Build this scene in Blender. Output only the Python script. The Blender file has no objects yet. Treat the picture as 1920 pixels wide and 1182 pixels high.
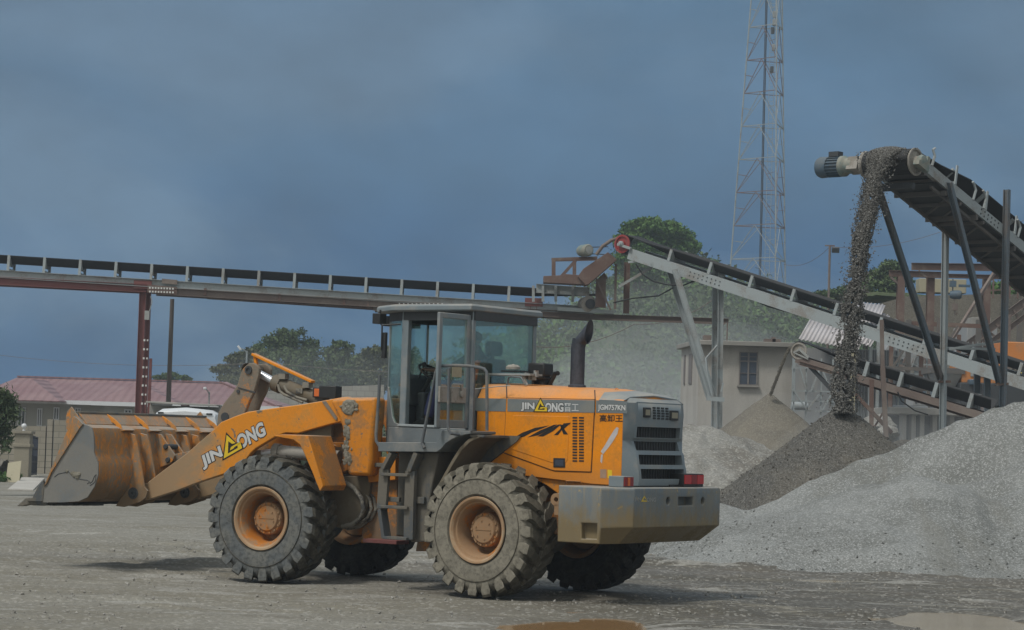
import bpy, bmesh, math, random
import numpy as np
from mathutils import Vector, Matrix, Euler
C = bpy.context.scene
COL = C.collection
rad = math.radians
# ---------------------------------------------------------------- camera
F, HC, HY, ROLL = 4430.0, 1.96, 812.6, 0.0293          # focal length in photo pixels, eye height, horizon row, roll
PITCH = math.atan((HY - 591.0) / F)
cam_d = bpy.data.cameras.new('camera'); cam = bpy.data.objects.new('camera', cam_d); COL.objects.link(cam)
cam_d.sensor_width = 36.0; cam_d.sensor_fit = 'HORIZONTAL'; cam_d.lens = F * 36.0 / 1920.0
cam_d.clip_start = 0.5; cam_d.clip_end = 9000.0
cam.matrix_world = Matrix.Translation((0, 0, HC)) @ Matrix.Rotation(rad(90) + PITCH, 4, 'X') @ Matrix.Rotation(ROLL, 4, 'Z')
C.camera = cam
C.view_settings.view_transform = 'Standard'; C.view_settings.look = 'None'
C.view_settings.exposure = 0.0; C.view_settings.gamma = 1.0
C.cycles.use_denoising = True
C.cycles.max_bounces = 6; C.cycles.diffuse_bounces = 3; C.cycles.glossy_bounces = 3
C.cycles.transparent_max_bounces = 16; C.cycles.transmission_bounces = 4; C.cycles.volume_bounces = 1
C.cycles.sample_clamp_indirect = 6.0
# ---------------------------------------------------------------- sky: a clear Nishita sky nearly hidden by storm cloud
SUN_EL, SUN_AZ = 57.0, 229.0            # azimuth clockwise from +Y (the view direction)
W = bpy.data.worlds.new("World"); C.world = W; W.use_nodes = True
nt = W.node_tree; nt.nodes.clear()
def wn(t, **k):
    n = nt.nodes.new(t)
    for a, b in k.items(): setattr(n, a, b)
    return n
out = wn('ShaderNodeOutputWorld'); bg = wn('ShaderNodeBackground'); bg.inputs['Strength'].default_value = 0.1
sky = wn('ShaderNodeTexSky', sky_type='NISHITA'); sky.sun_disc = False
sky.sun_elevation = rad(SUN_EL); sky.sun_rotation = rad(SUN_AZ)
tc = wn('ShaderNodeTexCoord')
sep = wn('ShaderNodeSeparateXYZ'); nt.links.new(tc.outputs['Generated'], sep.inputs[0])
def ramp(inp, stops, interp='EASE'):
    r = wn('ShaderNodeValToRGB'); r.color_ramp.interpolation = interp
    e = r.color_ramp.elements
    while len(e) < len(stops): e.new(0.5)
    for el, (p, c) in zip(e, stops):
        el.position = p; el.color = (c[0], c[1], c[2], 1)
    nt.links.new(inp, r.inputs[0]); return r
def math2(op, a, b=None, c=None):
    n = wn('ShaderNodeMath', operation=op)
    for i, v in enumerate((a, b, c)):
        if v is None: continue
        if isinstance(v, (int, float)): n.inputs[i].default_value = v
        else: nt.links.new(v, n.inputs[i])
    return n.outputs[0]
def wmix(f, a, b, mode='MIX'):
    m = wn('ShaderNodeMix', data_type='RGBA', blend_type=mode); m.clamp_factor = True
    for i, v in ((0, f), (6, a), (7, b)):
        if isinstance(v, (int, float)): m.inputs[i].default_value = v
        elif isinstance(v, tuple): m.inputs[i].default_value = (*v, 1)
        else: nt.links.new(v, m.inputs[i])
    return m.outputs[2]
mp = wn('ShaderNodeMapping'); mp.inputs['Scale'].default_value = (1.0, 1.0, 1.7); mp.inputs['Rotation'].default_value = (0, rad(26), 0)
nt.links.new(tc.outputs['Generated'], mp.inputs[0])
n1 = wn('ShaderNodeTexNoise'); n1.inputs['Scale'].default_value = 4.0; n1.inputs['Detail'].default_value = 6.0
n1.inputs['Roughness'].default_value = 0.5; n1.inputs['Distortion'].default_value = 0.7
nt.links.new(mp.outputs[0], n1.inputs['Vector'])
n2 = wn('ShaderNodeTexNoise'); n2.inputs['Scale'].default_value = 12.0; n2.inputs['Detail'].default_value = 6.0
n2.inputs['Roughness'].default_value = 0.55
nt.links.new(mp.outputs[0], n2.inputs['Vector'])
# elevation gradient of the storm cloud ahead: slate blue low down, purple grey higher
el = ramp(sep.outputs[2], [(0.0, (0.42, 1.16, 2.34)), (0.04, (0.28, 1.04, 2.24)), (0.07, (0.24, 0.96, 2.16)), (0.12, (0.56, 1.38, 2.50)), (0.19, (0.55, 1.42, 2.52)), (0.45, (3.2, 3.9, 4.6)), (1.0, (9.0, 9.4, 9.4))])
cl = wmix(ramp(n1.outputs[0], [(0.40, (0, 0, 0)), (0.60, (1, 1, 1))]).outputs[0], el.outputs[0], wmix(0.95, el.outputs[0], (0.98, 1.78, 2.80)))
sc_ = wn('ShaderNodeVectorMath', operation='SCALE'); nt.links.new(cl, sc_.inputs[0])
nt.links.new(math2('MULTIPLY_ADD', n2.outputs[0], 0.85, 0.575), sc_.inputs['Scale'])
# the rest of the overcast sky (overhead and behind the viewer) is brighter, paler cloud
back = math2('MULTIPLY_ADD', sep.outputs[1], -0.8, 0.42)
bright = wmix(math2('MULTIPLY', n1.outputs[0], 0.6), (8.9, 9.3, 9.1), (11.3, 11.5, 10.9))
lowf = math2('MULTIPLY_ADD', sep.outputs[2], 0.62, 0.44)          # cloud behind the viewer is darker towards the horizon
bl_ = wn('ShaderNodeVectorMath', operation='SCALE'); nt.links.new(bright, bl_.inputs[0]); nt.links.new(lowf, bl_.inputs['Scale'])
cl2 = wmix(back, sc_.outputs[0], bl_.outputs[0])
fin = wmix(0.04, cl2, sky.outputs[0])
nt.links.new(fin, bg.inputs['Color']); nt.links.new(bg.outputs[0], out.inputs['Surface'])
# ---------------------------------------------------------------- one soft sun behind thin cloud
sd = bpy.data.lights.new('sun', 'SUN'); sd.energy = 2.2; sd.angle = rad(11); sd.color = (1.0, 0.96, 0.89)
so = bpy.data.objects.new('sun', sd); COL.objects.link(so)
sv = Vector((math.sin(rad(SUN_AZ)) * math.cos(rad(SUN_EL)), math.cos(rad(SUN_AZ)) * math.cos(rad(SUN_EL)), math.sin(rad(SUN_EL))))
so.rotation_euler = sv.to_track_quat('Z', 'Y').to_euler(); so.location = sv * 60

# ================================================================ geometry helpers
def ray(px, py):
    a = px - 960; b = py - 591; c, s = math.cos(ROLL), math.sin(ROLL)
    x = a * c + b * s; u = a * s - b * c
    return Vector((x, F * math.cos(PITCH) - u * math.sin(PITCH), F * math.sin(PITCH) + u * math.cos(PITCH))) / F
def at(px, py, d):
    r = ray(px, py); r = r * (d / r.y); r.z += HC; return r
# loader frames: x forward, y towards the viewer's side (the machine's left), z up
LX, LY, LYAW, WB, ART = 0.43, 29.24, 2.5434, 3.36, 0.1329
ML = Matrix.Translation((LX, LY, 0)) @ Matrix.Rotation(LYAW, 4, 'Z')
MF = Matrix.Translation((WB / 2, 0, 0)) @ Matrix.Rotation(ART, 4, 'Z') @ Matrix.Translation((-WB / 2, 0, 0))
def plane_hit(px, py, M, axis, val):
    Mi = M.inverted(); o = Mi @ Vector((0, 0, HC)); r = ray(px, py); d = (Mi.to_3x3()) @ r
    t = (val - o[axis]) / d[axis]; return o + d * t
def S(px, py, y, front=False):
    p = plane_hit(px, py, ML @ MF if front else ML, 1, y); return (p.x, p.z)
def R(px, py, x, front=False):
    p = plane_hit(px, py, ML @ MF if front else ML, 0, x); return (p.y, p.z)

def _hash(ix, iy, seed):
    h = (ix.astype(np.int64) * 374761393 + iy.astype(np.int64) * 668265263 + seed * 1442695041) & 0x7fffffff
    h = ((h ^ (h >> 13)) * 1274126177) & 0x7fffffff
    return ((h ^ (h >> 16)) & 0xffff) / 65535.0
def vnoise(x, y, seed=0):
    ix = np.floor(x); iy = np.floor(y); fx = x - ix; fy = y - iy
    fx = fx * fx * (3 - 2 * fx); fy = fy * fy * (3 - 2 * fy)
    a = _hash(ix, iy, seed); b = _hash(ix + 1, iy, seed); c = _hash(ix, iy + 1, seed); d = _hash(ix + 1, iy + 1, seed)
    return (a * (1 - fx) + b * fx) * (1 - fy) + (c * (1 - fx) + d * fx) * fy - 0.5
def fbm(x, y, seed=0, oct=4, gain=0.5):
    s = 0; a = 1.0
    for i in range(oct):
        s = s + a * vnoise(x, y, seed + i * 17); x = x * 2.03 + 5.1; y = y * 2.03 + 1.7; a *= gain
    return s
def sstep(a, b, x):
    t = np.clip((x - a) / (b - a), 0, 1); return t * t * (3 - 2 * t)

ROOTM = {}
def sharp(me, ang=35):
    me.polygons.foreach_set('use_smooth', [True] * len(me.polygons))
    try: me.set_sharp_from_angle(angle=rad(ang))
    except Exception: pass
def link(name, me, mat, parent=None):
    o = bpy.data.objects.new(name, me); COL.objects.link(o)
    for m in (mat if isinstance(mat, (list, tuple)) else [mat]): me.materials.append(m)
    if parent: o.parent = parent
    return o
def root_of(o):
    while o.parent: o = o.parent
    return o
class MB:
    def __init__(s, xf=None): s.v = []; s.f = []; s.mi = []; s.m = 0; s.xf = xf
    def add(s, vs, fs):
        n = len(s.v); s.v += [Vector(p) for p in vs]
        for f in fs: s.f.append([i + n for i in f]); s.mi.append(s.m)
        return s
    def hexa(s, p):          # 8 corners: bottom ring 0-3, top ring 4-7
        return s.add(p, [(3, 2, 1, 0), (4, 5, 6, 7), (0, 1, 5, 4), (1, 2, 6, 5), (2, 3, 7, 6), (3, 0, 4, 7)])
    def box(s, x0, x1, y0, y1, z0, z1):
        return s.hexa([(x0, y0, z0), (x1, y0, z0), (x1, y1, z0), (x0, y1, z0), (x0, y0, z1), (x1, y0, z1), (x1, y1, z1), (x0, y1, z1)])
    def cbox(s, c, ax, ay, az, hx, hy, hz):
        c = Vector(c); ax = Vector(ax) * hx; ay = Vector(ay) * hy; az = Vector(az) * hz
        return s.hexa([c - ax - ay - az, c + ax - ay - az, c + ax + ay - az, c - ax + ay - az, c - ax - ay + az, c + ax - ay + az, c + ax + ay + az, c - ax + ay + az])
    def bar(s, p, q, w, h=None, up=(0, 0, 1)):     # w across, h along 'up'
        h = h or w; p = Vector(p); q = Vector(q); d = (q - p); L = d.length; d.normalize(); up = Vector(up)
        if abs(d.dot(up)) > 0.98: up = Vector((0, 1, 0)) if abs(d.y) < 0.9 else Vector((1, 0, 0))
        sdir = d.cross(up).normalized(); u2 = sdir.cross(d).normalized()
        return s.cbox((p + q) / 2, d, sdir, u2, L / 2, w / 2, h / 2)
    def chan(s, p, q, h, fl, t=0.012, side=1, up=(0, 0, 1)):   # C channel: web h tall, flanges fl wide to one side
        p = Vector(p); q = Vector(q); d = (q - p).normalized(); up = Vector(up)
        if abs(d.dot(up)) > 0.98: up = Vector((0, 1, 0)) if abs(d.y) < 0.9 else Vector((1, 0, 0))
        a = d.cross(up).normalized() * side; u2 = d.cross(a).normalized(); u2 = u2 if u2.dot(up) > 0 else -u2
        s.bar(p, q, t, h, up=u2)
        for k in (-1, 1):
            o = a * (fl / 2 + t / 2) + u2 * k * (h / 2 - t / 2)
            s.bar(p + o, q + o, fl, t, up=u2)
        return s
    def ibeam(s, p, q, h, fl, t=0.015, up=(0, 0, 1)):
        p = Vector(p); q = Vector(q); d = (q - p).normalized(); up = Vector(up)
        if abs(d.dot(up)) > 0.98: up = Vector((0, 1, 0)) if abs(d.y) < 0.9 else Vector((1, 0, 0))
        a = d.cross(up).normalized(); u2 = a.cross(d).normalized()
        s.bar(p, q, t, h - 2 * t, up=u2)
        for k in (-1, 1): s.bar(p + u2 * k * (h / 2 - t / 2), q + u2 * k * (h / 2 - t / 2), fl, t, up=u2)
        return s
    def tube(s, pts, r, n=10, cap=True):
        pts = [Vector(p) for p in pts]; rs = r if isinstance(r, (list, tuple)) else [r] * len(pts)
        rings = []; prev = None
        for i, p in enumerate(pts):
            d = (pts[min(i + 1, len(pts) - 1)] - pts[max(i - 1, 0)]).normalized()
            if prev is None:
                a = d.cross(Vector((0, 0, 1)));
                if a.length < 1e-3: a = d.cross(Vector((0, 1, 0)))
                a.normalize()
            else:
                a = (prev - d * prev.dot(d)).normalized()
            prev = a; b = d.cross(a)
            rings.append([p + (a * math.cos(2 * math.pi * k / n) + b * math.sin(2 * math.pi * k / n)) * rs[i] for k in range(n)])
        vs = [v for rg in rings for v in rg]; fs = []
        for i in range(len(rings) - 1):
            for k in range(n):
                k2 = (k + 1) % n; fs.append((i * n + k, i * n + k2, (i + 1) * n + k2, (i + 1) * n + k))
        if cap:
            fs.append(tuple(range(n - 1, -1, -1))); fs.append(tuple((len(rings) - 1) * n + k for k in range(n)))
        return s.add(vs, fs)
    def lathe(s, prof, o, ax, n=32, closed=False):   # prof: (distance along axis, radius)
        o = Vector(o); ax = Vector(ax).normalized(); a = ax.cross(Vector((0, 0, 1)))
        if a.length < 1e-3: a = Vector((1, 0, 0))
        a.normalize(); b = ax.cross(a); vs = []; fs = []
        for (d, r) in prof:
            for k in range(n):
                t = 2 * math.pi * k / n; vs.append(o + ax * d + (a * math.cos(t) + b * math.sin(t)) * r)
        m = len(prof)
        for i in range(m if closed else m - 1):
            j = (i + 1) % m
            for k in range(n):
                k2 = (k + 1) % n; fs.append((i * n + k, i * n + k2, j * n + k2, j * n + k))
        return s.add(vs, fs)
    def prism(s, poly, y0, y1, ax='y'):     # poly in (x,z) for 'y', (y,z) for 'x', (x,y) for 'z'
        def P(a, b, c): return {'y': (a, c, b), 'x': (c, a, b), 'z': (a, b, c)}[ax]
        n = len(poly); vs = [P(a, b, y0) for a, b in poly] + [P(a, b, y1) for a, b in poly]
        fs = [tuple(range(n)), tuple(range(2 * n - 1, n - 1, -1))] + [(i, i + n, (i + 1) % n + n, (i + 1) % n) for i in range(n)]
        return s.add(vs, fs)
    def loft(s, rings, cap=True, closed=True):
        n = len(rings[0]); vs = [p for r in rings for p in r]; fs = []
        for i in range(len(rings) - 1):
            for k in range(n if closed else n - 1):
                k2 = (k + 1) % n; fs.append((i * n + k, i * n + k2, (i + 1) * n + k2, (i + 1) * n + k))
        if cap and closed: fs.append(tuple(range(n - 1, -1, -1))); fs.append(tuple((len(rings) - 1) * n + k for k in range(n)))
        return s.add(vs, fs)
    def ball(s, c, rx, ry=None, rz=None, n=12, m=8):
        ry = ry or rx; rz = rz or rx; c = Vector(c)
        vs = [c + Vector((0, 0, -rz))]; fs = []
        for i in range(1, m):
            t = math.pi * i / m - math.pi / 2
            for k in range(n):
                p = 2 * math.pi * k / n; vs.append(c + Vector((rx * math.cos(t) * math.cos(p), ry * math.cos(t) * math.sin(p), rz * math.sin(t))))
        vs.append(c + Vector((0, 0, rz))); L = len(vs) - 1
        for k in range(n):
            k2 = (k + 1) % n; fs.append((0, 1 + k2, 1 + k)); fs.append((L, L - n + k, L - n + k2))
            for i in range(m - 2): fs.append((1 + i * n + k, 1 + i * n + k2, 1 + (i + 1) * n + k2, 1 + (i + 1) * n + k))
        return s.add(vs, fs)
    def build(s, name, mat, parent=None, world=True, bevel=0, ang=35, smooth=True, split=False):
        if split:               # every separate piece becomes a part of its own
            lab = list(range(len(s.v)))
            def find(i):
                while lab[i] != i: lab[i] = lab[lab[i]]; i = lab[i]
                return i
            for f in s.f:
                for j in f[1:]: lab[find(j)] = find(f[0])
            groups = {}
            for f in s.f: groups.setdefault(find(f[0]), []).append(f)
            for fs in groups.values():
                ids = sorted({i for f in fs for i in f}); mp_ = {i: k for k, i in enumerate(ids)}; t = MB(s.xf)
                t.add([s.v[i] for i in ids], [[mp_[i] for i in f] for f in fs]); o = t.build(name, mat, parent, world, bevel, ang, smooth)
            return o
        vs = s.v
        if s.xf is not None: vs = [s.xf @ v for v in vs]
        if world and parent is not None:
            r = root_of(parent)
            if r.name in ROOTM: M = ROOTM[r.name]; vs = [M @ v for v in vs]
        me = bpy.data.meshes.new(name); me.from_pydata([tuple(v) for v in vs], [], s.f)
        bm = bmesh.new(); bm.from_mesh(me)
        bmesh.ops.recalc_face_normals(bm, faces=bm.faces); 
        bm.to_mesh(me); bm.free()
        o = link(name, me, mat, parent)
        if isinstance(mat, (list, tuple)) and len(mat) > 1: me.polygons.foreach_set('material_index', s.mi)
        if smooth: sharp(me, ang)
        if bevel:
            b = o.modifiers.new('bevel', 'BEVEL'); b.width = bevel; b.segments = 2; b.limit_method = 'ANGLE'; b.angle_limit = rad(40); b.harden_normals = False
        me.update(); return o
def tag(o, label=None, cat=None, group=None, kind=None):
    if label: o['label'] = label
    if cat: o['category'] = cat
    if group: o['group'] = group
    if kind: o['kind'] = kind
    return o
def thing(name, loc, label, cat, group=None, M=None):
    o = bpy.data.objects.new(name, None); COL.objects.link(o); o.empty_display_size = 0.3
    if M is not None: o.matrix_world = M; ROOTM[o.name] = M.inverted()
    else: o.location = loc; ROOTM[o.name] = Matrix.Translation(loc).inverted()
    return tag(o, label, cat, group)
def single(mb, name, mat, loc, label, cat, group=None, **k):   # a thing that is one mesh, origin at its base
    M = Matrix.Translation(loc).inverted(); mb.v = [M @ v for v in mb.v]
    o = mb.build(name, mat, **k); o.location = loc; return tag(o, label, cat, group)
def mesh_np(name, V, Fc, mat, parent=None, smooth=False, mi=None):
    me = bpy.data.meshes.new(name); V = np.asarray(V, dtype=np.float32); Fc = np.asarray(Fc, dtype=np.int32)
    n, k = Fc.shape
    me.vertices.add(len(V)); me.vertices.foreach_set('co', V.ravel())
    me.loops.add(n * k); me.loops.foreach_set('vertex_index', Fc.ravel())
    me.polygons.add(n); me.polygons.foreach_set('loop_start', np.arange(0, n * k, k, dtype=np.int32))
    me.polygons.foreach_set('loop_total', np.full(n, k, dtype=np.int32))
    me.update(calc_edges=True)
    o = link(name, me, mat, parent)
    me.polygons.foreach_set('use_smooth', np.full(n, bool(smooth)))
    if mi is not None: me.polygons.foreach_set('material_index', np.asarray(mi, dtype=np.int32))
    me.validate(); return o
def grid_mesh(name, X, Y, Z, mat, smooth=True, loc=(0, 0, 0)):
    ny, nx = X.shape; V = np.stack([X - loc[0], Y - loc[1], Z - loc[2]], -1).reshape(-1, 3)
    i = np.arange(ny - 1)[:, None] * nx + np.arange(nx - 1)[None, :]
    Fc = np.stack([i, i + 1, i + nx + 1, i + nx], -1).reshape(-1, 4)
    o = mesh_np(name, V, Fc, mat, smooth=smooth); o.location = loc; return o
OCT = np.array([(1, 0, 0), (-1, 0, 0), (0, 1, 0), (0, -1, 0), (0, 0, 1), (0, 0, -1)], float)
OCF = np.array([(0, 2, 4), (2, 1, 4), (1, 3, 4), (3, 0, 4), (2, 0, 5), (1, 2, 5), (3, 1, 5), (0, 3, 5)])
def rocks(P, size, rng):       # P (n,3), size (n,): jittered octahedral stones
    n = len(P); J = OCT[None] * (0.6 + 0.8 * rng.random((n, 6, 1))) * (0.7 + 0.6 * rng.random((n, 1, 3)))
    q = rng.normal(size=(n, 3, 3)); Q, _ = np.linalg.qr(q); J = np.einsum('nij,nkj->nki', Q, J)
    V = P[:, None] + J * np.asarray(size)[:, None, None]
    Fc = OCF[None] + (np.arange(n) * 6)[:, None, None]
    return V.reshape(-1, 3), Fc.reshape(-1, 3)

# ================================================================ materials
def lin(c):
    return tuple(((x / 255) / 12.92 if x <= 10 else ((x / 255 + 0.055) / 1.055) ** 2.4) for x in c)
class NT:
    def __init__(s, name):
        s.m = bpy.data.materials.new(name); s.m.use_nodes = True; s.t = s.m.node_tree; s.t.nodes.clear()
        s.out = s.n('ShaderNodeOutputMaterial'); s.p = s.n('ShaderNodeBsdfPrincipled'); s.l(s.p.outputs[0], s.out.inputs['Surface'])
        s.tc = s.n('ShaderNodeTexCoord')
    def n(s, t, **k):
        x = s.t.nodes.new(t)
        for a, b in k.items(): setattr(x, a, b)
        return x
    def l(s, a, b): s.t.links.new(a, b)
    def set(s, sock, v):
        if isinstance(v, (int, float)): sock.default_value = v
        elif isinstance(v, (tuple, list)): sock.default_value = (*v, 1) if len(v) == 3 and len(sock.default_value) == 4 else v
        else: s.l(v, sock)
    def coord(s, scale=(1, 1, 1), rot=(0, 0, 0), src='Object'):
        m = s.n('ShaderNodeMapping'); m.inputs['Scale'].default_value = scale; m.inputs['Rotation'].default_value = rot
        s.l(s.tc.outputs[src], m.inputs[0]); return m.outputs[0]
    def noise(s, scale, detail=5, rough=0.55, vec=None, dist=0.0):
        x = s.n('ShaderNodeTexNoise'); x.inputs['Scale'].default_value = scale; x.inputs['Detail'].default_value = detail
        x.inputs['Roughness'].default_value = rough; x.inputs['Distortion'].default_value = dist
        s.l(vec or s.tc.outputs['Object'], x.inputs['Vector']); return x.outputs[0]
    def voro(s, scale, feature='F1', vec=None, o='Distance'):
        x = s.n('ShaderNodeTexVoronoi', feature=feature); x.inputs['Scale'].default_value = scale
        s.l(vec or s.tc.outputs['Object'], x.inputs['Vector']); return x.outputs[o]
    def rmp(s, inp, a, b, lo=0.0, hi=1.0):
        r = s.n('ShaderNodeMapRange', clamp=True); r.interpolation_type = 'SMOOTHSTEP'
        s.l(inp, r.inputs[0]); r.inputs[1].default_value = a; r.inputs[2].default_value = b; r.inputs[3].default_value = lo; r.inputs[4].default_value = hi
        return r.outputs[0]
    def mth(s, op, a, b=0.0):
        m = s.n('ShaderNodeMath', operation=op); s.set(m.inputs[0], a); s.set(m.inputs[1], b); return m.outputs[0]
    def mix(s, f, a, b, mode='MIX'):
        m = s.n('ShaderNodeMix', data_type='RGBA', blend_type=mode); s.set(m.inputs[0], f); s.set(m.inputs[6], a); s.set(m.inputs[7], b); return m.outputs[2]
    def bump(s, h, strength=0.3, dist=0.01, prev=None):
        b = s.n('ShaderNodeBump'); b.inputs['Strength'].default_value = strength; b.inputs['Distance'].default_value = dist
        s.l(h, b.inputs['Height'])
        if prev: s.l(prev, b.inputs['Normal'])
        return b.outputs[0]
    def fin(s, col, rough=0.7, normal=None, metal=0.0, spec=0.4):
        s.set(s.p.inputs['Base Color'], col); s.set(s.p.inputs['Roughness'], rough); s.p.inputs['Metallic'].default_value = metal
        s.p.inputs['Specular IOR Level'].default_value = spec
        if normal: s.l(normal, s.p.inputs['Normal'])
        return s.m
def paint(name, base, dirt, amt=0.5, scale=2.5, rough=0.5, metal=0.0, chips=None, chip_amt=0.64, dust=None, dust_amt=0.5,
          stretch=(1, 1, 1), bump=0.15, spec=0.4, fine=28, low=None, soft=0.035, grad=None, streak=None):
    t = NT(name); v = t.coord(stretch)
    a = t.noise(scale, 8, 0.62, v, 0.3); b = t.noise(fine, 5, 0.6)
    f = t.rmp(t.mth('ADD', a, t.mth('MULTIPLY', t.mth('SUBTRACT', b, 0.5), 0.35)), 0.62 - amt * 0.3, 0.92 - amt * 0.5)
    f = t.mth('MULTIPLY', f, min(1.0, 0.45 + amt * 0.6))
    col = t.mix(f, base, dirt)
    col = t.mix(t.rmp(b, 0.3, 0.75, 0.0, 0.16), col, tuple(x * 0.55 for x in base))
    if chips:
        c = t.noise(scale * 5.5, 7, 0.68, v, 0.6); col = t.mix(t.rmp(c, chip_amt, chip_amt + soft), col, chips)
    if streak:                    # thin run marks and film washed down the panel
        sn = t.noise(1.0, 8, 0.7, t.coord((9, 9, 0.7)), 0.4); col = t.mix(t.rmp(sn, 0.50, 0.72, 0.0, streak[1]), col, streak[0])
        sp_ = t.noise(60, 3, 0.6); col = t.mix(t.rmp(sp_, 0.66, 0.72, 0, 0.5), col, tuple(x * 0.4 for x in base))
    if grad:                      # mud that thickens towards one end of the part (along x)
        s = t.n('ShaderNodeSeparateXYZ'); t.l(t.tc.outputs['Object'], s.inputs[0])
        xg = t.mth('ADD', s.outputs[0], t.mth('MULTIPLY', t.mth('SUBTRACT', a, 0.5), grad[2])); col = t.mix(t.rmp(xg, grad[0], grad[1], 0.0, 0.85), col, grad[3])
    if low:                       # mud splashed up to a height z0..z1
        s = t.n('ShaderNodeSeparateXYZ'); t.l(t.tc.outputs['Object'], s.inputs[0])
        z = t.mth('ADD', s.outputs[2], t.mth('MULTIPLY', t.mth('SUBTRACT', t.mth('ADD', a, t.mth('MULTIPLY', t.noise(9, 6, 0.7, v), 0.8)), 0.9), low[2]))
        col = t.mix(t.rmp(z, low[0], low[1], 0.88, 0.0), col, low[3])
    if dust:
        g = t.n('ShaderNodeNewGeometry'); s2 = t.n('ShaderNodeSeparateXYZ'); t.l(g.outputs['Normal'], s2.inputs[0])
        col = t.mix(t.mth('MULTIPLY', t.rmp(s2.outputs[2], 0.35, 0.9), t.rmp(a, 0.3, 0.6, dust_amt * 0.5, dust_amt)), col, dust)
    rg = t.rmp(f, 0.0, 0.7, rough, min(0.95, rough + 0.35))
    nm = t.bump(t.mth('ADD', t.mth('MULTIPLY', a, 0.6), t.mth('MULTIPLY', b, 0.4)), bump, 0.012)
    return t.fin(col, rg, nm, metal, spec)
def plain(name, col, rough=0.6, metal=0.0, emit=0):
    t = NT(name); b = t.noise(14, 5, 0.6)
    c = t.mix(t.rmp(b, 0.3, 0.75, 0.0, 0.35), col, tuple(x * 0.6 for x in col))
    return t.fin(c, rough, t.bump(b, 0.08, 0.01), metal)
MUD = (0.17, 0.145, 0.11); DUST = (0.33, 0.31, 0.27)
M = {}
M['orange'] = paint('clean_orange_paint', (0.75, 0.25, 0.004), (0.50, 0.205, 0.035), 0.42, 1.9, 0.5, chips=(0.42, 0.21, 0.07), chip_amt=0.66, dust=DUST, dust_amt=0.45, bump=0.06, spec=0.25, streak=((0.46, 0.22, 0.07), 0.42), low=(1.40, 1.78, 0.25, (0.52, 0.195, 0.03)))
M['orange_dirty'] = paint('dirty_orange_paint', (0.60, 0.21, 0.008), (0.25, 0.16, 0.085), 0.55, 2.2, 0.55, chips=(0.16, 0.13, 0.10), chip_amt=0.60, streak=((0.30, 0.17, 0.075), 0.6), dust=DUST, dust_amt=0.5, bump=0.2)
M['orange_frame'] = paint('muddy_orange_frame', (0.42, 0.15, 0.018), (0.15, 0.115, 0.08), 0.8, 2.4, 0.6, chips=MUD, chip_amt=0.60, bump=0.3)
M['arm'] = paint('worn_orange_arm_paint', (0.66, 0.235, 0.008), (0.40, 0.24, 0.08), 0.45, 1.5, 0.55, chips=(0.15, 0.125, 0.09), chip_amt=0.62, grad=(4.35, 4.95, 1.8, (0.245, 0.20, 0.135)), dust=DUST, dust_amt=0.6, bump=0.22)
M['mud_and_gap'] = paint('mud_brown_and_gap_fill', (.13, .105, .07), (.17, .145, .105), .7, 2, .85, bump=.3)  # mud brown steel, also the colour of the added dark gap fillers
M['lens_dull'] = NT('dusty_lamp_lens').fin((0.27, 0.24, 0.17), 0.3)
M['crank'] = paint('mud_caked_orange_steel', (0.52, 0.19, 0.025), (0.20, 0.175, 0.14), 0.95, 3.0, 0.75, chips=(0.17, 0.15, 0.12), chip_amt=0.56, bump=0.45)
M['rim'] = paint('dusty_orange_rim', (0.43, 0.15, 0.018), (0.29, 0.19, 0.11), 0.85, 3.2, 0.6, chips=(0.22, 0.13, 0.07), chip_amt=0.66, bump=0.15)
M['rim_lip'] = paint('tan_dusted_rim_flange', (0.34, 0.215, 0.12), (0.40, 0.30, 0.20), 0.6, 4.0, 0.7, chips=(0.45, 0.16, 0.03), chip_amt=0.62, bump=0.15)
M['bucket'] = paint('worn_bucket_steel', (0.33, 0.165, 0.055), (0.23, 0.195, 0.15), 0.7, 2.6, 0.6, chips=(0.50, 0.19, 0.03), chip_amt=0.48, soft=0.14, stretch=(1.3, 1.3, 0.6), low=(1.0, 1.3, 0.5, (0.16, 0.115, 0.07)), dust=(0.30, 0.275, 0.24), dust_amt=0.9, bump=0.25)
M['bucket_in'] = paint('scoured_bucket_steel', (0.165, 0.175, 0.178), (0.215, 0.205, 0.185), 0.7, 1.8, 0.45, metal=0.15, chips=(0.34, 0.20, 0.08), chip_amt=0.70, bump=0.2)
M['grey'] = paint('grey_machine_paint', (0.135, 0.155, 0.165), (0.25, 0.24, 0.22), 0.5, 2.6, 0.5, dust=DUST, dust_amt=0.6, bump=0.12)
M['grey_blue'] = paint('blue_grey_paint', (0.17, 0.205, 0.225), (0.27, 0.27, 0.26), 0.5, 3.0, 0.5, dust=DUST, dust_amt=0.7, bump=0.1)
M['stripe'] = paint('grey_stripe_paint', (0.155, 0.18, 0.19), (0.24, 0.23, 0.2), 0.4, 2.0, 0.5, bump=0.05)
M['grey_mud'] = paint('muddy_grey_steel', (0.075, 0.083, 0.088), (0.145, 0.13, 0.105), 0.8, 2.8, 0.65, chips=MUD, chip_amt=0.63, bump=0.3, stretch=(1.5, 1.5, .6))
M['cw'] = paint('counterweight_paint', (0.125, 0.15, 0.165), (0.205, 0.19, 0.155), 0.62, 2.0, 0.5, chips=(0.36, 0.25, 0.08), chip_amt=0.60, soft=0.10, dust=DUST, dust_amt=0.6, bump=0.15, streak=((0.30, 0.22, 0.10), 0.55), stretch=(1.2, 1.2, .6), low=(0.88, 1.20, 0.85, (0.19, 0.14, 0.065)))
M['black'] = plain('black_plastic', (0.022, 0.023, 0.024), 0.5)
M['dark'] = plain('dark_interior', (0.05, 0.055, 0.06), 0.7)
M['black_rail'] = paint('dusty_grey_rail', (0.10, 0.11, 0.12), (0.22, 0.2, 0.17), 0.5, 4.0, 0.5, bump=0.1)
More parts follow.
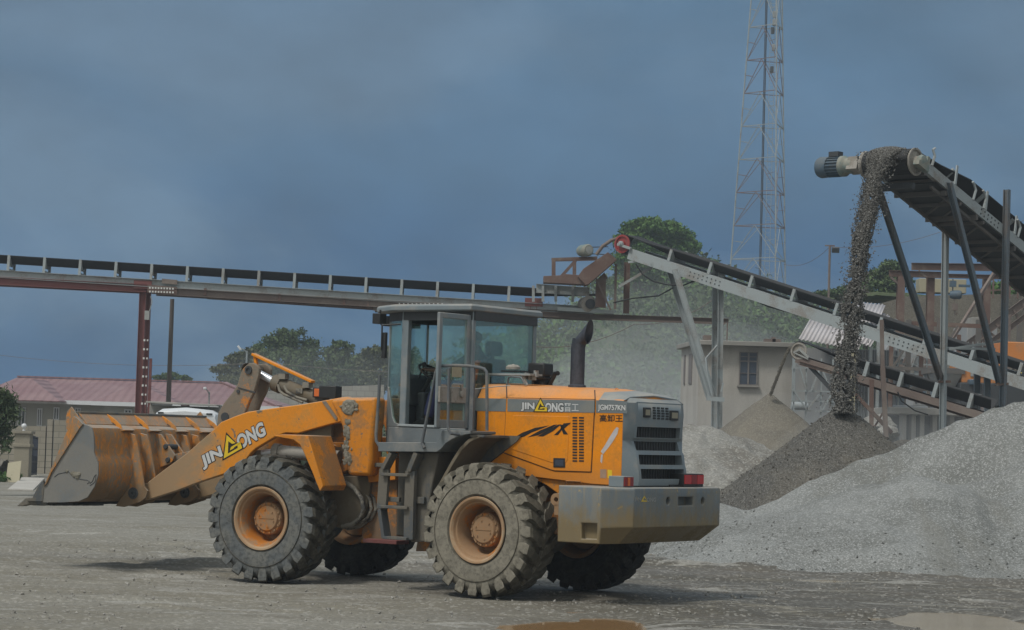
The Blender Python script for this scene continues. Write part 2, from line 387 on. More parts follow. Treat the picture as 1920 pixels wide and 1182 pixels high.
M['hose'] = paint('muddy_black_hose', (0.06, 0.06, 0.058), (0.26, 0.24, 0.2), 0.8, 6, 0.8, bump=0.3)
M['cyl'] = paint('muddy_cylinder', (0.14, 0.11, 0.07), (0.17, 0.15, 0.12), 0.7, 4, 0.75, bump=0.4)
M['chrome'] = NT('chrome_rod').fin((0.62, 0.66, 0.72), 0.38, None, 0.55)
M['seat'] = plain('black_seat', (0.03, 0.032, 0.034), 0.8)
M['white'] = paint('white_paint', (0.62, 0.64, 0.66), (0.4, 0.4, 0.38), 0.3, 2.0, 0.4, bump=0.05)
M['letter'] = plain('off_white_decal', (0.55, 0.56, 0.56), 0.5)
M['letter_dim'] = plain('faded_decal', (0.30, 0.31, 0.30), 0.6)
M['letter_black'] = plain('black_decal', (0.015, 0.014, 0.013), 0.5)
M['yellow'] = plain('yellow_decal', (0.72, 0.50, 0.02), 0.5)
M['scrape'] = plain('scraped_bare_patch', (0.50, 0.47, 0.47), 0.7)
M['tan_sticker'] = plain('faded_pink_sticker', (0.34, 0.22, 0.15), 0.7)
M['lens'] = NT('clear_lamp_lens').fin((0.50, 0.47, 0.38), 0.25)
M['red'] = NT('red_lamp_lens').fin((0.42, 0.035, 0.035), 0.25)
M['red2'] = NT('dark_red_lens').fin((0.22, 0.02, 0.02), 0.3)
M['amber'] = NT('amber_lens').fin((0.6, 0.14, 0.03), 0.3)
def glass(name, tint, refl=0.10, body=None, bodyf=0.0):
    t = NT(name); tr = t.n('ShaderNodeBsdfTransparent'); tr.inputs[0].default_value = (*tint, 1)
    gl = t.n('ShaderNodeBsdfGlossy'); gl.inputs['Roughness'].default_value = 0.03; gl.inputs[0].default_value = (0.9, 1, 0.97, 1)
    lw = t.n('ShaderNodeLayerWeight'); lw.inputs[0].default_value = 0.25
    f = t.mth('MULTIPLY_ADD', lw.outputs['Fresnel'], 0.35); f.node.inputs[2].default_value = refl
    mx = t.n('ShaderNodeMixShader'); t.l(f, mx.inputs[0]); t.l(tr.outputs[0], mx.inputs[1]); t.l(gl.outputs[0], mx.inputs[2])
    df = t.n('ShaderNodeBsdfDiffuse'); df.inputs[0].default_value = (0.34, 0.34, 0.31, 1)    # dust film
    m2 = t.n('ShaderNodeMixShader'); t.l(t.rmp(t.noise(3.0, 6, 0.6), 0.35, 0.75, 0.03, 0.03 + bodyf), m2.inputs[0])
    t.l(mx.outputs[0], m2.inputs[1]); t.l(df.outputs[0], m2.inputs[2]); t.l(m2.outputs[0], t.out.inputs['Surface']); return t.m
M['glass'] = glass('green_tinted_glass', (0.87, 0.955, 0.92), 0.04, bodyf=0.10)
M['win'] = NT('window_pane').fin((0.03, 0.04, 0.05), 0.15, None, 0, 0.6)
def tyre_mat(name, a, b, tread=None, tread2=None):
    t = NT(name); n = t.noise(4.0, 8, 0.65); c = t.noise(22, 5, 0.6); v = t.voro(9)
    col = t.mix(t.rmp(n, 0.36, 0.64), a, b)
    if tread:        # mud packed on the tread, paler dust on the sidewall
        s3 = t.n('ShaderNodeSeparateXYZ'); t.l(t.tc.outputs['Normal'], s3.inputs[0]); side = t.rmp(t.mth('ADD', t.mth('ABSOLUTE', s3.outputs[1]), t.mth('MULTIPLY', t.mth('SUBTRACT', n, .5), .5)), 0.55, 0.80)
        col = t.mix(side, t.mix(t.rmp(t.noise(6, 7, .7), 0.4, 0.62), tread, tread2), col)
    col = t.mix(0.0, col, col); col = t.mix(t.rmp(c, 0.4, 0.7, 0, 0.6), col, tuple(x * 0.35 for x in a))
    g = t.n('ShaderNodeNewGeometry'); s2 = t.n('ShaderNodeSeparateXYZ'); t.l(g.outputs['Normal'], s2.inputs[0])
    return t.fin(col, 0.9, t.bump(t.mth('ADD', n, t.mth('MULTIPLY', c, 0.5)), 0.5, 0.02), 0, 0.2)
M['tyre'] = tyre_mat('dusty_grey_tyre', (0.115, 0.125, 0.13), (0.165, 0.165, 0.152), (0.05, 0.045, 0.036), (0.11, 0.10, 0.078))
M['tyre_pale'] = tyre_mat('mud_coated_tyre', (0.20, 0.185, 0.15), (0.255, 0.235, 0.19), (0.075, 0.068, 0.052), (0.13, 0.118, 0.092))
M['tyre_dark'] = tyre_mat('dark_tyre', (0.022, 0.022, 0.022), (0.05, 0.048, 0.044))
# site materials
M['steel'] = paint('grey_galvanised_steel', (0.30, 0.335, 0.345), (0.22, 0.19, 0.16), 0.5, 1.2, 0.6, chips=(0.16, 0.10, 0.07), chip_amt=0.68, bump=0.1)
M['steel_dark'] = paint('dark_grey_brown_steel', (0.12, 0.115, 0.11), (0.17, 0.145, 0.125), 0.5, 1.5, 0.8, bump=0.1)
M['steel_blue'] = paint('blue_grey_steel', (0.11, 0.14, 0.165), (0.15, 0.12, 0.10), 0.5, 1.4, 0.5, chips=(0.15, 0.10, 0.07), chip_amt=0.66, bump=0.1, stretch=(1, 1, 0.5))
M['rust'] = paint('brown_rusty_steel', (0.135, 0.085, 0.07), (0.22, 0.18, 0.15), 0.5, 1.5, 0.8, bump=0.2)
M['rust_light'] = paint('pale_brown_steel', (0.155, 0.12, 0.105), (0.22, 0.19, 0.165), 0.5, 1.5, 0.8, bump=0.2)
M['redox'] = paint('red_oxide_steel', (0.165, 0.056, 0.052), (0.19, 0.11, 0.10), 0.4, 1.5, 0.65, chips=(0.10, 0.05, 0.05), chip_amt=0.66, bump=0.1)
M['redbright'] = paint('red_paint', (0.27, 0.035, 0.035), (0.2, 0.09, 0.08), 0.5, 3, 0.5)
M['belt'] = paint('black_rubber_belt', (0.018, 0.019, 0.021), (0.06, 0.058, 0.055), 0.3, 1.0, 0.7, bump=0.05)
M['motor'] = paint('dusty_blue_motor', (0.07, 0.11, 0.15), (0.14, 0.155, 0.16), 0.5, 3, 0.6)
M['motor_grey'] = paint('dusty_green_grey_motor', (0.16, 0.21, 0.20), (0.27, 0.26, 0.22), 0.7, 3, 0.7)
M['drum'] = paint('dusty_drum', (0.30, 0.28, 0.25), (0.20, 0.18, 0.15), 0.6, 3, 0.7)
M['wood_pole'] = paint('weathered_timber', (0.11, 0.095, 0.085), (0.18, 0.16, 0.14), 0.5, 3, 0.9, stretch=(6, 6, .5))
M['render'] = paint('dusty_cream_render', (0.43, 0.41, 0.375), (0.36, 0.34, 0.31), 0.7, 0.5, 0.9, stretch=(2, 2, .5), bump=0.1)
M['slab'] = paint('grey_concrete', (0.26, 0.25, 0.23), (0.36, 0.34, 0.31), 0.5, 0.8, 0.9, bump=0.2)
M['pillar'] = paint('sandy_rendered_pillar', (0.27, 0.245, 0.19), (0.2, 0.18, 0.15), 0.5, 1.5, 0.9, bump=0.2)
M['house_wall'] = paint('pale_green_house_wall', (0.36, 0.36, 0.33), (0.33, 0.32, 0.29), 0.4, 0.4, 0.9, bump=0.05)
M['ply'] = paint('plywood_board', (0.34, 0.31, 0.22), (0.26, 0.24, 0.19), 0.4, 1.5, 0.85)
M['navy'] = plain('dark_blue_gate_paint', (0.045, 0.055, 0.08), 0.5)
M['skin'] = plain('dark_brown_skin', (0.12, 0.068, 0.045), 0.5)
M['blue_cloth'] = plain('navy_trousers', (0.045, 0.05, 0.14), 0.85)
M['shirt'] = plain('dark_green_shirt', (0.05, 0.075, 0.06), 0.85)
M['orange_cloth'] = plain('orange_hi_vis_cloth', (0.65, 0.13, 0.03), 0.8)
M['trunk'] = plain('grey_brown_bark', (0.12, 0.10, 0.08), 0.9)
def block_mat(name, a, b, mort, sc=1.0, bw=0.45, bh=0.22):
    t = NT(name); s = t.n('ShaderNodeSeparateXYZ'); t.l(t.tc.outputs['Object'], s.inputs[0])
    cmb = t.n('ShaderNodeCombineXYZ'); t.l(s.outputs[0], cmb.inputs[0]); t.l(s.outputs[2], cmb.inputs[1])
    br = t.n('ShaderNodeTexBrick'); t.l(cmb.outputs[0], br.inputs['Vector']); br.inputs['Scale'].default_value = sc
    br.inputs['Brick Width'].default_value = bw; br.inputs['Row Height'].default_value = bh; br.inputs['Mortar Size'].default_value = 0.012
    br.inputs['Color1'].default_value = (*a, 1); br.inputs['Color2'].default_value = (*b, 1); br.inputs['Mortar'].default_value = (*mort, 1)
    n = t.noise(2.0, 6, 0.6); col = t.mix(t.rmp(n, 0.35, 0.7, 0, 0.5), br.outputs[0], tuple(x * 0.7 for x in a))
    return t.fin(col, 0.92, t.bump(br.outputs['Fac'], -0.4, 0.02), 0, 0.2)
M['block'] = block_mat('sand_block_wall', (0.33, 0.30, 0.245), (0.28, 0.255, 0.205), (0.155, 0.15, 0.13))
M['block_far'] = block_mat('pale_block_wall', (0.36, 0.355, 0.33), (0.31, 0.30, 0.275), (0.22, 0.21, 0.2), bw=0.4, bh=0.25)
def corr_mat(name, a, b, freq, axis=0, rot=0.0):
    t = NT(name); v = t.coord((1, 1, 1), (0, 0, rot)); w = t.n('ShaderNodeTexWave', wave_type='BANDS', bands_direction='X'); w.inputs['Scale'].default_value = freq
    t.l(v, w.inputs['Vector']); n = t.noise(0.6, 6, 0.6)
    col = t.mix(t.rmp(n, 0.35, 0.7), a, b)
    return t.fin(col, 0.55, t.bump(w.outputs[1], 0.8, 0.05), 0.1, 0.4)
M['red_roof'] = corr_mat('faded_red_corrugated_roof', (0.215, 0.125, 0.13), (0.26, 0.165, 0.165), 0.9)
def gravel(name, a, b, c, scale=14.0, bump=1.0, big=0.5, dist=0.05, damp=None):
    t = NT(name); n0 = t.noise(big, 6, 0.6, None, 0.5); n1 = t.noise(scale, 6, 0.75); v = t.voro(scale * 2.2); vc = t.voro(scale * 2.2, o='Color')
    s = t.n('ShaderNodeSeparateColor'); t.l(vc, s.inputs[0])
    col = t.mix(t.rmp(n0, 0.38, 0.62), a, b)
    col = t.mix(t.mth('MULTIPLY', s.outputs[0], 0.45), col, tuple(x * 0.42 for x in a))
    col = t.mix(t.rmp(s.outputs[1], 0.66, 0.9, 0, 0.75), col, c)
    if damp:
        nd = t.noise(0.5, 7, 0.62, t.coord((2.0, 0.35, 0.5), (0, 0.3, 0.2)), 1.0); col = t.mix(t.rmp(nd, 0.50, 0.66, 0, 0.4), col, damp)
    h = t.mth('ADD', t.mth('MULTIPLY', v, -0.7), n1)
    return t.fin(col, 0.95, t.bump(h, bump, dist), 0, 0.15)
M['gravel_light'] = gravel('light_grey_crushed_stone', (0.185, 0.19, 0.18), (0.27, 0.278, 0.27), (0.37, 0.375, 0.37), 20.0, 0.75, 0.5, 0.028, (0.155, 0.15, 0.13))
M['gravel_dark'] = gravel('dark_grey_crushed_stone', (0.10, 0.096, 0.088), (0.15, 0.137, 0.115), (0.20, 0.195, 0.18), 20.0, 0.8, 0.5, 0.03)
M['sand'] = gravel('sandy_quarry_dust', (0.19, 0.172, 0.14), (0.15, 0.138, 0.118), (0.24, 0.225, 0.19), 24.0, 0.5, 0.7, 0.03)
M['rubble'] = gravel('pale_rubble', (0.27, 0.265, 0.245), (0.17, 0.158, 0.138), (0.33, 0.325, 0.30), 12.0, 0.6, 0.6, 0.04, (0.16, 0.145, 0.12))
M['stone'] = gravel('falling_stone', (0.125, 0.122, 0.115), (0.165, 0.16, 0.148), (0.30, 0.295, 0.28), 30.0, 0.3, 6.0, 0.01)
M['pebble'] = gravel('loose_pebbles', (0.24, 0.23, 0.21), (0.30, 0.285, 0.25), (0.36, 0.35, 0.33), 20.0, 0.3, 1.2, 0.01)
def leaf_mat(name, a, b, sc=0.8):
    t = NT(name); n = t.noise(sc, 5, 0.6); n2 = t.noise(sc * 9, 3, 0.6)
    col = t.mix(t.rmp(n, 0.36, 0.64), a, b); col = t.mix(t.rmp(n2, 0.4, 0.7, 0, 0.5), col, tuple(x * 0.5 for x in a))
    t.p.inputs['Subsurface Weight'].default_value = 0.0
    return t.fin(col, 0.65, None, 0, 0.25)
M['leaf'] = leaf_mat('mid_green_leaves', (0.05, 0.085, 0.03), (0.09, 0.13, 0.045), 0.5)
M['leaf_bright'] = leaf_mat('bright_green_leaves', (0.05, 0.115, 0.025), (0.10, 0.18, 0.04), 0.5)
M['leaf_dull'] = leaf_mat('dull_olive_leaves', (0.07, 0.085, 0.04), (0.11, 0.12, 0.055), 0.4)
M['leaf_dark'] = leaf_mat('dark_mango_leaves', (0.035, 0.06, 0.025), (0.075, 0.10, 0.045), 2.0)
# ================================================================ ground
rng = np.random.default_rng(7)
def ground_mat():
    t = NT('packed_quarry_dirt')
    v = t.coord((0.35, 1.5, 1)); v2 = t.coord((1, 1, 1)); v3 = t.coord((0.4, 1.9, 1), (0, 0, 0.12))
    n1 = t.noise(0.35, 7, 0.6, v, 0.4); n2 = t.noise(1.6, 9, 0.72, v3, 1.6); n3 = t.noise(14, 7, 0.72, v2); n4 = t.noise(60, 4, 0.7, v2)
    vo = t.voro(26, vec=v2); vc = t.voro(26, vec=v2, o='Color'); sc = t.n('ShaderNodeSeparateColor'); t.l(vc, sc.inputs[0])
    col = t.mix(t.rmp(n1, 0.42, 0.6), (0.255, 0.236, 0.188), (0.31, 0.296, 0.254))
    s = t.n('ShaderNodeSeparateXYZ'); t.l(t.tc.outputs['Object'], s.inputs[0])
    # wetter, darker mud towards the stockpiles on the right and in wheel tracks
    wet = t.mth('MULTIPLY', t.rmp(s.outputs[0], -2.5, 3.0, 0.30, 1.0), t.rmp(n2, 0.28, 0.50))
    col = t.mix(wet, col, (0.078, 0.069, 0.052))
    toe_ = t.mth('MULTIPLY', t.mth('MULTIPLY', t.rmp(s.outputs[0], 1.5, 4.5), t.rmp(s.outputs[1], 33.0, 36.2)), t.rmp(n1, 0.3, 0.55, 0.35, 0.9)); col = t.mix(toe_, col, (0.105, 0.095, 0.078))
    n5 = t.noise(0.9, 7, 0.65, t.coord((0.4, 1.9, 1), (0, 0, -0.08)), 1.4); col = t.mix(t.rmp(n5, 0.55, 0.62, 0, 0.8), col, (0.34, 0.33, 0.30))
    # dark band across the ground, weaker towards the left
    bd = t.mth('ABSOLUTE', t.mth('SUBTRACT', s.outputs[1], 34.6)); n6 = t.noise(1.1, 5, 0.6, t.coord((0.3, 1.5, 1)))
    band = t.mth('MULTIPLY', t.rmp(t.mth('ADD', bd, t.mth('MULTIPLY', n6, 3.5)), 1.5, 3.1, 0.75, 0.0), t.rmp(s.outputs[0], -8.5, -2.0, 0.35, 1))
    col = t.mix(band, col, (0.12, 0.11, 0.095))
    n7 = t.noise(0.55, 7, 0.66, t.coord((0.35, 1.2, 1), (0, 0, 0.05)), 1.5); col = t.mix(t.mth('MULTIPLY', t.rmp(n7, 0.50, 0.60), t.rmp(s.outputs[0], -5.0, 3.0, 0.10, 0.8)), col, (0.115, 0.10, 0.078))
    col = t.mix(t.mth('MULTIPLY', sc.outputs[0], 0.30), col, (0.10, 0.095, 0.085))
    col = t.mix(t.rmp(sc.outputs[1], 0.75, 0.95, 0, 0.45), col, (0.40, 0.385, 0.35))
    col = t.mix(t.rmp(n3, 0.35, 0.65, 0.0, 0.4), col, t.mix(0.5, col, (0.12, 0.11, 0.09)))
    h = t.mth('ADD', t.mth('MULTIPLY', n3, 1.0), t.mth('ADD', t.mth('MULTIPLY', n4, 0.3), t.mth('MULTIPLY', vo, -0.3)))
    return t.fin(col, t.mix(wet, (0.95, 0.95, 0.95), (0.55, 0.55, 0.55)), t.bump(t.mth('ADD', h, t.mth('MULTIPLY', n2, 0.7)), 0.8, 0.03), 0, 0.3)
M['ground'] = ground_mat()
PUD = [(0.93, 23.6, 0.95, 2.3, 3), (5.15, 26.7, 0.75, 1.6, 5), (4.6, 33.7, 0.42, 0.35, 9), (-0.9, 21.0, 0.6, .6, 4)]      # x, y, rx, ry
def gheight(X, Y):
    near = sstep(75, 50, Y) * sstep(17, 12, np.abs(X))
    z = 0.055 * fbm(X * 0.35, Y * 1.1, 3, 4) + 0.03 * fbm(X * 0.9 + 3, Y * 3.2, 21, 4, 0.6)
    # tyre ruts running across
    for y0, ph, amp in ((26.2, 0.3, 0.03), (33.4, 1.2, 0.035), (35.6, 2.0, 0.045), (30.9, 4.0, .02)):
        yy = Y - (y0 + 0.45 * np.sin(X * 0.25 + ph) + 0.05 * X)
        z = z - 1.5 * amp * np.exp(-(yy / 0.28) ** 2) + amp * 1.3 * np.exp(-((np.abs(yy) - 0.5) / 0.16) ** 2) * (0.6 + fbm(X * 3, Y * 3, 55, 3))
    z = z * near
    for (px_, py_, rx, ry, sd) in PUD:
        d = np.sqrt(((X - px_) / rx) ** 2 + ((Y - py_) / ry) ** 2) + 0.5 * fbm(X * 1.8, Y * 0.9, sd, 3)
        z = z * sstep(0.6, 1.5, d) - 0.055 * sstep(1.15, 0.7, d)
    lo = ML.inverted()
    lx = (X - LX) * math.cos(LYAW) + (Y - LY) * math.sin(LYAW)
    for wx, wy in ((0, 1.1), (0, -1.1), (WB, 1.1), (WB, -1.1)):
        p = ML @ (MF @ Vector((wx, wy, 0)) if wx else Vector((wx, wy, 0)))
        z = z * sstep(0.35, 1.1, np.sqrt((X - p.x) ** 2 + (Y - p.y) ** 2)) - 0.012 * sstep(0.7, 0.3, np.sqrt((X - p.x) ** 2 + (Y - p.y) ** 2))
    return z
def spaced(lo, hi, step, far):
    a = list(np.arange(lo, hi + 1e-6, step)); s = step; x = a[-1]
    while x < far: s *= 1.22; x += s; a.append(x)
    s = step; x = a[0]; b = []
    while x > -far: s *= 1.22; x -= s; b.append(x)
    return np.array(b[::-1] + a)
xs = spaced(-11, 12.5, 0.07, 4000); ys = spaced(19.5, 44, 0.055, 4000)
X, Y = np.meshgrid(xs, ys); Z = gheight(X, Y)
tag(grid_mesh('ground', X, Y, Z, M['ground']), kind='structure')
# muddy puddles lying in the hollows
def water_mat():
    t = NT('muddy_water'); n = t.noise(1.5, 4, 0.5)
    return t.fin(t.mix(t.rmp(n, 0.35, 0.65), (0.28, 0.22, 0.14), (0.235, 0.18, 0.115)), 0.08, t.bump(t.noise(9, 3, 0.5), 0.03, 0.01), 0, 0.5)
M['water'] = water_mat(); M['water_orange_reflection'] = NT('brown_water_with_orange_reflection').fin((0.30, 0.18, 0.085), 0.08)  # first puddle: muddy brown with the loader's orange reflection put into its colour
for i, (cx, cy, rx, ry, sd) in enumerate(PUD):
    a = np.linspace(0, 2 * math.pi, 49)[:-1]; V = [(0, 0, 0)] + [(1.35 * rx * math.cos(t), 1.35 * ry * math.sin(t), 0) for t in a]
    o = MB().add(V, [(0, k + 1, (k + 1) % 48 + 1) for k in range(48)]).build('puddle', M['water_orange_reflection'] if i == 0 else M['water'], smooth=False)
    o.location = (cx, cy, -0.022); tag(o, kind='structure')
# loose pebbles on the dirt
n = 15000
Px = rng.uniform(-9, 10, n); Py = 22.5 + 17 * rng.random(n) ** 1.3
keep = fbm(Px * 0.7, Py * 0.9, 77, 3) + 0.35 * rng.random(n) > 0.12; Px = Px[keep]; Py = Py[keep]
sz = 0.005 + 0.024 * rng.random(len(Px)) ** 8; Pz = gheight(Px, Py) + sz * 0.3
ok = np.ones(len(Px), bool)
for (cx, cy, rx, ry, sd) in PUD: ok &= ((Px - cx) / rx) ** 2 + ((Py - cy) / ry) ** 2 > 1.2
V, Fc = rocks(np.stack([Px, Py, Pz], 1)[ok], sz[ok], rng)
tag(mesh_np('pebbles', V, Fc, M['pebble']), kind='stuff')

# ================================================================ gravel stockpiles
def cone(X, Y, cx, cy, h, slope, nz=0.0, sd=1, sharp_=0.12):
    d = np.sqrt((X - cx) ** 2 + (Y - cy) ** 2)
    dd = np.sqrt(d * d + sharp_ ** 2) - sharp_
    return h - slope * dd * (1 + nz * fbm(np.arctan2(Y - cy, X - cx) * 2.2 + 9, d * 0.25, sd, 3))
def px_x(px, d): return at(px, 800, d).x
def pz(px, py, d): return at(px, py, d).z
# the large light pile in front right: a ridge whose skyline follows the photograph at its own distance
RD = 43.0
rpx = [1180, 1225, 1290, 1345, 1395, 1440, 1500, 1580, 1660, 1750, 1830, 1880, 1950, 2050, 2200, 2400]
rpy = [1075, 1010, 948, 928, 952, 925, 894, 868, 838, 800, 760, 741, 741, 720, 735, 900]
rX = np.array([at(a, b, RD).x for a, b in zip(rpx, rpy)]); rZ = np.array([at(a, b, RD).z for a, b in zip(rpx, rpy)])
xs = np.arange(1.5, 17, 0.06); ys = np.arange(35.3, 50, 0.06); X, Y = np.meshgrid(xs, ys)
H = np.interp(X, rX, rZ, left=-0.8, right=0)
H = np.convolve(np.interp(xs, rX, rZ, left=-0.8, right=0), np.ones(9) / 9, 'same')[None, :] + 0 * X
toe = np.interp(X, [2, 4, 5.2, 6.5, 8, 9.5, 16], [40.6, 38.9, 38.2, 37.9, 37.3, 36.6, 36.0])
front = (RD - Y) / (RD - toe)
zf = H - np.maximum(H, 0.4) * np.clip(front, 0, 3) - 0.04
zb = H - 0.75 * (Y - RD)
z = np.where(Y < RD, zf, zb)
z = z - 0.42 * np.exp(-((Y - 41.35 - (X - 7) * 0.12) / 0.5) ** 2) * sstep(5.6, 7.0, X) * sstep(11.5, 9.6, X)
z = z - 0.16 * np.exp(-((X - 9.2 + (Y - 38) * 0.35) / 0.35) ** 2) * sstep(36.2, 37.2, Y) * sstep(41, 39.5, Y)
# a lower lobe bulldozed forward, with its own crest running right
lx_, lz_ = px_x(1700, 40.5), pz(1700, 880, 40.5)
z2 = lz_ - 0.50 * np.sqrt(np.maximum(0, (Y - 40.6)) ** 2 * 1.3 + np.clip((40.6 - Y), 0, 9) ** 2 * 0.31 + (np.clip(lx_ - X, 0, 9) ** 2) * 0.36 + np.clip(X - lx_ , 0, 9) ** 2 * 0.42)
z3 = cone(X, Y, px_x(1835, 38.6), 38.8, 0.75, 0.55, 0.1, 4)
z4 = cone(X, Y, px_x(2010, 39.5), 39.8, 1.75, 0.52, 0.1, 6)
k = 16.0
z = np.log(np.exp(k * z) + np.exp(k * z2) + np.exp(k * z3) + np.exp(k * z4)) / k
z = z - 0.10 + 0.13 * fbm(X * 0.8, Y * 0.6, 12, 4) + 0.007 * fbm(X * 6, Y * 6, 31, 3, 0.7)
slide = fbm(X * 2.2 - Y * 0.3, Y * 0.22, 40, 3); z = z + 0.11 * slide * sstep(0.1, 0.8, z)
z = z - 0.10 * sstep(0.35, 0.0, z) * sstep(-0.25, 0.3, fbm(X * 1.3, Y * 1.3, 90, 3))
o = grid_mesh('gravel_pile', X, Y, z, M['gravel_light'], loc=(px_x(1850, RD), 42, 0))
tag(o, 'large pale grey gravel heap filling the right foreground', 'gravel pile', 'gravel stockpiles')
# loose stones along the toe and over the pile so its outline is not smooth
n = 14000; ix = rng.integers(0, len(xs), n); iy = rng.integers(0, len(ys), n)
zz = z[iy, ix]; kp = (zz > -0.05) & (zz < 0.25 + 0.5 * rng.random(n)); ix = ix[kp]; iy = iy[kp]; zz = zz[kp]
sz = 0.008 + 0.022 * rng.random(len(zz)) ** 5
V, Fc = rocks(np.stack([xs[ix] + rng.uniform(-.03, .03, len(zz)), ys[iy], zz + sz * 0.3], 1), sz, rng)
tag(mesh_np('loose_stones', V, Fc, M['gravel_light']), kind='stuff')
def cone_pile(px, py, d, slope, rx, mat, label, sd, n=0.12, stones=0, ssz=0.03, smat=None, up=0.1, mis=0.0):
    p = at(px, py, d); R_ = (p.z + 0.3) / slope * 1.15
    xs = np.arange(p.x - R_, p.x + R_, R_ / 90); ys = np.arange(p.y - R_, p.y + R_, R_ / 90); X, Y = np.meshgrid(xs, ys)
    z = cone(X, Y, p.x, p.y, p.z, slope, n, sd, up) + 0.05 * fbm(X * 1.5, Y * 1.5, sd, 4) + 0.02 * fbm(X * 7, Y * 7, sd + 3, 3, .7)
    if mis: z = np.maximum(z, cone(X, Y, p.x + mis, p.y - 0.6, p.z * 0.86, slope, n, sd + 5, 0.5))
    z = np.maximum(z, -0.3)
    o = grid_mesh('gravel_pile', X, Y, z, mat, loc=(p.x, p.y, 0)); tag(o, label, 'gravel pile', 'gravel stockpiles')
    if stones:
        ix = rng.integers(0, len(xs), stones); iy = rng.integers(0, len(ys), stones); zz = z[iy, ix]; kp = (zz > 0) & (ys[iy] < p.y + 0.5)
        ix = ix[kp]; iy = iy[kp]; zz = zz[kp]; s_ = ssz * (0.35 + 0.8 * rng.random(len(zz)) ** 2)
        V, Fc = rocks(np.stack([xs[ix] + rng.uniform(-R_, R_, len(zz)) / 120, ys[iy], zz + s_ * 0.2], 1), s_, rng)
        q = mesh_np('stones', V, Fc, smat or mat); q.location = (-p.x, -p.y, 0); q.parent = o; tag(q, kind='stuff')
    return p
DK = 48.0
dark_top = cone_pile(1580, 768, DK, 0.82, 1, M['gravel_dark'], 'dark grey gravel cone under the tall belt where stone is falling', 3, 0.10, 9000, 0.022, up=0.26)
sand_top = cone_pile(1444, 738, 66, 0.80, 1, M['sand'], 'tan sandy cone in front of the cream building with fine dust pouring on it', 8, 0.08, up=0.05)
# rough pale bank left of the dark cone, behind the counterweight
xs = np.arange(px_x(1180, 56), px_x(1520, 56), 0.07); ys = np.arange(50.5, 63, 0.07); X, Y = np.meshgrid(xs, ys)
bkx = [1180, 1230, 1265, 1290, 1340, 1400, 1450, 1520]; bky = [900, 850, 803, 801, 803, 812, 830, 900]
hz = np.interp(X, [at(a, b, 57).x for a, b in zip(bkx, bky)], [at(a, b, 57).z for a, b in zip(bkx, bky)])
z = np.where(Y < 57, hz * (1 - ((57 - Y) / 6.0) ** 1.2), hz - 0.5 * (Y - 57)) + 0.26 * fbm(X * 0.9, Y * 0.7, 44, 5, 0.6) * sstep(50.5, 53, Y)
z += -0.22 * np.abs(fbm(X * 0.7 + 4, Y * 0.6, 65, 4, .6))
tag(grid_mesh('gravel_pile', X, Y, z, M['rubble'], loc=(px_x(1350, 56), 57, 0)), 'rough lumpy pale bank between the loader rear and the sandy cone', 'gravel pile', 'gravel stockpiles')
xs = np.arange(px_x(1640, 56), px_x(1760, 56), 0.05); ys = np.arange(53, 59, 0.05); X, Y = np.meshgrid(xs, ys)
z = cone(X, Y, px_x(1705, 56), 56, pz(1705, 826, 56), 0.35, 0.2, 5, 0.5) + 0.10 * fbm(X * 2, Y * 2, 8, 4)
tag(grid_mesh('gravel_pile', X, Y, z, M['gravel_dark'], loc=(px_x(1705, 56), 56, 0)), 'low dark heap just behind the crest of the large pale heap', 'gravel pile', 'gravel stockpiles')

# ================================================================ foliage
def leaves(blobs, n, size, seed, flat=0.6, sub=28, spread=0.17):
    r = np.random.default_rng(seed); P = []
    vol = np.array([b[1][0] * b[1][2] for b in blobs]); vol = vol / vol.sum()
    for (c, rr), w in zip(blobs, vol):
        m = max(12, int(n * w)); k = max(5, int(sub))
        d = r.normal(size=(k, 3)); d /= np.linalg.norm(d, axis=1)[:, None]; cc = d * (0.45 + 0.55 * r.random((k, 1)) ** 0.5)
        idx = r.integers(0, k, m); q = cc[idx] + r.normal(size=(m, 3)) * spread
        P.append(np.array(c)[None] + q * np.array(rr)[None])
    P = np.concatenate(P); m = len(P)
    a = r.normal(size=(m, 3)); a /= np.linalg.norm(a, axis=1)[:, None]; b = r.normal(size=(m, 3)); b -= (b * a).sum(1)[:, None] * a; b /= np.linalg.norm(b, axis=1)[:, None]
    s = size * (0.5 + r.random((m, 1))); a = a * s; b = b * s * flat
    V = np.stack([P - a, P - b * .9, P + a, P + b], 1).reshape(-1, 3); Fc = np.arange(m * 4).reshape(-1, 4)
    return V, Fc
def tree(base, h, blobs, nleaf, lsize, mat, label, group, seed, tr=0.25, name='tree', trunk_top=0.55, sub=28, flat=.6, spread=.19):
    r = random.Random(seed); t = thing(name, base, label, 'tree', group)
    b0 = Vector(base); mb = MB(); top = b0 + Vector((r.uniform(-.3, .3), 0, h * trunk_top))
    mb.tube([b0 - Vector((0, 0, .3)), b0.lerp(top, .5) + Vector((r.uniform(-.2, .2), r.uniform(-.2, .2), 0)), top], [tr, tr * .8, tr * .55], 8)
    for (c, rr) in blobs:
        c = Vector(c); st = b0.lerp(top, r.uniform(.45, 1.0)); md = st.lerp(c, .5) + Vector((0, 0, -.1 * (c - st).length + r.uniform(0, .3)))
        mb.tube([st, md, c], [tr * .45, tr * .3, tr * .12], 6)
        for _ in range(2):
            e = c + Vector((r.uniform(-1, 1) * rr[0], r.uniform(-1, 1) * rr[1], r.uniform(-.2, .9) * rr[2])) * .7
            mb.tube([md, e], [tr * .2, tr * .06], 5)
    mb.build('trunk', M['trunk'], t)
    V, Fc = leaves([((Vector(c) - b0)[:], rr) for c, rr in blobs], int(nleaf * (2.3 if lsize > .12 else 1)), lsize * (.62 if lsize > .12 else 1), seed, flat, sub, spread)
    mesh_np('crown', V, Fc, mat, t); return t
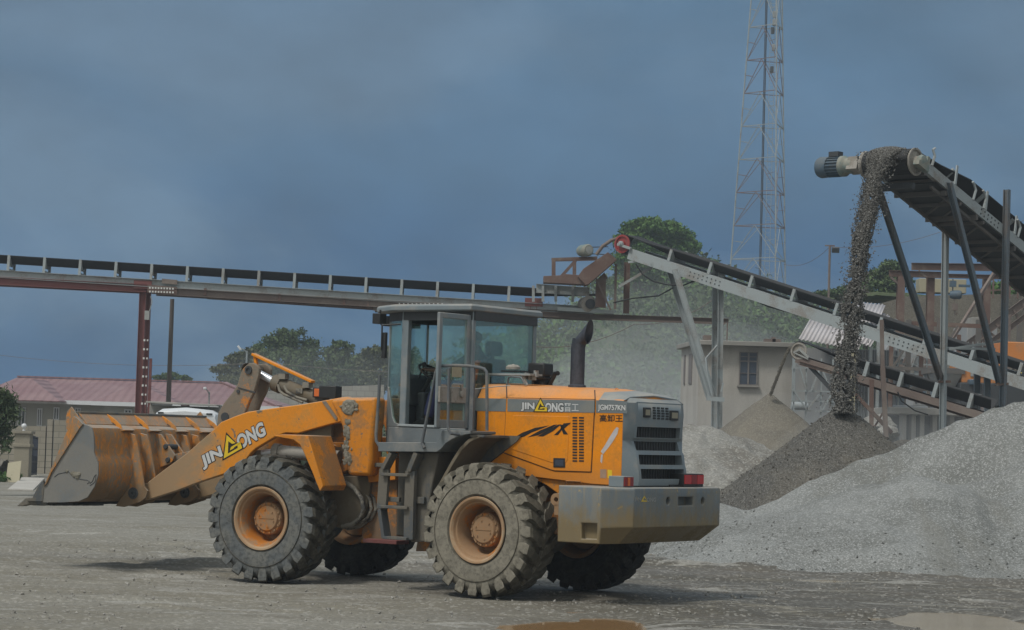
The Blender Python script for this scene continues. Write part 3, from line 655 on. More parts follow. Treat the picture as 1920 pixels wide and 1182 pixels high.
def PB(lst, d, dd=0):     # blobs given as (px, py, radius px, height px) at distance d
    k = d / F; r = random.Random(len(lst)); o = []
    for (x, y, a, b) in lst: o.append((tuple(at(x, y, d + r.uniform(-1, 1) * a * k * .6)), (a * k, a * k, b * k)))
    return o
g = 'trees behind the site'
def base_at(px, d): p = at(px, 800, d); return (p.x, p.y, 0)
tree(base_at(470, 150), 6.5, PB([(415, 692, 20, 9), (440, 676, 22, 12), (455, 700, 22, 12), (432, 712, 25, 10), (470, 665, 18, 12), (485, 690, 20, 16)], 150), 2600, 0.16, M['leaf_dull'], 'sparse olive tree with open forked limbs left of the boom', g, 11, 0.16, trunk_top=.5)
tree(base_at(535, 158), 8, PB([(500, 655, 30, 22), (545, 636, 30, 20), (560, 660, 34, 26), (520, 680, 40, 26), (570, 690, 36, 24), (480, 672, 22, 16)], 158), 7000, 0.17, M['leaf'], 'tall green tree behind the loader tilt cylinder', g, 12, 0.22)
tree(base_at(650, 165), 8, PB([(628, 672, 24, 20), (640, 655, 18, 14), (610, 700, 34, 26), (668, 690, 34, 26), (650, 710, 46, 24)], 165), 6500, 0.18, M['leaf'], 'round topped green tree between the tilt cylinder and the cab', g, 13, 0.22)
tree(base_at(712, 160), 7, PB([(700, 668, 24, 16), (735, 672, 26, 20), (710, 700, 44, 30), (760, 690, 34, 30), (800, 700, 34, 26)], 160), 6500, 0.18, M['leaf_dull'], 'broad hazy tree seen partly through the cab windscreen', g, 14, 0.22)
tree(base_at(590, 172), 5, PB([(560, 715, 60, 22), (500, 722, 50, 18), (640, 722, 60, 20)], 172), 4500, 0.2, M['leaf_dull'], 'low spreading olive tree behind the pale block wall', g, 19, 0.2)
tree(base_at(335, 170), 4.2, PB([(300, 708, 14, 4), (322, 706, 14, 7), (345, 710, 12, 5)], 170), 900, 0.15, M['leaf'], 'tree top just showing over the red roof ridge', g, 15, 0.2)
hill_d = 170
tree(base_at(1225, 160), 15, PB([(1190, 438, 30, 20), (1230, 432, 42, 20), (1268, 446, 32, 20), (1288, 464, 20, 16), (1170, 452, 18, 12), (1230, 470, 60, 30), (1205, 417, 20, 7), (1250, 424, 22, 8), (1285, 492, 24, 22), (1205, 500, 45, 28)], 160), 21000, 0.19, M['leaf_bright'], 'big bright green rounded tree rising behind the red belt pulley', g, 16, 0.5, sub=40)
tree(base_at(1652, 128), 9, PB([(1668, 502, 22, 12), (1650, 522, 26, 16), (1640, 545, 34, 18), (1680, 530, 26, 18), (1600, 548, 34, 12), (1560, 552, 30, 8)], 128), 5200, 0.15, M['leaf'], 'small green tree left of the brown steel gantry', g, 17, 0.2)
# mango tree leaning in at the left edge: drooping leaf sprays
mb_ = PB([(8, 748, 20, 14), (14, 785, 24, 18), (-12, 765, 30, 34), (4, 825, 18, 20), (-20, 815, 26, 26), (20, 770, 14, 12), (-8, 732, 16, 8)], 60)
tree(base_at(-45, 60), 3.2, mb_, 1700, 0.10, M['leaf_dark'], 'dark leafy mango tree at the left edge beside the gate pillar', None, 18, 0.16, trunk_top=.45, sub=14, flat=.26, spread=.30)
# wooded hill side behind the building (one mass of bush)
hpx = [900, 980, 1050, 1110, 1160, 1210, 1260, 1310, 1370, 1430, 1500, 1570, 1640, 1760, 1900, 2050]
hpy = [670, 650, 622, 578, 538, 510, 505, 520, 565, 592, 612, 622, 625, 620, 620, 625]
hx = np.array([at(a, b, hill_d).x for a, b in zip(hpx, hpy)]); hzz = np.array([at(a, b, hill_d).z for a, b in zip(hpx, hpy)])
xs = np.arange(hx[0] - 25, hx[-1] + 60, 0.8); ys = np.arange(118, 330, 1.6); X, Y = np.meshgrid(xs, ys)
def hillz(X, Y): return np.interp(X, hx, hzz, left=3.0, right=10.0) * sstep(120, 170, Y) * (1 - 0.6 * sstep(230, 330, Y)) * sstep(hx[0] - 25, hx[0] + 2, X)
Z = hillz(X, Y) + 0.5 * fbm(X * .2, Y * .2, 5, 3) * sstep(120, 140, Y) - 0.9
M['hill'] = gravel('dry_grass_slope', (0.05, 0.07, 0.03), (0.10, 0.11, 0.05), (0.07, 0.09, 0.04), 3.0, 0.5, 0.2, 0.1)
tag(grid_mesh('hill', X, Y, Z, M['hill']), kind='structure')
bl = []; r_ = random.Random(5)
for i in range(420):
    x = r_.uniform(hx[0] - 5, hx[-1] + 15); y = r_.uniform(124, 182); s = r_.uniform(1.2, 2.9)
    zz = float(hillz(np.array([x]), np.array([y]))[0]); bl.append(((x, y, zz + s * .05), (s * 1.3, s * 1.2, s * r_.uniform(.55, .9))))
V, Fc = leaves(bl[:300], 120000, 0.17, 31, sub=20, spread=.14); tag(mesh_np('bushes', V, Fc, M['leaf']), kind='stuff')
V, Fc = leaves(bl[300:], 42000, 0.17, 32, sub=20, spread=.14); tag(mesh_np('scrub', V, Fc, M['leaf_bright']), kind='stuff')

# ================================================================ haze of quarry dust
def volume(name, col, dens, ani=0.2):
    m = bpy.data.materials.new(name); m.use_nodes = True; t = m.node_tree; t.nodes.clear()
    o = t.nodes.new('ShaderNodeOutputMaterial'); p = t.nodes.new('ShaderNodeVolumePrincipled')
    p.inputs['Color'].default_value = (*col, 1); p.inputs['Density'].default_value = dens; p.inputs['Anisotropy'].default_value = ani
    t.links.new(p.outputs[0], o.inputs['Volume']); return m
hz = MB().box(-260, 260, -30, 345, -1.3, 60).build('haze', volume('thin_dusty_air', (0.80, 0.90, 1.0), 0.0007), smooth=False)
tag(hz, kind='stuff')
for (cx_, cd_, cz_, rx_, ry_, rz_, dn_) in ((1150, 108, 1.5, 6.5, 7, 4.5, .022), (1290, 114, 2.5, 8, 8, 5.5, .024), (1440, 98, 1.5, 6, 6, 4.0, .016), (1420, 76, 0.8, 5, 4, 2.8, .022), (1740, 70, 0.8, 4.5, 4, 2.6, .022), (1240, 136, 3.5, 12, 11, 7.5, .010), (1330, 150, 5, 15, 9, 9, .008), (1690, 90, 1.5, 6, 5, 4.2, .022), (600, 132, 2.0, 9, 9, 4.6, .009), (1620, 60, 1.0, 2.6, 2.5, 1.9, .03)):
    dc = MB().ball((px_x(cx_, cd_), cd_, cz_), rx_, ry_, rz_, 24, 14).build('dust_cloud', volume('quarry_dust_cloud', (0.93, 0.95, 0.95), dn_), smooth=True)
    tag(dc, kind='stuff')
# ================================================================ buildings and walls on the left
def poly_face(mb, pts, th=0.04):      # a thin solid panel through the points
    pts = [Vector(p) for p in pts]; n = (pts[1] - pts[0]).cross(pts[2] - pts[0]).normalized() * th
    k = len(pts); mb.add(pts + [p - n for p in pts], [tuple(range(k)), tuple(range(2 * k - 1, k - 1, -1))] + [(i, i + k, (i + 1) % k + k, (i + 1) % k) for i in range(k)])
H_ = thing('house', base_at(240, 97), 'long low house with a faded red hipped metal roof behind the block wall', 'house')
HD = 95.0
def hp(px, py, d): return at(px, py, d)
eL = hp(-60, 752, HD); eR = hp(524, 758, HD); rL = hp(33, 707.5, HD + 6); rR = hp(420, 719.5, HD + 6)
z_e = 0.5 * (eL.z + eR.z); z_r = 0.5 * (rL.z + rR.z); x0, x1 = eL.x, eR.x
mb = MB().box(x0 + .5, x1 - .5, HD + .5, HD + 11.5, 0, z_e - .02); mb.build('wall', M['house_wall'], H_)
mb = MB(); A_, B_ = (x0, HD, z_e), (x1, HD, z_e); R0, R1 = (rL.x, HD + 6, z_r), (rR.x, HD + 6, z_r)
C_, D_ = (x1, HD + 12, z_e), (x0, HD + 12, z_e)
poly_face(mb, [A_, B_, R1, R0]); poly_face(mb, [B_, C_, R1]); poly_face(mb, [C_, D_, R0, R1]); poly_face(mb, [D_, A_, R0])
# two hipped wings standing forward of the main roof
def wing(pxa, pxb, apx, apy, d, ridge_to):
    a = hp(pxa, 752, d); b = hp(pxb, 752, d); ze = z_e - .03; ap = hp(apx, apy, d + 3.2)
    bk0 = (a.x, HD + 4, ze); bk1 = (b.x, HD + 4, ze)
    poly_face(mb, [(a.x, d, ze), (b.x, d, ze), tuple(ap)]); poly_face(mb, [(b.x, d, ze), bk1, (ap.x, HD + 5, ap.z), tuple(ap)]); poly_face(mb, [bk0, (a.x, d, ze), tuple(ap), (ap.x, HD + 5, ap.z)])
    return a, b
a1, b1 = wing(172, 340, 257, 719, 93.2, 1)
a0, b0 = wing(-40, 113, 60, 711, 93.6, 1)
rf = mb.build('roof', M['red_roof'], H_, smooth=False)
mb = MB()
for p, q in (((rL.x, HD + 6, z_r), (rR.x, HD + 6, z_r)), (tuple(R1), tuple(B_))): mb.bar((p[0], p[1], p[2] + .04), (q[0], q[1], q[2] + .04), .25, .06)
mb.build('ridge_cap', M['red_roof'], H_)
mb = MB().bar((x0, HD - .06, z_e - .06), (a1.x - .1, HD - .06, z_e - .06), .06, .16).bar((b1.x + .1, HD - .06, z_e - .06), (x1, HD - .06, z_e - .06), .06, .16).bar((a1.x, 93.1, z_e - .08), (b1.x, 93.1, z_e - .08), .06, .16)
mb.build('gutter', M['white'], H_)
mb = MB().box(a1.x + .4, b1.x - .4, 93.7, HD + .45, 0, z_e - .06); mb.build('wall', M['house_wall'], H_)
for (xa, xb, ya, yb, d) in ((33, 49, 764, 800, HD + .5), (69, 80, 766, 800, HD + .5), (100, 112, 764, 788, HD + .5), (233, 248, 768, 776, 93.7), (140, 152, 765, 790, HD + .5)):
    p = hp(xa, yb, d); q = hp(xb, ya, d)
    w = MB().box(p.x, q.x, d - .05, d + .03, p.z, q.z).build('window', M['white'], H_)
    mid = (p.x + q.x) / 2
    MB().box(p.x + .05, mid - .03, d - .07, d - .04, p.z + .05, q.z - .05).box(mid + .03, q.x - .05, d - .07, d - .04, p.z + .05, q.z - .05).build('pane', M['win'], w)
# block walls
def wall_px(name, pts, d, th, z0, mat, label, cap=None):
    t0 = at(pts[0][0], 800, d); mb = MB()
    for (xa, ya), (xb, yb) in zip(pts[::2], pts[1::2]):
        p = at(xa, ya, d); q = at(xb, yb, d); mb.hexa([(p.x, d, z0), (q.x, d, z0), (q.x, d + th, z0), (p.x, d + th, z0), (p.x, d, p.z), (q.x, d, q.z), (q.x, d + th, q.z), (p.x, d + th, p.z)])
    return single(mb, name, mat, (t0.x, d, 0), label, 'wall')
wall_px('block_wall', [(-40, 798), (86, 799.5), (89, 786), (99, 786), (102, 788), (300, 792)], 86, .22, -.1, M['block'], 'sandy block boundary wall in front of the red roofed house')
wall_px('block_wall', [(484, 733), (560, 733.5), (561, 727), (720, 722)], 112, .25, 0, M['block_far'], 'pale block wall on the rise behind the loader boom')
# ground rises a little below that far wall
xs = np.arange(px_x(440, 112), px_x(900, 112), .8); ys = np.arange(100, 150, 1.0); X, Y = np.meshgrid(xs, ys)
Z = 2.4 * sstep(100, 111, Y) * sstep(150, 138, Y) * sstep(xs[0], xs[0] + 5, X) * sstep(xs[-1], xs[-1] - 7, X) + .2 * fbm(X * .3, Y * .3, 3, 3) - .15
tag(grid_mesh('embankment', X, Y, Z, M['hill']), kind='structure')
# gate pillar, lamp, gate, board, slab
p = at(41, 890, 80); T_ = thing('gate_pillar', (p.x, 80, 0), 'rendered square gate pillar with a moulded cap at the left edge', 'pillar')
zt = at(41, 808, 80).z; hw = 0.26
MB().box(p.x - hw, p.x + hw, 79.8, 80.3, -.1, zt - .10).build('shaft', M['pillar'], T_, bevel=.01)
MB().box(p.x - hw - .04, p.x + hw + .04, 79.76, 80.34, zt - .55, zt - .44).build('band', M['pillar'], T_, bevel=.015)
MB().box(p.x - hw - .07, p.x + hw + .07, 79.73, 80.37, zt - .10, zt).build('cap', M['pillar'], T_, bevel=.015)
L_ = thing('globe_lamp', (p.x, 80.05, zt), 'white glass ball lamp on top of the gate pillar', 'lamp')
MB().lathe([(0, .05), (.03, .05), (.04, .025), (.09, .025)], (p.x, 80.05, zt), (0, 0, 1), 12).build('stem', M['white'], L_)
MB().ball((p.x, 80.05, zt + .16), .09, n=16, m=10).build('globe', M['white'], L_)
g0 = at(55, 880, 80.1); g1 = at(68, 880, 81.6); G_ = thing('metal_gate', (g0.x, g0.y, 0), 'dark navy steel gate leaf standing open beside the pillar', 'gate')
za, zb = zt - .12, zt - .22
mb = MB()
for q, z_ in ((g0, za), (g1, zb)): mb.bar((q.x, q.y, .05), (q.x, q.y, z_), .05)
for f in (.05, .34, .7, .98): mb.bar((g0.x, g0.y, .05 + f * (za - .05)), (g1.x, g1.y, .05 + f * (zb - .05)), .045)
mb.build('gate_frame', M['navy'], G_)
mb = MB()
for k in range(1, 9):
    q = g0.lerp(g1, k / 9); mb.bar((q.x, q.y, .06), (q.x, q.y, za + (zb - za) * k / 9 - .01), .022)
q0, q1 = g0, g1; mb.hexa([(q0.x, q0.y, .08), (q1.x, q1.y, .08), (q1.x, q1.y + .004, .08), (q0.x, q0.y + .004, .08), (q0.x, q0.y, .72), (q1.x, q1.y, .68), (q1.x, q1.y + .004, .68), (q0.x, q0.y + .004, .72)])
mb.build('bars', M['navy'], G_)
a = at(10, 910, 73); b = at(36, 905, 73); ah = at(8, 868, 73.5).z; bh = at(32, 864, 73.5).z
single(MB().hexa([(a.x, 73, 0), (b.x, 73, 0), (b.x, 73.05, 0), (a.x, 73.05, 0), (a.x - .05, 73.5, ah), (b.x - .06, 73.5, bh), (b.x - .06, 73.55, bh), (a.x - .05, 73.55, ah)]), 'board', M['ply'], ((a.x + b.x) / 2, 73.1, 0), 'tan plywood board leaning against the gate pillar', 'board', bevel=.006)
pa = [at(41, 899, 77), at(84, 899, 77), at(62, 921, 65), at(14, 924, 65)]
single(MB().hexa([(q.x, q.y, -.05) for q in (pa[3], pa[2], pa[1], pa[0])] + [(pa[3].x, pa[3].y, .03), (pa[2].x, pa[2].y, .03), (pa[1].x, pa[1].y, .07), (pa[0].x, pa[0].y, .07)]), 'concrete_slab', M['render'], (pa[0].x, 71, 0), 'pale flat concrete slab lying before the gate', 'slab', bevel=.01)
xs = np.arange(px_x(-60, 76), px_x(22, 76), .08); ys = np.arange(70, 80, .1); X, Y = np.meshgrid(xs, ys)
Z = cone(X, Y, px_x(-10, 75), 75.5, .62, .42, .4, 5, .4) + .15 * fbm(X * 2, Y * 2, 4, 4)
tag(grid_mesh('earth_mound', X, Y, Z, M['sand'], loc=(px_x(-10, 75), 75, 0)), 'low earth mound with weeds at the far left edge', 'mound')
V, Fc = leaves([((px_x(-2 + 7 * k, 73), 73 + .2 * k, .12), (.3, .3, .16)) for k in range(4)], 700, .05, 3); tag(mesh_np('weeds', V, Fc, M['leaf_bright']), kind='stuff')
# poles and small lamps
def pole(pxt, pyt, pxb, d, r, mat, label, name='utility_pole', cat='pole'):
    t = at(pxt, pyt, d); b = at(pxb, 800, d); return single(MB().tube([(b.x, d, -.3), (t.x, d, t.z)], [r * 1.15, r * .85], 10), name, mat, (b.x, d, 0), label, cat)
pole(323, 561, 314, 82, .085, M['wood_pole'], 'bare dark timber pole standing beyond the white truck')
pole(500.5, 672, 501, 140, .07, M['rust_light'], 'thin distant pole in front of the green trees')
def lamp_pole(px, pyt, d, r, hd, label, arm=.5, nm='street_lamp'):
    t = at(px, pyt, d); T = thing(nm, (t.x, d, 0), label, 'street lamp')
    MB().tube([(t.x, d, -.2), (t.x, d, t.z)], [r * 1.2, r], 8).build('pole', M['steel'], T)
    MB().tube([(t.x, d, t.z - .1), (t.x + arm * .5, d - .1, t.z + .05), (t.x + arm, d - .2, t.z + .1)], r * .7, 6).build('arm', M['steel'], T)
    MB().cbox((t.x + arm * 1.2, d - .2, t.z + .12), (math.cos(hd), 0, math.sin(hd)), (0, 1, 0), (-math.sin(hd), 0, math.cos(hd)), abs(arm) * .45, .1, .05).build('lamp_head', M['white'], T, bevel=.02)
lamp_pole(463, 658, 120, .05, -.9, 'slim lamp post with a white tilted head above the boom tip', -.3)
lamp_pole(392.5, 735, 90, .03, .1, 'short thin lamp post standing in front of the red roof', -.12)
t_ = at(1556, 461, 120); T = thing('floodlight_pole', (t_.x, 120, 0), 'thin floodlight mast left of the falling stone', 'light pole')
b_ = at(1552, 640, 120)
MB().tube([(b_.x, 120, 0), (t_.x, 120, t_.z)], .06, 8).build('pole', M['rust_light'], T)
MB().bar((t_.x - .25, 120, t_.z), (t_.x + .25, 120, t_.z), .06).build('crossarm', M['rust'], T)
MB().cbox((t_.x + .28, 119.9, t_.z - .22), (1, 0, 0), (0, .9, .4), (0, -.4, .9), .19, .08, .14).build('floodlight', M['dark'], T, bevel=.02)
def wire(name, pts, r, label, sag=.4):
    P0 = [Vector(p) for p in pts]; out_ = []
    for a, b in zip(P0[:-1], P0[1:]):
        for k in range(9):
            f = k / 8; q = a.lerp(b, f); q.z -= sag * 4 * f * (1 - f); out_.append(q)
    return single(MB().tube(out_, r * .6, 5), name, M['rust_light'], P0[0][:], label, 'cable')
wire('power_line', [at(-20, 664, 140), at(501, 680, 140), at(1010, 690, 135)], .02, 'thin power line crossing low behind the timber pole')
wire('power_line', [at(1470, 496, 125), at(1556, 463, 120), at(1790, 425, 118), at(1950, 400, 118)], .02, 'thin power line running from the floodlight mast to the right')
wire('power_line', [at(1000, 650, 110), at(1190, 608, 112), at(1340, 560, 115)], .03, 'thin yellowish cable rising across the hillside')

# ================================================================ parked truck behind the bucket
TD = 74.0; sc = TD / F
T = thing('dump_truck', (px_x(347, TD), TD, 0), 'white cabbed tipper truck facing the viewer, roof showing over the bucket', 'truck')
tx = px_x(347, TD); zt = at(347, 765, TD).z; w2 = 1.03
prof = [(-w2, .9), (-w2 + .02, zt - .5), (-w2 + .1, zt - .18), (-w2 + .3, zt - .05), (0, zt + .01), (w2 - .3, zt - .05), (w2 - .1, zt - .18), (w2 - .02, zt - .5), (w2, .9)]
r1 = [(tx + a, TD - .12, b - (.10 if b > zt - .3 else 0)) for a, b in prof]; r2 = [(tx + a, TD + .1, b) for a, b in prof]; r3 = [(tx + a, TD + 1.5, b) for a, b in prof]
MB().loft([r1, r2, r3]).build('cab', M['white'], T, bevel=.02)
def shifted(poly, dx): return [(a + dx, b) for a, b in poly]
MB().prism(shifted([(-w2 + .12, zt - 1.15), (w2 - .12, zt - 1.15), (w2 - .18, zt - .40), (w2 - .3, zt - .33), (-w2 + .3, zt - .33), (-w2 + .18, zt - .40)], tx), TD - .16, TD - .11).build('windscreen', M['win'], T)
mb = MB(); rr = random.Random(2)
x = tx - .78
while x < tx + .55:
    w = rr.uniform(.05, .12); mb.box(x, x + w, TD - .172, TD - .165, zt - .42 + rr.uniform(0, .01), zt - .355); x += w + rr.uniform(.005, .02)
mb.build('windscreen_banner', M['letter'], T)
for s in (-1, 1):
    MB().box(tx + s * .76 - .09, tx + s * .76 + .09, TD - .15, TD - .05, zt - .20, zt - .15).build('marker_lamp', M['black'], T)
    MB().box(tx + s * .75 - .2, tx + s * .75 + .2, TD - .2, TD - .1, .75, .95).build('headlight', M['lens'], T)
    MB().tube([(tx + s * 1.05, TD, zt - .5), (tx + s * 1.2, TD - .15, zt - .45), (tx + s * 1.2, TD - .15, zt - 1.0)], .02, 6).box(tx + s * 1.2 - .09, tx + s * 1.2 + .09, TD - .18, TD - .13, zt - 1.0, zt - .6).build('mirror', M['black'], T)
MB().box(tx - 1.05, tx + 1.05, TD - .3, TD - .0, .45, .75).build('bumper', M['white'], T, bevel=.03)
MB().box(tx - .7, tx + .7, TD - .17, TD - .12, .95, 1.2).build('grille', M['black'], T)
zb = at(347, 755, TD + 1.9).z
mb = MB(); x0b, x1b = px_x(280, TD + 1.9), px_x(412, TD + 1.9)
mb.box(x0b, x1b, TD + 1.8, TD + 1.9, .95, zb - .12).box(x0b, x0b + .06, TD + 1.9, TD + 6.5, .95, zb).box(x1b - .06, x1b, TD + 1.9, TD + 6.5, .95, zb - .05).box(x0b + .06, x1b - .06, TD + 6.4, TD + 6.5, .95, zb - .3).box(x0b + .06, x1b - .06, TD + 1.9, TD + 6.4, .9, .96)
mb.hexa([(x0b, TD + .95, zb - .06), (x1b, TD + .95, zb - .10), (x1b, TD + 1.9, zb - .10), (x0b, TD + 1.9, zb - .06), (x0b, TD + .95, zb), (x1b, TD + .95, zb - .05), (x1b, TD + 1.9, zb - .04), (x0b, TD + 1.9, zb + .01)])
mb.build('tipper_body', M['slab'], T, bevel=.01)
MB().box(tx - .45, tx + .45, TD + .2, TD + 6.2, .55, .85).build('chassis', M['dark'], T)
for yy in (TD + .6, TD + 4.3, TD + 5.5):
    for s in (-1, 1):
        w = MB().lathe([(-.13, .3), (-.14, .44), (-.1, .5), (.1, .5), (.14, .44), (.13, .3)], (tx + s * .93, yy, .5), (1, 0, 0), 24).build('tyre', M['tyre_dark'], T)
        MB().lathe([(-.1, .30), (0, .28), (.05, .12), (.1, .10), (.1, .0)], (tx + s * .93, yy, .5), (s, 0, 0), 18).build('wheel_rim', M['white'], w)

# ================================================================ lattice tower
tw = thing('lattice_tower', base_at(1412, 200), 'tall slender lattice radio mast in faded red and white sections', 'tower')
def tw_w(z):   # leg spread in metres at height z
    z0 = at(1422, 510, 200).z; z1 = at(1440, 0, 200).z; return np.interp(z, [-5, z0, z1, z1 + 30], [4.70 + (z0 + 5) * .088, 4.70, 2.58, 0.7])
ax = at(1433, 450, 200); ang0 = rad(14)
def leg(k, z):
    R_ = tw_w(z) / math.sqrt(3) * 1.06; a = ang0 + k * 2 * math.pi / 3 - math.pi / 6 + math.pi
    return Vector((ax.x + R_ * math.cos(a), 200 + R_ * math.sin(a), z))
zt_ = at(1440, -120, 200).z; bay = 2.84; zs = [at(1424, 299, 200).z + bay * k for k in range(-9, 12)]; zs = [z for z in zs if -1 < z < zt_]
zs = [0] + zs
cols = [M['rust_light'], M['letter']]
M['tower_red'] = paint('faded_tower_red', (0.16, 0.10, 0.095), (0.2, 0.18, 0.17), .6, 1, .7); M['tower_white'] = paint('faded_tower_white', (0.28, 0.30, 0.305), (0.22, 0.22, 0.22), .4, 1, .7)
for k in range(3): MB().tube([leg(k, 0), leg(k, zs[-1])], .06, 6).build('leg', M['steel'], tw)
for i, (za, zb_) in enumerate(zip(zs[:-1], zs[1:])):
    mt = M['tower_red'] if (i // 2) % 2 == 0 else M['tower_white']; mb = MB()
    for k in range(3):
        a0, a1, b0, b1 = leg(k, za), leg((k + 1) % 3, za), leg(k, zb_), leg((k + 1) % 3, zb_)
        mb.bar(a0, a1, .06); m0 = (b0 + b1) / 2
        mb.bar(a0, m0, .045); mb.bar(a1, m0, .045)
        mb.bar((a0 + m0) / 2 , b0.lerp(a0, .45), .03); mb.bar((a1 + m0) / 2, b1.lerp(a1, .45), .03)
    mb.build('bracing', mt, tw)
cx, cy = ax.x + .25, 199.6; mb = MB()
for s in (-.2, .2): mb.bar((cx + s, cy, 0), (cx + s, cy, zs[-1]), .035)
z_ = .3
while z_ < zs[-1]: mb.bar((cx - .2, cy, z_), (cx + .2, cy, z_), .025); z_ += .35
mb.build('ladder', M['steel'], tw)
MB().tube([(ax.x - .28, 199.7, 0), (ax.x - .28, 199.7, zs[-1])], .05, 6).tube([(ax.x - .38, 199.8, 0), (ax.x - .38, 199.8, zs[-1])], .035, 6).build('feeder_cable', M['black'], tw)
for py, s in ((92, 1), (45, 1), (30, 1), (133, -1), (60, -1)):
    z_ = at(1440, py, 200).z; MB().box(cx + s * .05 - .12, cx + s * .05 + .14, 199.0, 199.4, z_ - .3, z_ + .25).build('antenna', M['tower_white'] if s > 0 else M['dark'], tw, bevel=.03)

# ================================================================ cream building, shed and plant at the back right
BD = 84.0
B_ = thing('concrete_building', base_at(1390, BD), 'dusty cream flat roofed building with one tall blue window', 'building')
cl = at(1311, 640, BD); cr = at(1496, 640, BD); zt = at(1400, 650, BD).z; bk = at(1277, 700, BD + 4.5)
mb = MB(); mb.hexa([(cl.x, BD, -.2), (cr.x, BD, -.2), (cr.x, BD + 6, -.2), (bk.x, BD + 4.5, -.2), (cl.x, BD, zt), (cr.x, BD, zt), (cr.x, BD + 6, zt), (bk.x, BD + 4.5, zt)])
mb.build('wall', M['render'], B_)
e = .18; MB().hexa([(cl.x - e, BD - .35, zt), (cr.x + .05, BD - .35, zt), (cr.x + .05, BD + 6.2, zt), (bk.x - e, BD + 4.8, zt), (cl.x - e, BD - .35, zt + .17), (cr.x + .05, BD - .35, zt + .17), (cr.x + .05, BD + 6.2, zt + .17), (bk.x - e, BD + 4.8, zt + .17)]).build('roof_slab', M['slab'], B_, bevel=.02)
p = at(1385, 722, BD); q = at(1421, 661, BD)
wf = MB()
M['win_frame'] = paint('dusty_grey_window_frame', (0.17, 0.155, 0.15), (0.26, 0.245, 0.23), .5, 3, .7)
xm = (p.x + q.x) / 2; zm = p.z + (q.z - p.z) * .70
for a, b in ((p.x, p.x + .04), (q.x - .04, q.x), (xm - .03, xm + .03)): wf.box(a, b, BD - .06, BD + .02, p.z, q.z)
for zz, hh in ((p.z, .03), (q.z - .03, .03), (zm, .05), (p.z + (zm - p.z) * .5, .02), (zm + (q.z - zm) * .5, .02)): wf.box(p.x + .041, xm - .031, BD - .057, BD + .02, zz, zz + hh).box(xm + .031, q.x - .041, BD - .057, BD + .02, zz, zz + hh)
w = wf.build('window', M['win_frame'], B_); M['win_blue'] = NT('dusty_window_pane').fin((0.06, 0.075, 0.10), .3)
MB().box(p.x + .01, q.x - .01, BD - .03, BD - .01, p.z + .01, q.z - .01).build('pane', M['win_blue'], w)
MB().box(p.x - .06, q.x + .06, BD - .12, BD, p.z - .07, p.z - .004).build('window_sill', M['slab'], w)
sd_ = (Vector((bk.x, BD + 4.5, 0)) - Vector((cl.x, BD, 0))); ns = Vector((sd_.y, -sd_.x, 0)).normalized() * -1
ns = Vector((-abs(ns.x), -abs(ns.y), 0))
for f0, f1 in ((.34, .52), (.74, .82)):
    a = Vector((cl.x, BD, 0)) + sd_ * f0; b = Vector((cl.x, BD, 0)) + sd_ * f1; z0, z1 = at(1290, 720, BD + 2).z, at(1290, 664, BD + 2).z
    MB().hexa([(v.x + o.x, v.y + o.y, z) for z in (z0, z1) for v, o in ((a, ns * .03), (b, ns * .03), (b, ns * -.05), (a, ns * -.05))]).build('window', M['win_frame'], B_)
for (xa, xb, h) in ((1318, 1332, .22), (1432, 1462, .15), (1446, 1452, .22)):
    a = at(xa, 640, BD + 1); b = at(xb, 640, BD + 1); MB().box(a.x, b.x, BD + .6, BD + 1.2, zt + .17, zt + .17 + h).build('roof_block', M['rust_light'], B_)
for x in (1355, 1363): q = at(x, 640, BD + .5); MB().tube([(q.x, BD + .5, zt + .1), (q.x, BD + .5, zt + .9)], .02, 6).build('starter_bar', M['rust'], B_)
# shed with tumbled corrugated sheets
def corrugated(mb, p0, p1, p2, waves, amp=.025):   # sheet p0->p1 across the waves, p0->p2 along them
    p0, p1, p2 = Vector(p0), Vector(p1), Vector(p2); n = (p1 - p0).cross(p2 - p0).normalized(); N = waves * 8; vs = []
    for k in range(N + 1):
        o = n * (amp * math.sin(2 * math.pi * waves * k / N)); a = p0.lerp(p1, k / N) + o; vs += [a, a + (p2 - p0)]
    mb.add(vs, [(2 * k, 2 * k + 2, 2 * k + 3, 2 * k + 1) for k in range(N)])
M['sheet'] = paint('dusty_corrugated_sheet', (0.44, 0.42, 0.43), (0.33, 0.30, 0.29), .4, .8, .6, stretch=(3, 1, 1), bump=.05)
M['mist_wall'] = paint('dust_coated_sheet_wall', (0.26, 0.275, 0.29), (0.34, 0.34, 0.33), .6, .6, .8, stretch=(3, 3, .5))
SD = 80.0
Sh = thing('corrugated_shed', base_at(1580, SD), 'grey open shed under pale sagging corrugated roof sheets', 'shed')
mb = MB(); corrugated(mb, at(1497, 636, SD), at(1610, 655, SD), at(1522, 592, SD + 3), 15); o = mb.build('roof_sheet', M['sheet'], Sh); o.modifiers.new('solid', 'SOLIDIFY').thickness = .01
mb = MB(); corrugated(mb, at(1606, 640, SD - .3), at(1632, 650, SD - .3), at(1644, 583, SD + 3), 4); o = mb.build('roof_sheet', M['sheet'], Sh); o.modifiers.new('solid', 'SOLIDIFY').thickness = .01
mb = MB(); corrugated(mb, at(1588, 600, SD + .6), at(1646, 606, SD + .6), at(1604, 566, SD + 3.4), 8); o = mb.build('roof_sheet', M['sheet'], Sh); o.modifiers.new('solid', 'SOLIDIFY').thickness = .01
a = at(1590, 800, SD + 3); b = at(1680, 800, SD + 3); zt = at(1600, 655, SD + 3).z
mb = MB(); corrugated(mb, (a.x, a.y, 0), (b.x, b.y, 0), (a.x, a.y, zt), 16, .04); mb.build('back_wall', M['mist_wall'], Sh)
a = at(1484, 800, SD + 3); mb = MB(); mb.box(a.x, at(1590, 800, SD + 3).x, SD + 3, SD + 3.1, 0, zt); mb.build('back_wall', M['mist_wall'], Sh)
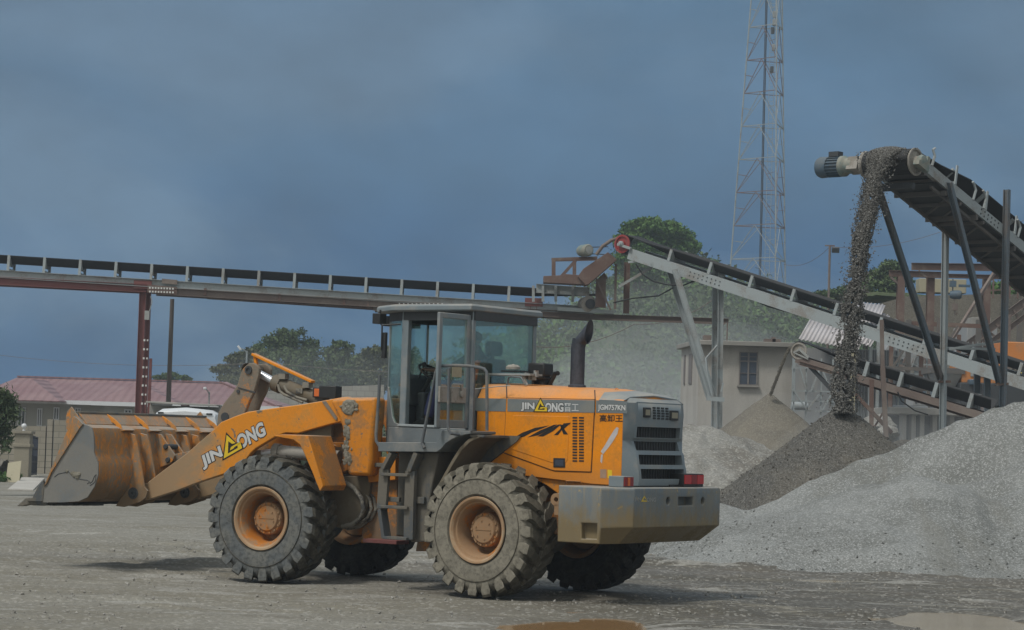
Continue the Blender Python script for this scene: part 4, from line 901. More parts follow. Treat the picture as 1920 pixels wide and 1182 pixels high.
for x, y in ((1489, 660), (1600, 668), (1633, 650), (1648, 590)):
    q = at(x, y, SD + .2); MB().bar((q.x, SD + .2, 0), (q.x, SD + .2, q.z), .1).build('post', M['steel'], Sh)
mb = MB(); sd2 = SD - 1.5
for x in (1489, 1512, 1540, 1562): q0 = at(x, 815, sd2); q1 = at(x, 672, sd2); mb.bar((q0.x, sd2, 0), (q1.x, sd2, q1.z), .05)
for y in (690, 733, 752, 770): mb.bar(at(1484, y, sd2 - .05), at(1566, y + 2, sd2 - .05), .045)
for (xa, ya, xb, yb) in ((1500, 690, 1512, 730), (1520, 735, 1538, 690), (1540, 690, 1558, 732), (1490, 735, 1510, 765), (1515, 768, 1536, 740), (1542, 770, 1560, 738)): mb.bar(at(xa, ya, sd2 - .1), at(xb, yb, sd2 - .1), .05)
single(mb, 'scaffold', M['steel'], base_at(1525, sd2), 'dusty pipe scaffold frame standing in front of the shed', 'scaffold')
T = thing('water_drum', at(1499, 765, 79.5), 'pale blue drum on the scaffold beside the cream building', 'drum')
q = at(1499, 765, 79.5); MB().lathe([(-.28, 0), (-.28, .12), (-.2, .15), (.2, .15), (.28, .12), (.28, 0)], q + Vector((0, 0, .05)), (1, .1, 0), 16).build('barrel', M['steel'], T)
# steel scaffold right
mb = MB()
for x in (1676, 1684, 1700, 1722, 1738, 1752): mb.bar(at(x, 760, 83), at(x, 640, 83), .05)
for y in (645, 668, 682, 700): mb.bar(at(1672, y, 82.9), at(1756, y + 3, 82.9), .05)
for (xa, ya, xb, yb) in ((1676, 700, 1700, 650), (1706, 700, 1722, 652), (1738, 650, 1752, 690), (1680, 745, 1735, 700)): mb.bar(at(xa, ya, 82.8), at(xb, yb, 82.8), .04)
single(mb, 'scaffold', M['steel'], base_at(1715, 83), 'light pipe framework behind the lower belts', 'scaffold')
# retaining bank behind the gantry
RDp = 104.0
T = wall_px('retaining_wall', [(1655, 568), (1700, 556), (1700, 556), (1840, 552), (1840, 552), (2000, 552)], RDp, 1.0, 0, M['sand'], 'tall sandy retaining face behind the brown gantry')
T['category'] = 'retaining wall'
xs = np.arange(px_x(1640, 105), px_x(2100, 105), .7); ys = np.arange(104.6, 130, .9); X, Y = np.meshgrid(xs, ys)
Z = pz(1800, 556, 104) + .4 * fbm(X * .4, Y * .4, 6, 3) + 0 * X + .05 * (Y - 105)
tag(grid_mesh('upper_terrace', X, Y, Z, M['hill']), kind='structure')
V, Fc = leaves([(tuple(at(1868 + 14 * k, 552 - 2 * k, 105 + k)), (.8, .8, .45)) for k in range(6)], 1800, .12, 9); tag(mesh_np('grass', V, Fc, M['leaf_bright']), kind='stuff')
# brown I-beam gantry with chain hoist
GD = 92.0
G = thing('steel_gantry', base_at(1765, GD), 'brown I-beam gantry frame standing over the crushers', 'gantry')
MB().ibeam(at(1667, 513, GD), at(1765, 516, GD), .24, .2).build('beam', M['rust'], G)
MB().ibeam(at(1709, 500, GD + 1.5), at(1960, 503, GD + 1.5), .28, .22).build('beam', M['rust'], G)
MB().ibeam(at(1752, 517, GD + .6), at(1960, 522, GD + .6), .16, .2).build('beam', M['rust'], G)
for x, d in ((1689, GD), (1745, GD + .3), (1850, GD + .8), (1930, GD + 1)):
    q = at(x, 519, d); MB().ibeam((q.x, d, 0), (q.x, d, q.z), .32, .28, up=(0, 1, 0)).build('column', M['rust'], G)
mb = MB(); mb.bar(at(1670, 520, GD - .05), at(1684, 532, GD - .05), .08).bar(at(1738, 521, GD), at(1722, 508, GD), .08).bar(at(1862, 520, GD + .7), at(1830, 555, GD + .7), .1).bar(at(1865, 510, GD - 1), at(1778, 648, GD - 3), .11)
mb.build('brace', M['rust_light'], G, split=True)
hb = at(1792, 553, GD - .3); Ho = thing('chain_hoist', hb, 'blue electric chain hoist with an orange hook block under the gantry', 'hoist')
MB().lathe([(-.22, 0), (-.22, .13), (-.1, .17), (.16, .17), (.22, .13), (.24, 0)], hb, (1, -.35, 0), 20).build('hoist_motor', M['motor'], Ho)
MB().cbox(hb + Vector((-.12, 0, .42)), (1, 0, 0), (0, 1, 0), (0, 0, 1), .12, .1, .12).cbox(hb + Vector((.35, .1, .36)), (1, 0, 0), (0, 1, 0), (0, 0, 1), .22, .05, .05).bar(hb + Vector((-.12, 0, .15)), hb + Vector((-.12, 0, .62)), .04).build('trolley', M['motor'], Ho)
MB().bar(hb + Vector((-.05, 0, -.1)), hb + Vector((-.05, 0, -.5)), .03).cbox(hb + Vector((-.02, 0, -.48)), (1, 0, 0), (0, 1, 0), (0, 0, 1), .1, .07, .13).tube([hb + Vector((-.02, 0, -.6)), hb + Vector((-.02, 0, -.72)), hb + Vector((.05, 0, -.78)), hb + Vector((.08, 0, -.7))], .025, 6).build('hook_block', M['rust_light'], Ho)
# timber, fence and bits on the terrace
mb = MB(); 
for x in (1862, 1878, 1893, 1908, 1922): q = at(x, 560, 103.5); mb.bar(q, q + Vector((0, 0, .95)), .07)
mb.bar(at(1858, 545, 103.5), at(1930, 541, 103.5), .06); single(mb, 'railing', M['rust'], at(1890, 560, 103.5), 'dark post railing along the top of the terrace', 'railing')
single(MB().box(*[v for pr in ((at(1724, 540, 105).x, at(1812, 540, 105).x), (105, 106), (at(1724, 548, 105).z, at(1724, 522, 105).z)) for v in pr]), 'timber_stack', M['ply'], at(1768, 548, 105), 'stack of sawn timber seen between gantry columns', 'timber stack', bevel=.02)
single(MB().box(*[v for pr in ((at(1898, 540, 106).x, at(1903.5, 540, 106).x), (106, 106.1), (at(1900, 540, 106).z, at(1900, 520, 106).z)) for v in pr]), 'marker_board', M['redbright'], at(1900, 540, 106), 'small red marker board on the terrace at the right edge', 'sign')
# grey inclined lattice conveyor at far right + crusher house
mb = MB()
for dy in (0, .9): 
    mb.chan(at(1816, 646, 90 + dy), at(1935, 556, 90 + dy), .30, .1); mb.chan(at(1840, 655, 90 + dy), at(1940, 580, 90 + dy), .2, .1)
for k in range(7):
    a = at(1816 + 17 * k, 646 - 12.9 * k, 90); b = at(1840 + 14.3 * k, 655 - 10.7 * k, 90); mb.bar(a, b, .09)
q = at(1890, 590, 90); mb.bar((q.x, 90, 0), q, .2)
single(mb, 'feed_conveyor', M['rust_light'], base_at(1870, 90), 'dust covered lattice conveyor climbing to the right edge', 'conveyor')
# orange tracked machine partly hidden at the right edge
ED = 77.0
E_ = thing('orange_crusher', base_at(1860, ED), 'orange mobile crusher half hidden behind the belts at the right edge', 'machine')
def bx(name, xa, ya, xb, yb, d, dep, mat, bev=.03):
    p = at(xa, yb, d); q = at(xb, ya, d); return MB().box(p.x, q.x, d, d + dep, p.z, q.z).build(name, mat, E_, bevel=bev)
M['orange_old'] = paint('dusty_machine_orange', (0.50, 0.19, 0.05), (0.30, 0.22, 0.16), .5, 1.2, .6)
bx('engine_cover', 1881, 643, 1960, 682, ED + .5, 2, M['orange_old']); bx('body', 1803, 682, 1880, 718, ED, 2.2, M['orange_old']); bx('hopper_panel', 1893, 700, 1960, 712, ED - .3, .6, M['yellow'])
bx('fuel_tank', 1818, 712, 1838, 722, ED - .4, .5, M['motor']); bx('track', 1800, 722, 1960, 760, ED - .3, 2.5, M['dark'])
bx('label_plate', 1820, 696, 1846, 706, ED - .03, .03, M['letter_dim'], 0)
# grey concrete hopper base with columns
CD = 74.0
K = thing('concrete_platform', base_at(1710, CD), 'grey concrete crusher platform on stub columns behind the dark cone', 'platform')
def kb(name, xa, ya, xb, yb, d, dep, mat):
    p = at(xa, yb, d); q = at(xb, ya, d); return MB().box(p.x, q.x, d, d + dep, p.z, q.z).build(name, mat, K, bevel=.02)
kb('deck', 1668, 768, 1830, 776, CD, 4, M['slab'])
for x in (1690, 1708, 1724, 1748, 1780, 1806): kb('column', x, 777, x + 10, 830, CD + .3, .5, M['slab'])
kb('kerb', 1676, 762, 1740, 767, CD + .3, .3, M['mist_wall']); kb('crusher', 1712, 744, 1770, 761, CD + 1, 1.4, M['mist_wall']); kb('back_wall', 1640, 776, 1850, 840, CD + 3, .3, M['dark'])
for x in (1716, 1726, 1736, 1746, 1756): kb('slat', x, 748, x + 4, 757, CD + .94, .05, M['dark'])
M['bluebox'] = paint('dusty_blue_sheet', (0.14, 0.18, 0.22), (0.25, 0.26, 0.27), .6, .7, .7)
single(MB().box(at(1672, 700, 82).x, at(1800, 700, 82).x, 84.2, 86, 0, at(1700, 706, 84).z), 'plant_cabin', M['bluebox'], base_at(1735, 85), 'dim blue grey plant cabin behind the concrete platform', 'cabin', bevel=.03)

# ---- more plant behind the lower belts
rr = random.Random(12)
Q = thing('crusher_house', base_at(1800, 96), 'grey dust covered crusher house with platforms right of the gantry columns', 'crusher')
def qb(name, xa, ya, xb, yb, d, dep, mat, par=None):
    p = at(xa, yb, d); q = at(xb, ya, d); return MB().box(p.x, q.x, d, d + dep, p.z, q.z).build(name, mat, par or Q, bevel=.02)
qb('body', 1812, 612, 1870, 690, 96, 3, M['mist_wall']); qb('hood', 1822, 596, 1858, 612, 96.3, 2, M['slab']); qb('opening', 1824, 632, 1842, 655, 95.95, .05, M['dark']); qb('walkway', 1800, 668, 1880, 672, 95.2, .8, M['rust_light'])
mb = MB()
for x in range(1802, 1880, 13): mb.bar(at(x, 668, 95.2), at(x, 646, 95.2), .05)
mb.bar(at(1800, 646, 95.2), at(1880, 648, 95.2), .05); mb.build('guard_rail', M['steel'], Q)
sc_t = thing('vibrating_screen', base_at(1700, 88), 'dusty vibrating screen box on a tilted steel frame behind the stone stream', 'screen')
a, b = at(1655, 655, 88), at(1720, 690, 88); u_ = (b - a).normalized(); w_n = Vector((0, 1, 0)); v_ = u_.cross(w_n); v_ = v_ if v_.z > 0 else -v_
MB().cbox((a + b) / 2 + v_ * .2, u_, w_n, v_, (b - a).length / 2, .8, .28).build('screen_box', M['mist_wall'], sc_t, bevel=.03)
mb = MB()
for f in (.08, .3, .52, .74, .95): q = a.lerp(b, f); mb.bar(q + Vector((0, -.82, -.1)) + v_ * -.1, q + Vector((0, -.82, 0)) + v_ * .52, .07)
mb.build('rib', M['rust_light'], sc_t)
for f in (.1, .9): q = a.lerp(b, f); MB().bar((q.x, 87.4, 0), (q.x, 87.4, q.z - .05), .16).build('leg', M['steel'], sc_t)
for (X, Y, D, w, h, lab) in ((1650, 800, 70, .5, .35, 'small pale boulder left of the platform columns'), (1665, 812, 68, .35, .22, 'flat grey rock beside the red belt leg')):
    p = at(X, Y, D); rk = MB().ball((p.x, D, max(h * .6, p.z)), w, w, h, 9, 6)
    for v in rk.v: v += Vector((rr.uniform(-.08, .08), rr.uniform(-.08, .08), rr.uniform(-.05, .05))) * w * 2
    single(rk, 'boulder', M['rubble'], (p.x, D, 0), lab, 'boulder')

fr = thing('support_structure', base_at(1790, 80), 'dense dark steel structure with platforms between the crushed stone belts and the retaining face', 'structure')
FD = 80.0
cols_ = [(1672, 612), (1704, 600), (1728, 640), (1762, 596), (1798, 628), (1835, 600), (1872, 640), (1912, 610)]
for k, (x, y) in enumerate(cols_):
    d_ = FD + (k % 3) * .7; q = at(x, y, d_); MB().bar((q.x, d_, 0), (q.x, d_, q.z), .13 + .04 * (k % 2), .13).build('column', M['steel_dark'] if k % 2 else M['rust'], fr)
for (xa, ya, xb, yb, dd, w) in ((1660, 640, 1745, 643, 80.1, .16), (1700, 606, 1840, 612, 80.8, .14), (1660, 690, 1930, 700, 79.8, .12), (1720, 664, 1925, 672, 81.4, .14), (1790, 730, 1930, 734, 79.6, .16), (1650, 728, 1760, 731, 80.6, .12)):
    MB().bar(at(xa, ya, dd), at(xb, yb, dd), w * .8, w).build('beam', M['rust'] if w > .13 else M['steel_dark'], fr)
for (xa, ya, xb, yb) in ((1674, 690, 1702, 645), (1706, 730, 1760, 692), (1764, 664, 1796, 612), (1800, 730, 1834, 675), (1838, 664, 1870, 645), (1876, 730, 1910, 676)):
    MB().bar(at(xa, ya, 79.9), at(xb, yb, 79.9), .07).build('brace', M['steel_dark'], fr)
mb = MB()
for x in range(1725, 1925, 9): q = at(x, 664, 81.2); mb.bar(q, q + Vector((0, 0, .42)), .03)
mb.bar(at(1722, 643, 81.2), at(1924, 650, 81.2), .04); mb.build('guard_rail', M['steel'], fr)
hp_ = thing('feed_hopper', at(1775, 745, 77.5), 'grey steel feed hopper hanging in the dark frame behind the blue leg', 'hopper')
t0_, t1_ = at(1748, 700, 77), at(1806, 703, 77); zb_ = at(1775, 742, 77).z; xm_ = (t0_.x + t1_.x) / 2
MB().hexa([(xm_ - .2, 77.6, zb_), (xm_ + .2, 77.6, zb_), (xm_ + .2, 78.0, zb_), (xm_ - .2, 78.0, zb_), (t0_.x, 77, t0_.z), (t1_.x, 77, t0_.z), (t1_.x, 78.8, t0_.z), (t0_.x, 78.8, t0_.z)]).build('bin', M['mist_wall'], hp_, bevel=.02)
MB().box(t0_.x - .05, t1_.x + .05, 76.95, 78.85, t0_.z, t0_.z + .18).build('rim_band', M['steel_dark'], hp_)
for x in (t0_.x + .05, t1_.x - .05): MB().bar((x, 77.9, 0), (x, 77.9, t0_.z), .1).build('leg', M['steel_dark'], hp_)
# ================================================================ conveyors
def each(fn, items, name, mat, parent, **k):     # one part per piece
    for it in items:
        m_ = MB(); fn(m_, *it); m_.build(name, mat, parent, **k)
def frame_of(A, B):
    d = (B - A).normalized(); l = Vector((d.y, -d.x, 0)).normalized()
    if l.y > 0: l = -l
    n = l.cross(d)
    if n.z < 0: n = -n
    return d, l, n
def belt_mesh(root, path, w, name='belt', thick=.025):   # path: (centre point, normal, trough edge rise, flat half width share)
    rings = []
    for c, n, tr, l in path:
        h = w / 2; f = .38
        ys = [(-h, tr), (-h * f, 0), (h * f, 0), (h, tr)]
        top = [c + l * y + n * (z + thick) for y, z in ys]; bot = [c + l * y + n * z for y, z in ys]
        rings.append(top + bot[::-1])
    return MB().loft(rings).build(name, M['belt'], root, smooth=False)
def conveyor(label, A, B, w, ch, hb, he, n_idl, first, step, drum_off, drum_r, mat, ext=0.0, mat2=None, idl_w=.07, under=0.0, group='belt conveyors'):
    d, l, n = frame_of(A, B); L = (B - A).length
    c0 = A - l * (w / 2); foot = Vector((A.x, A.y, 0))
    root = thing('belt_conveyor', foot, label, 'conveyor', group)
    for s, nm in ((0, 'side_channel'), (1, 'side_channel')):
        mb = MB(); o = -l * (w * s); mb.chan(A + o - n * (ch / 2), B + o - n * (ch / 2), ch, .09, .014, side=(-1 if s == 0 else 1), up=n); mb.build(nm, mat, root)
    drum = c0 + d * drum_off[0] + n * drum_off[1]; bw = w * .86
    hw = w * .46
    path = []
    far = B - l * (w / 2)
    path += [(far + n * hb, n, he - hb, l), (c0 + d * (drum_off[0] + 2.2) + n * hb, n, he - hb, l), (c0 + d * (drum_off[0] + 1.0) + n * ((hb + drum_off[1] + drum_r) / 2), n, (he - hb) * .35, l)]
    for k in range(13):
        a = math.pi * k / 12; nn = n * math.cos(a) - d * math.sin(a); path.append((drum + nn * drum_r, nn, 0.0, l))
    path += [(c0 + d * (drum_off[0] + .8) - n * (ch * .5 + .02), -n, 0, l), (far - n * (ch * .5 + .02), -n, 0, l)]
    # keep the strand on the outer side of its own normal
    belt_mesh(root, path, bw)
    # idler sets
    for k in range(n_idl):
        if first + step * k > L - .1: break
        q = c0 + d * (first + step * k)
        mb = MB()
        for s in (-1, 1):
            b0 = q + l * s * w / 2; b1 = q + l * s * (bw / 2 + .05) + n * he
            mb.bar(b0 + n * .0, b1 + n * .03, idl_w, .03, up=l)
            mb.tube([q + l * s * bw * .19 + n * (hb - .05), q + l * s * bw * .49 + n * (he - .05)], .05, 8)
        mb.tube([q - l * bw * .18 + n * (hb - .06), q + l * bw * .18 + n * (hb - .06)], .05, 8); mb.bar(q - l * w / 2 + n * .04, q + l * w / 2 + n * .04, .06)
        mb.build('idler', M['steel'], root)
    mb = MB()
    k = 0.6
    while k < L:
        q = c0 + d * k - n * (ch - .03); mb.bar(q - l * w / 2, q + l * w / 2, .08, .05); k += 1.6
    mb.build('cross_members', mat2 or mat, root)
    return root, d, l, n, c0, drum
# --- the long overhead belt crossing behind the loader
A = at(1112, 575.5, 80); B = at(-60, 503.0, 80)
root, d, l, n, c0, drum = conveyor('long nearly level overhead conveyor crossing the left half behind the cab', A, B, 1.0, .26, .26, .50, 18, (at(1112, 575, 80) - at(953, 565, 80)).length, 1.215, (-.1, .22), .2, M['steel'], idl_w=.09)
for s, off in ((0, 0), (1, 1.0)):
    o = -l * off
    MB().chan(at(1112, 593, 80) + o, at(285, 545, 80) + o, .24, .1, .014, side=(-1 if s == 0 else 1)).build('lower_beam', M['rust_light'], root)
    MB().chan(at(275, 541, 80) + o + Vector((0, .02, 0)), at(-60, 524, 80) + o, .27, .1, .014, side=(-1 if s == 0 else 1)).build('lower_beam', M['redox'], root)
    MB().chan(at(1366, 602, 80) + o, at(700, 577, 80) + o + Vector((0, .03, -.03)), .15, .1, .014, side=(-1 if s == 0 else 1)).build('bottom_chord', M['rust_light'], root)
    MB().bar(at(700, 577, 80.4) + o * .8, at(383, 556, 80.4) + o * .8, .1, .10).bar(at(383, 549, 80.4) + o * .8, at(383, 556, 80.4) + o * .8, .1, .1).build('bottom_chord', M['rust'], root)
mb = MB()
for x, y in ((385, 549), (524, 559), (645, 569), (690, 572)): mb.bar(at(x, y - 8, 80), at(x, y + 5, 80), .09)
mb.build('hanger', M['rust'], root, split=True)
# bolted splice plates with pale holes
M['bolt_white'] = plain('white_paint_marks', (0.6, 0.6, 0.58), .7)
mb = MB()
for i in range(9):
    for j in range(2): q = at(281 + 5.4 * i, 540 + 7 * j + .2 * i, 79.86); mb.cbox(q, (1, 0, 0), (0, 1, 0), (0, 0, 1), .028, .01, .03)
mb.build('bolt_marks', M['bolt_white'], root)
MB().cbox(at(304, 543.5, 79.93), (1, 0, -.05), (0, 1, 0), (0, 0, 1), .50, .012, .13).build('splice_plate', M['rust'], root)
MB().cbox(at(318, 528.5, 79.90), (1, 0, -.06), (0, 1, 0), (0, 0, 1), .26, .02, .08).build('name_plate', M['rust_light'], root)
mb = MB()
for i in range(22): q = at(749 + 4.0 * i, 569.5 + (i % 2) * 2.5, 79.8); mb.cbox(q, (1, 0, 0), (0, 1, 0), (0, 0, 1), .02, .01, .018)
mb.build('bolt_marks', M['bolt_white'], root)
for (x, marks) in ((268, 1), (1001, 0)):
    for s in (0, 1):
        q = at(x, 533 if x < 500 else 566, 80) - l * s * 1.0; q.y += .10 * (1 if s else 1)
        MB().ibeam((q.x, q.y, 0), (q.x, q.y, q.z), .22, .24, up=(1, 0, 0)).build('leg', M['redox'], root)
        MB().cbox((q.x, q.y, q.z - .02), (1, 0, 0), (0, 1, 0), (0, 0, 1), .3, .16, .14).build('head_plate', M['redox'], root)
    if marks:
        mb = MB(); q = at(267, 800, 79.9)
        for k in range(8): z_ = at(266, 638 + 17 * k, 79.9).z; mb.cbox((q.x - .05, 79.955, z_), (1, 0, 0), (0, 1, 0), (0, 0, 1), .03, .01, .035).cbox((q.x + .06, 79.955, z_), (1, 0, 0), (0, 1, 0), (0, 0, 1), .025, .01, .03)
        mb.build('painted_marks', M['bolt_white'], root)
        z0, z1 = at(268, 600, 80).z, at(268, 583, 80).z; MB().box(q.x - .06, q.x + .1, 79.84, 79.96, z0, z1).tube([(q.x + .1, 79.9, z1), (q.x + .17, 79.9, z1 + .3), (q.x + .12, 79.9, z1 + .5)], .015, 5).build('switch_box', M['letter_dim'], root)
        MB().bar((q.x + .16, 80.15, 0), (q.x + .16, 80.15, at(270, 672, 80).z), .09).build('stiffener', M['redox'], root)
# tail end motor and skirt of this belt
q = at(1101, 571, 79.7)
MB().lathe([(-.3, 0), (-.3, .26), (.25, .28), (.3, .2), (.3, 0)], q, (.25, -.97, 0), 20).build('tail_drum', M['drum'], root)
MB().lathe([(0, 0), (0, .17), (.03, .17), (.05, .08), (.05, 0)], q + Vector((.09, -.33, 0)), (.25, -.97, 0), 16).build('bearing_cap', M['dark'], root)
mb = MB(); mb.chan(at(1005, 541, 79.75), at(1105, 548, 79.75), .30, .08, .012, side=1)
for x in (1000, 1018, 1042, 1074): mb.bar(at(x, 566, 79.7), at(x, 536, 79.7), .09)
mb.build('skirt_board', M['steel'], root)
MB().cbox(at(1098, 583, 79.7), (1, 0, -.03), (0, 1, 0), (0, 0, 1), .95, .25, .06).build('motor_deck', M['steel'], root)

# --- transfer chute and drive platform at the head of the inclined belt
ch = thing('transfer_chute', base_at(1090, 79), 'brown steel chute and drive frame dropping stone onto the overhead belt', 'chute')
P79 = lambda x, y, dd=79: at(x, y, dd)
def plate(pts, th, d): 
    k = len(pts); a = [at(x, y, d) for x, y in pts]; b = [p + Vector((0, th, 0)) for p in a]
    return MB().add(a + b, [tuple(range(k)), tuple(range(2 * k - 1, k - 1, -1))] + [(i, i + k, (i + 1) % k + k, (i + 1) % k) for i in range(k)])
plate([(1083, 519), (1094, 504), (1140, 473), (1157, 487), (1104, 533), (1098, 535)], .9, 78.6).build('chute', M['rust'], ch, bevel=.01)
plate([(1019, 518), (1058, 516), (1058, 514), (1101, 517), (1102, 534), (1019, 530)], .8, 78.7).build('hopper', M['rust'], ch, bevel=.01)
plate([(1117, 527), (1133, 511), (1140, 522), (1136, 525), (1136, 578), (1116, 576)], .02, 79.2).build('side_sheet', M['rust'], ch)
mb = MB(); mb.bar(P79(1034, 487), P79(1120, 484), .1).bar(P79(1038, 487), P79(1038, 517), .13).bar(P79(1081, 487), P79(1053, 518), .1).bar(P79(1077, 485), P79(1077, 515), .12).bar(P79(1034, 488, 80), P79(1120, 486, 80), .1).bar(P79(1038, 488, 80), P79(1038, 518, 80), .1)
mb.build('drive_platform', M['rust'], ch, split=True)
mb = MB(); mb.bar(P79(1117, 521), P79(1145, 582), .06).bar(P79(1153, 580), P79(1155, 495), .08); mb.build('brace', M['rust_light'], ch, split=True)
mb = MB(); mb.ibeam(P79(1174, 588, 79.6), P79(1176, 492, 79.6), .2, .12, up=(1, 0, 0)); mb.build('post', M['rust'], ch)
q = P79(1098, 470, 78.7)
MB().lathe([(-.35, 0), (-.35, .17), (-.25, .20), (.16, .21), (.2, .17), (.24, .17), (.24, 0)], q, (.45, -.9, 0), 22).build('drive_motor', M['motor_grey'], ch)
MB().lathe([(0, .12), (.02, .12), (.02, .05), (.03, 0)], q + Vector((.11, -.22, 0)), (.45, -.9, 0), 16).build('fan_cover', M['letter_dim'], ch)
MB().bar(P79(1105, 464), P79(1140, 463), .03).bar(P79(1106, 476), P79(1140, 478), .03).build('drive_belts', M['dark'], ch)
q = P79(1137, 466, 78.8)
MB().tube([P79(1118, 478, 78.6), P79(1130, 462, 78.6), P79(1146, 451, 78.6), P79(1160, 447, 78.6), P79(1176, 452, 78.6)], .06, 8).build('belt_guard', M['rust_light'], ch)
# --- inclined belt feeding it
A = at(1181, 466, 78.0); B = at(1960, 721, 69.0)
root, d, l, n, c0, drum = conveyor('long inclined conveyor with a red end pulley climbing from the right edge', A, B, .95, .36, .12, .36, 11, .0 + (at(1250, 489, 77) - A).length * 1.0, 1.62, (-.34, .06), .30, M['steel'], idl_w=.10)
nc = drum + l * .46
MB().lathe([(-.02, 0), (-.02, .30), (.04, .31), (.045, .25), (.0, .24), (.0, .12), (.06, .11), (.07, 0)], nc, l, 28).build('pulley', M['redbright'], root)
MB().lathe([(0, .09), (.09, .09), (.1, .05), (.14, .05), (.14, 0)], nc + l * .05, l, 14).cbox(nc + l * .08 + d * .15 - n * .05, d, l, n, .28, .04, .04).build('bearing', M['steel'], root)
mb = MB()
for i in range(8):
    for j in range(2): q = A + d * (2.55 + .17 * i) - n * (.12 + .12 * j) + l * .012; mb.cbox(q, d, l, n, .02, .006, .02)
for i in range(8):
    for j in range(2): q = A + d * (10.15 + .17 * i) - n * (.12 + .12 * j) + l * .012; mb.cbox(q, d, l, n, .02, .006, .02)
mb.build('bolt_holes', M['dark'], root)
MB().bar(at(1178, 492, 78), at(1238, 485, 77.7), .07).bar(at(1160, 538, 78), at(1222, 502, 78), .09).bar(at(1222, 499, 77.5), at(1236, 490, 77.5), .18).build('scraper_brace', M['steel'], root)
def low(px_, y0, y1, dd, nm, w, mt, x2=None): return MB().ibeam(at(px_, y1, dd), at(x2 or px_, y0, dd), w, w * .9, up=(1, 0, 0)).build(nm, mt, root)
low(1338, 512, 820, 77.4, 'leg', .17, M['steel'], 1341); low(1349, 505, 820, 76.3, 'leg', .17, M['steel'], 1352)
for (xa, ya, xb, yb, dd) in ((1253, 500, 1330, 746, 77.8), (1265, 505, 1338, 746, 76.6)): MB().ibeam(at(xa, ya, dd), at(xb, yb, dd - .4), .19, .17, up=(1, 0, 0)).build('prop', M['steel'], root)
mb = MB(); mb.bar(at(1325, 747, 76), at(1358, 750, 76), .14).tube([at(1345, 648, 76), at(1324, 672, 76), at(1326, 700, 76), at(1335, 740, 76)], .04, 6).bar(at(1352, 735, 75.9), at(1356, 718, 75.9), .05); mb.build('foot_bracket', M['steel'], root, split=True)
for (x, y0, y1, dd) in ((1832, 690, 780, 71.5), (1851, 694, 780, 70.7)): low(x, y0, y1, dd, 'leg', .18, M['steel_blue'])
def cable(pts, r, label, mt, rt=None):
    P_ = [Vector(p) for p in pts]; 
    if rt: return MB().tube(P_, r, 5).build('cable', mt, rt)
    return single(MB().tube(P_, r, 5), 'cable', mt, P_[0][:], label, 'cable')
cable([at(1192, 495, 77), at(1205, 515, 77), at(1225, 528, 77), at(1250, 534, 77), at(1280, 536, 77), at(1312, 523, 77)], .025, '', M['black'], root)
cable([at(1150, 568, 79), at(1185, 560, 78.6), at(1235, 555, 78), at(1262, 540, 77.6)], .025, '', M['black'], root)
cable([at(1365, 535, 76), at(1400, 556, 76), at(1440, 575, 75.6), at(1480, 586, 75), at(1520, 586, 75)], .025, '', M['black'], root)

# --- small conveyor pouring fine dust
A = at(1494, 667, 66.0); B = at(1850, 776, 63.5)
root, d, l, n, c0, drum = conveyor('small rusty conveyor with a dusty end pulley below the inclined one', A, B, .75, .20, .12, .38, 6, 2.05, 1.02, (.02, .14), .245, M['rust_light'], idl_w=.10)
nc = drum + l * .36
MB().lathe([(-.02, 0), (-.02, .235), (.03, .24), (.03, .19), (-.01, .18), (-.01, .07), (.05, .06), (.05, 0)], nc, l, 24).build('pulley', M['drum'], root)
MB().bar(nc + l * .05 - d * .12 - n * .08, nc + l * .05 + n * .06 + d * .05, .05).bar(nc + l * .05 + n * .06, nc + l * .05 + d * .35 - n * .10, .06).bar(nc + l * .05 - d * .12 - n * .08, nc + l * .05 + d * .35 - n * .14, .04).build('take_up', M['letter_dim'], root)
MB().chan(at(1500, 681, 66), at(1606, 712, 65.2), .10, .08).chan(at(1606, 712, 65.4), at(1835, 783, 63.8), .20, .1).build('lower_beam', M['rust'], root)
MB().bar(at(1519, 688, 65.9), at(1572, 745, 65.6), .13, .10).build('prop', M['dark'], root)
for (x, y0, y1, dd, w, mt, x2) in ((1634, 712, 815, 65, .11, 'rust', None), (1662, 690, 835, 63.6, .12, 'rust_light', 1655), (1655, 600, 692, 63.6, .10, 'rust_light', 1653)): MB().bar(at(x, y1, dd), at(x2 or x, y0, dd), w).build('leg', M[mt], root)
MB().bar(at(1602, 738, 63.8), at(1672, 812, 63.8), .1).bar(at(1658, 770, 63.9), at(1640, 800, 63.9), .05).build('brace', M['rust'], root, split=True)
MB().bar(at(1597, 790, 63), at(1601, 622, 63), .13, .10).build('leg', M['ply'], root)
cable([at(1683, 735, 63.5), at(1690, 752, 63.5), at(1715, 770, 63.5), at(1740, 778, 63.5)], .02, '', M['black'], root)

# --- tall near conveyor with the falling stone
HD_ = 48.0
hc = at(1665, 309, HD_); l3 = Vector((.75, -.66, 0)).normalized(); d3 = Vector((.66, .75, 0)).normalized()
w3 = 1.24; A = hc + l3 * (w3 / 2) + d3 * .42; qa = at(1739, 300, A.y); A.z = qa.z
B = A + d3 * 3.0; B.z = at(1924, 416, B.y).z; B = A + (B - A) * 3.2
root, d, l, n, c0, drum0 = conveyor('tall dark belt conveyor pouring stone at the upper right', A, B, w3, .22, .10, .40, 7, 1.25, 1.32, (-.28, -.17), .25, M['steel'], mat2=M['steel_dark'], idl_w=.06)
drum = drum0
for s in (-1, 1):
    MB().lathe([(-.03, 0), (-.03, .26), (.0, .285), (.03, .285), (.03, .25), (-.01, .235), (.02, .12), (.10, .10), (.10, 0)], drum + l * s * .575, l * s, 32).build('drum_end', M['drum'], root)
nb = drum + l * .74
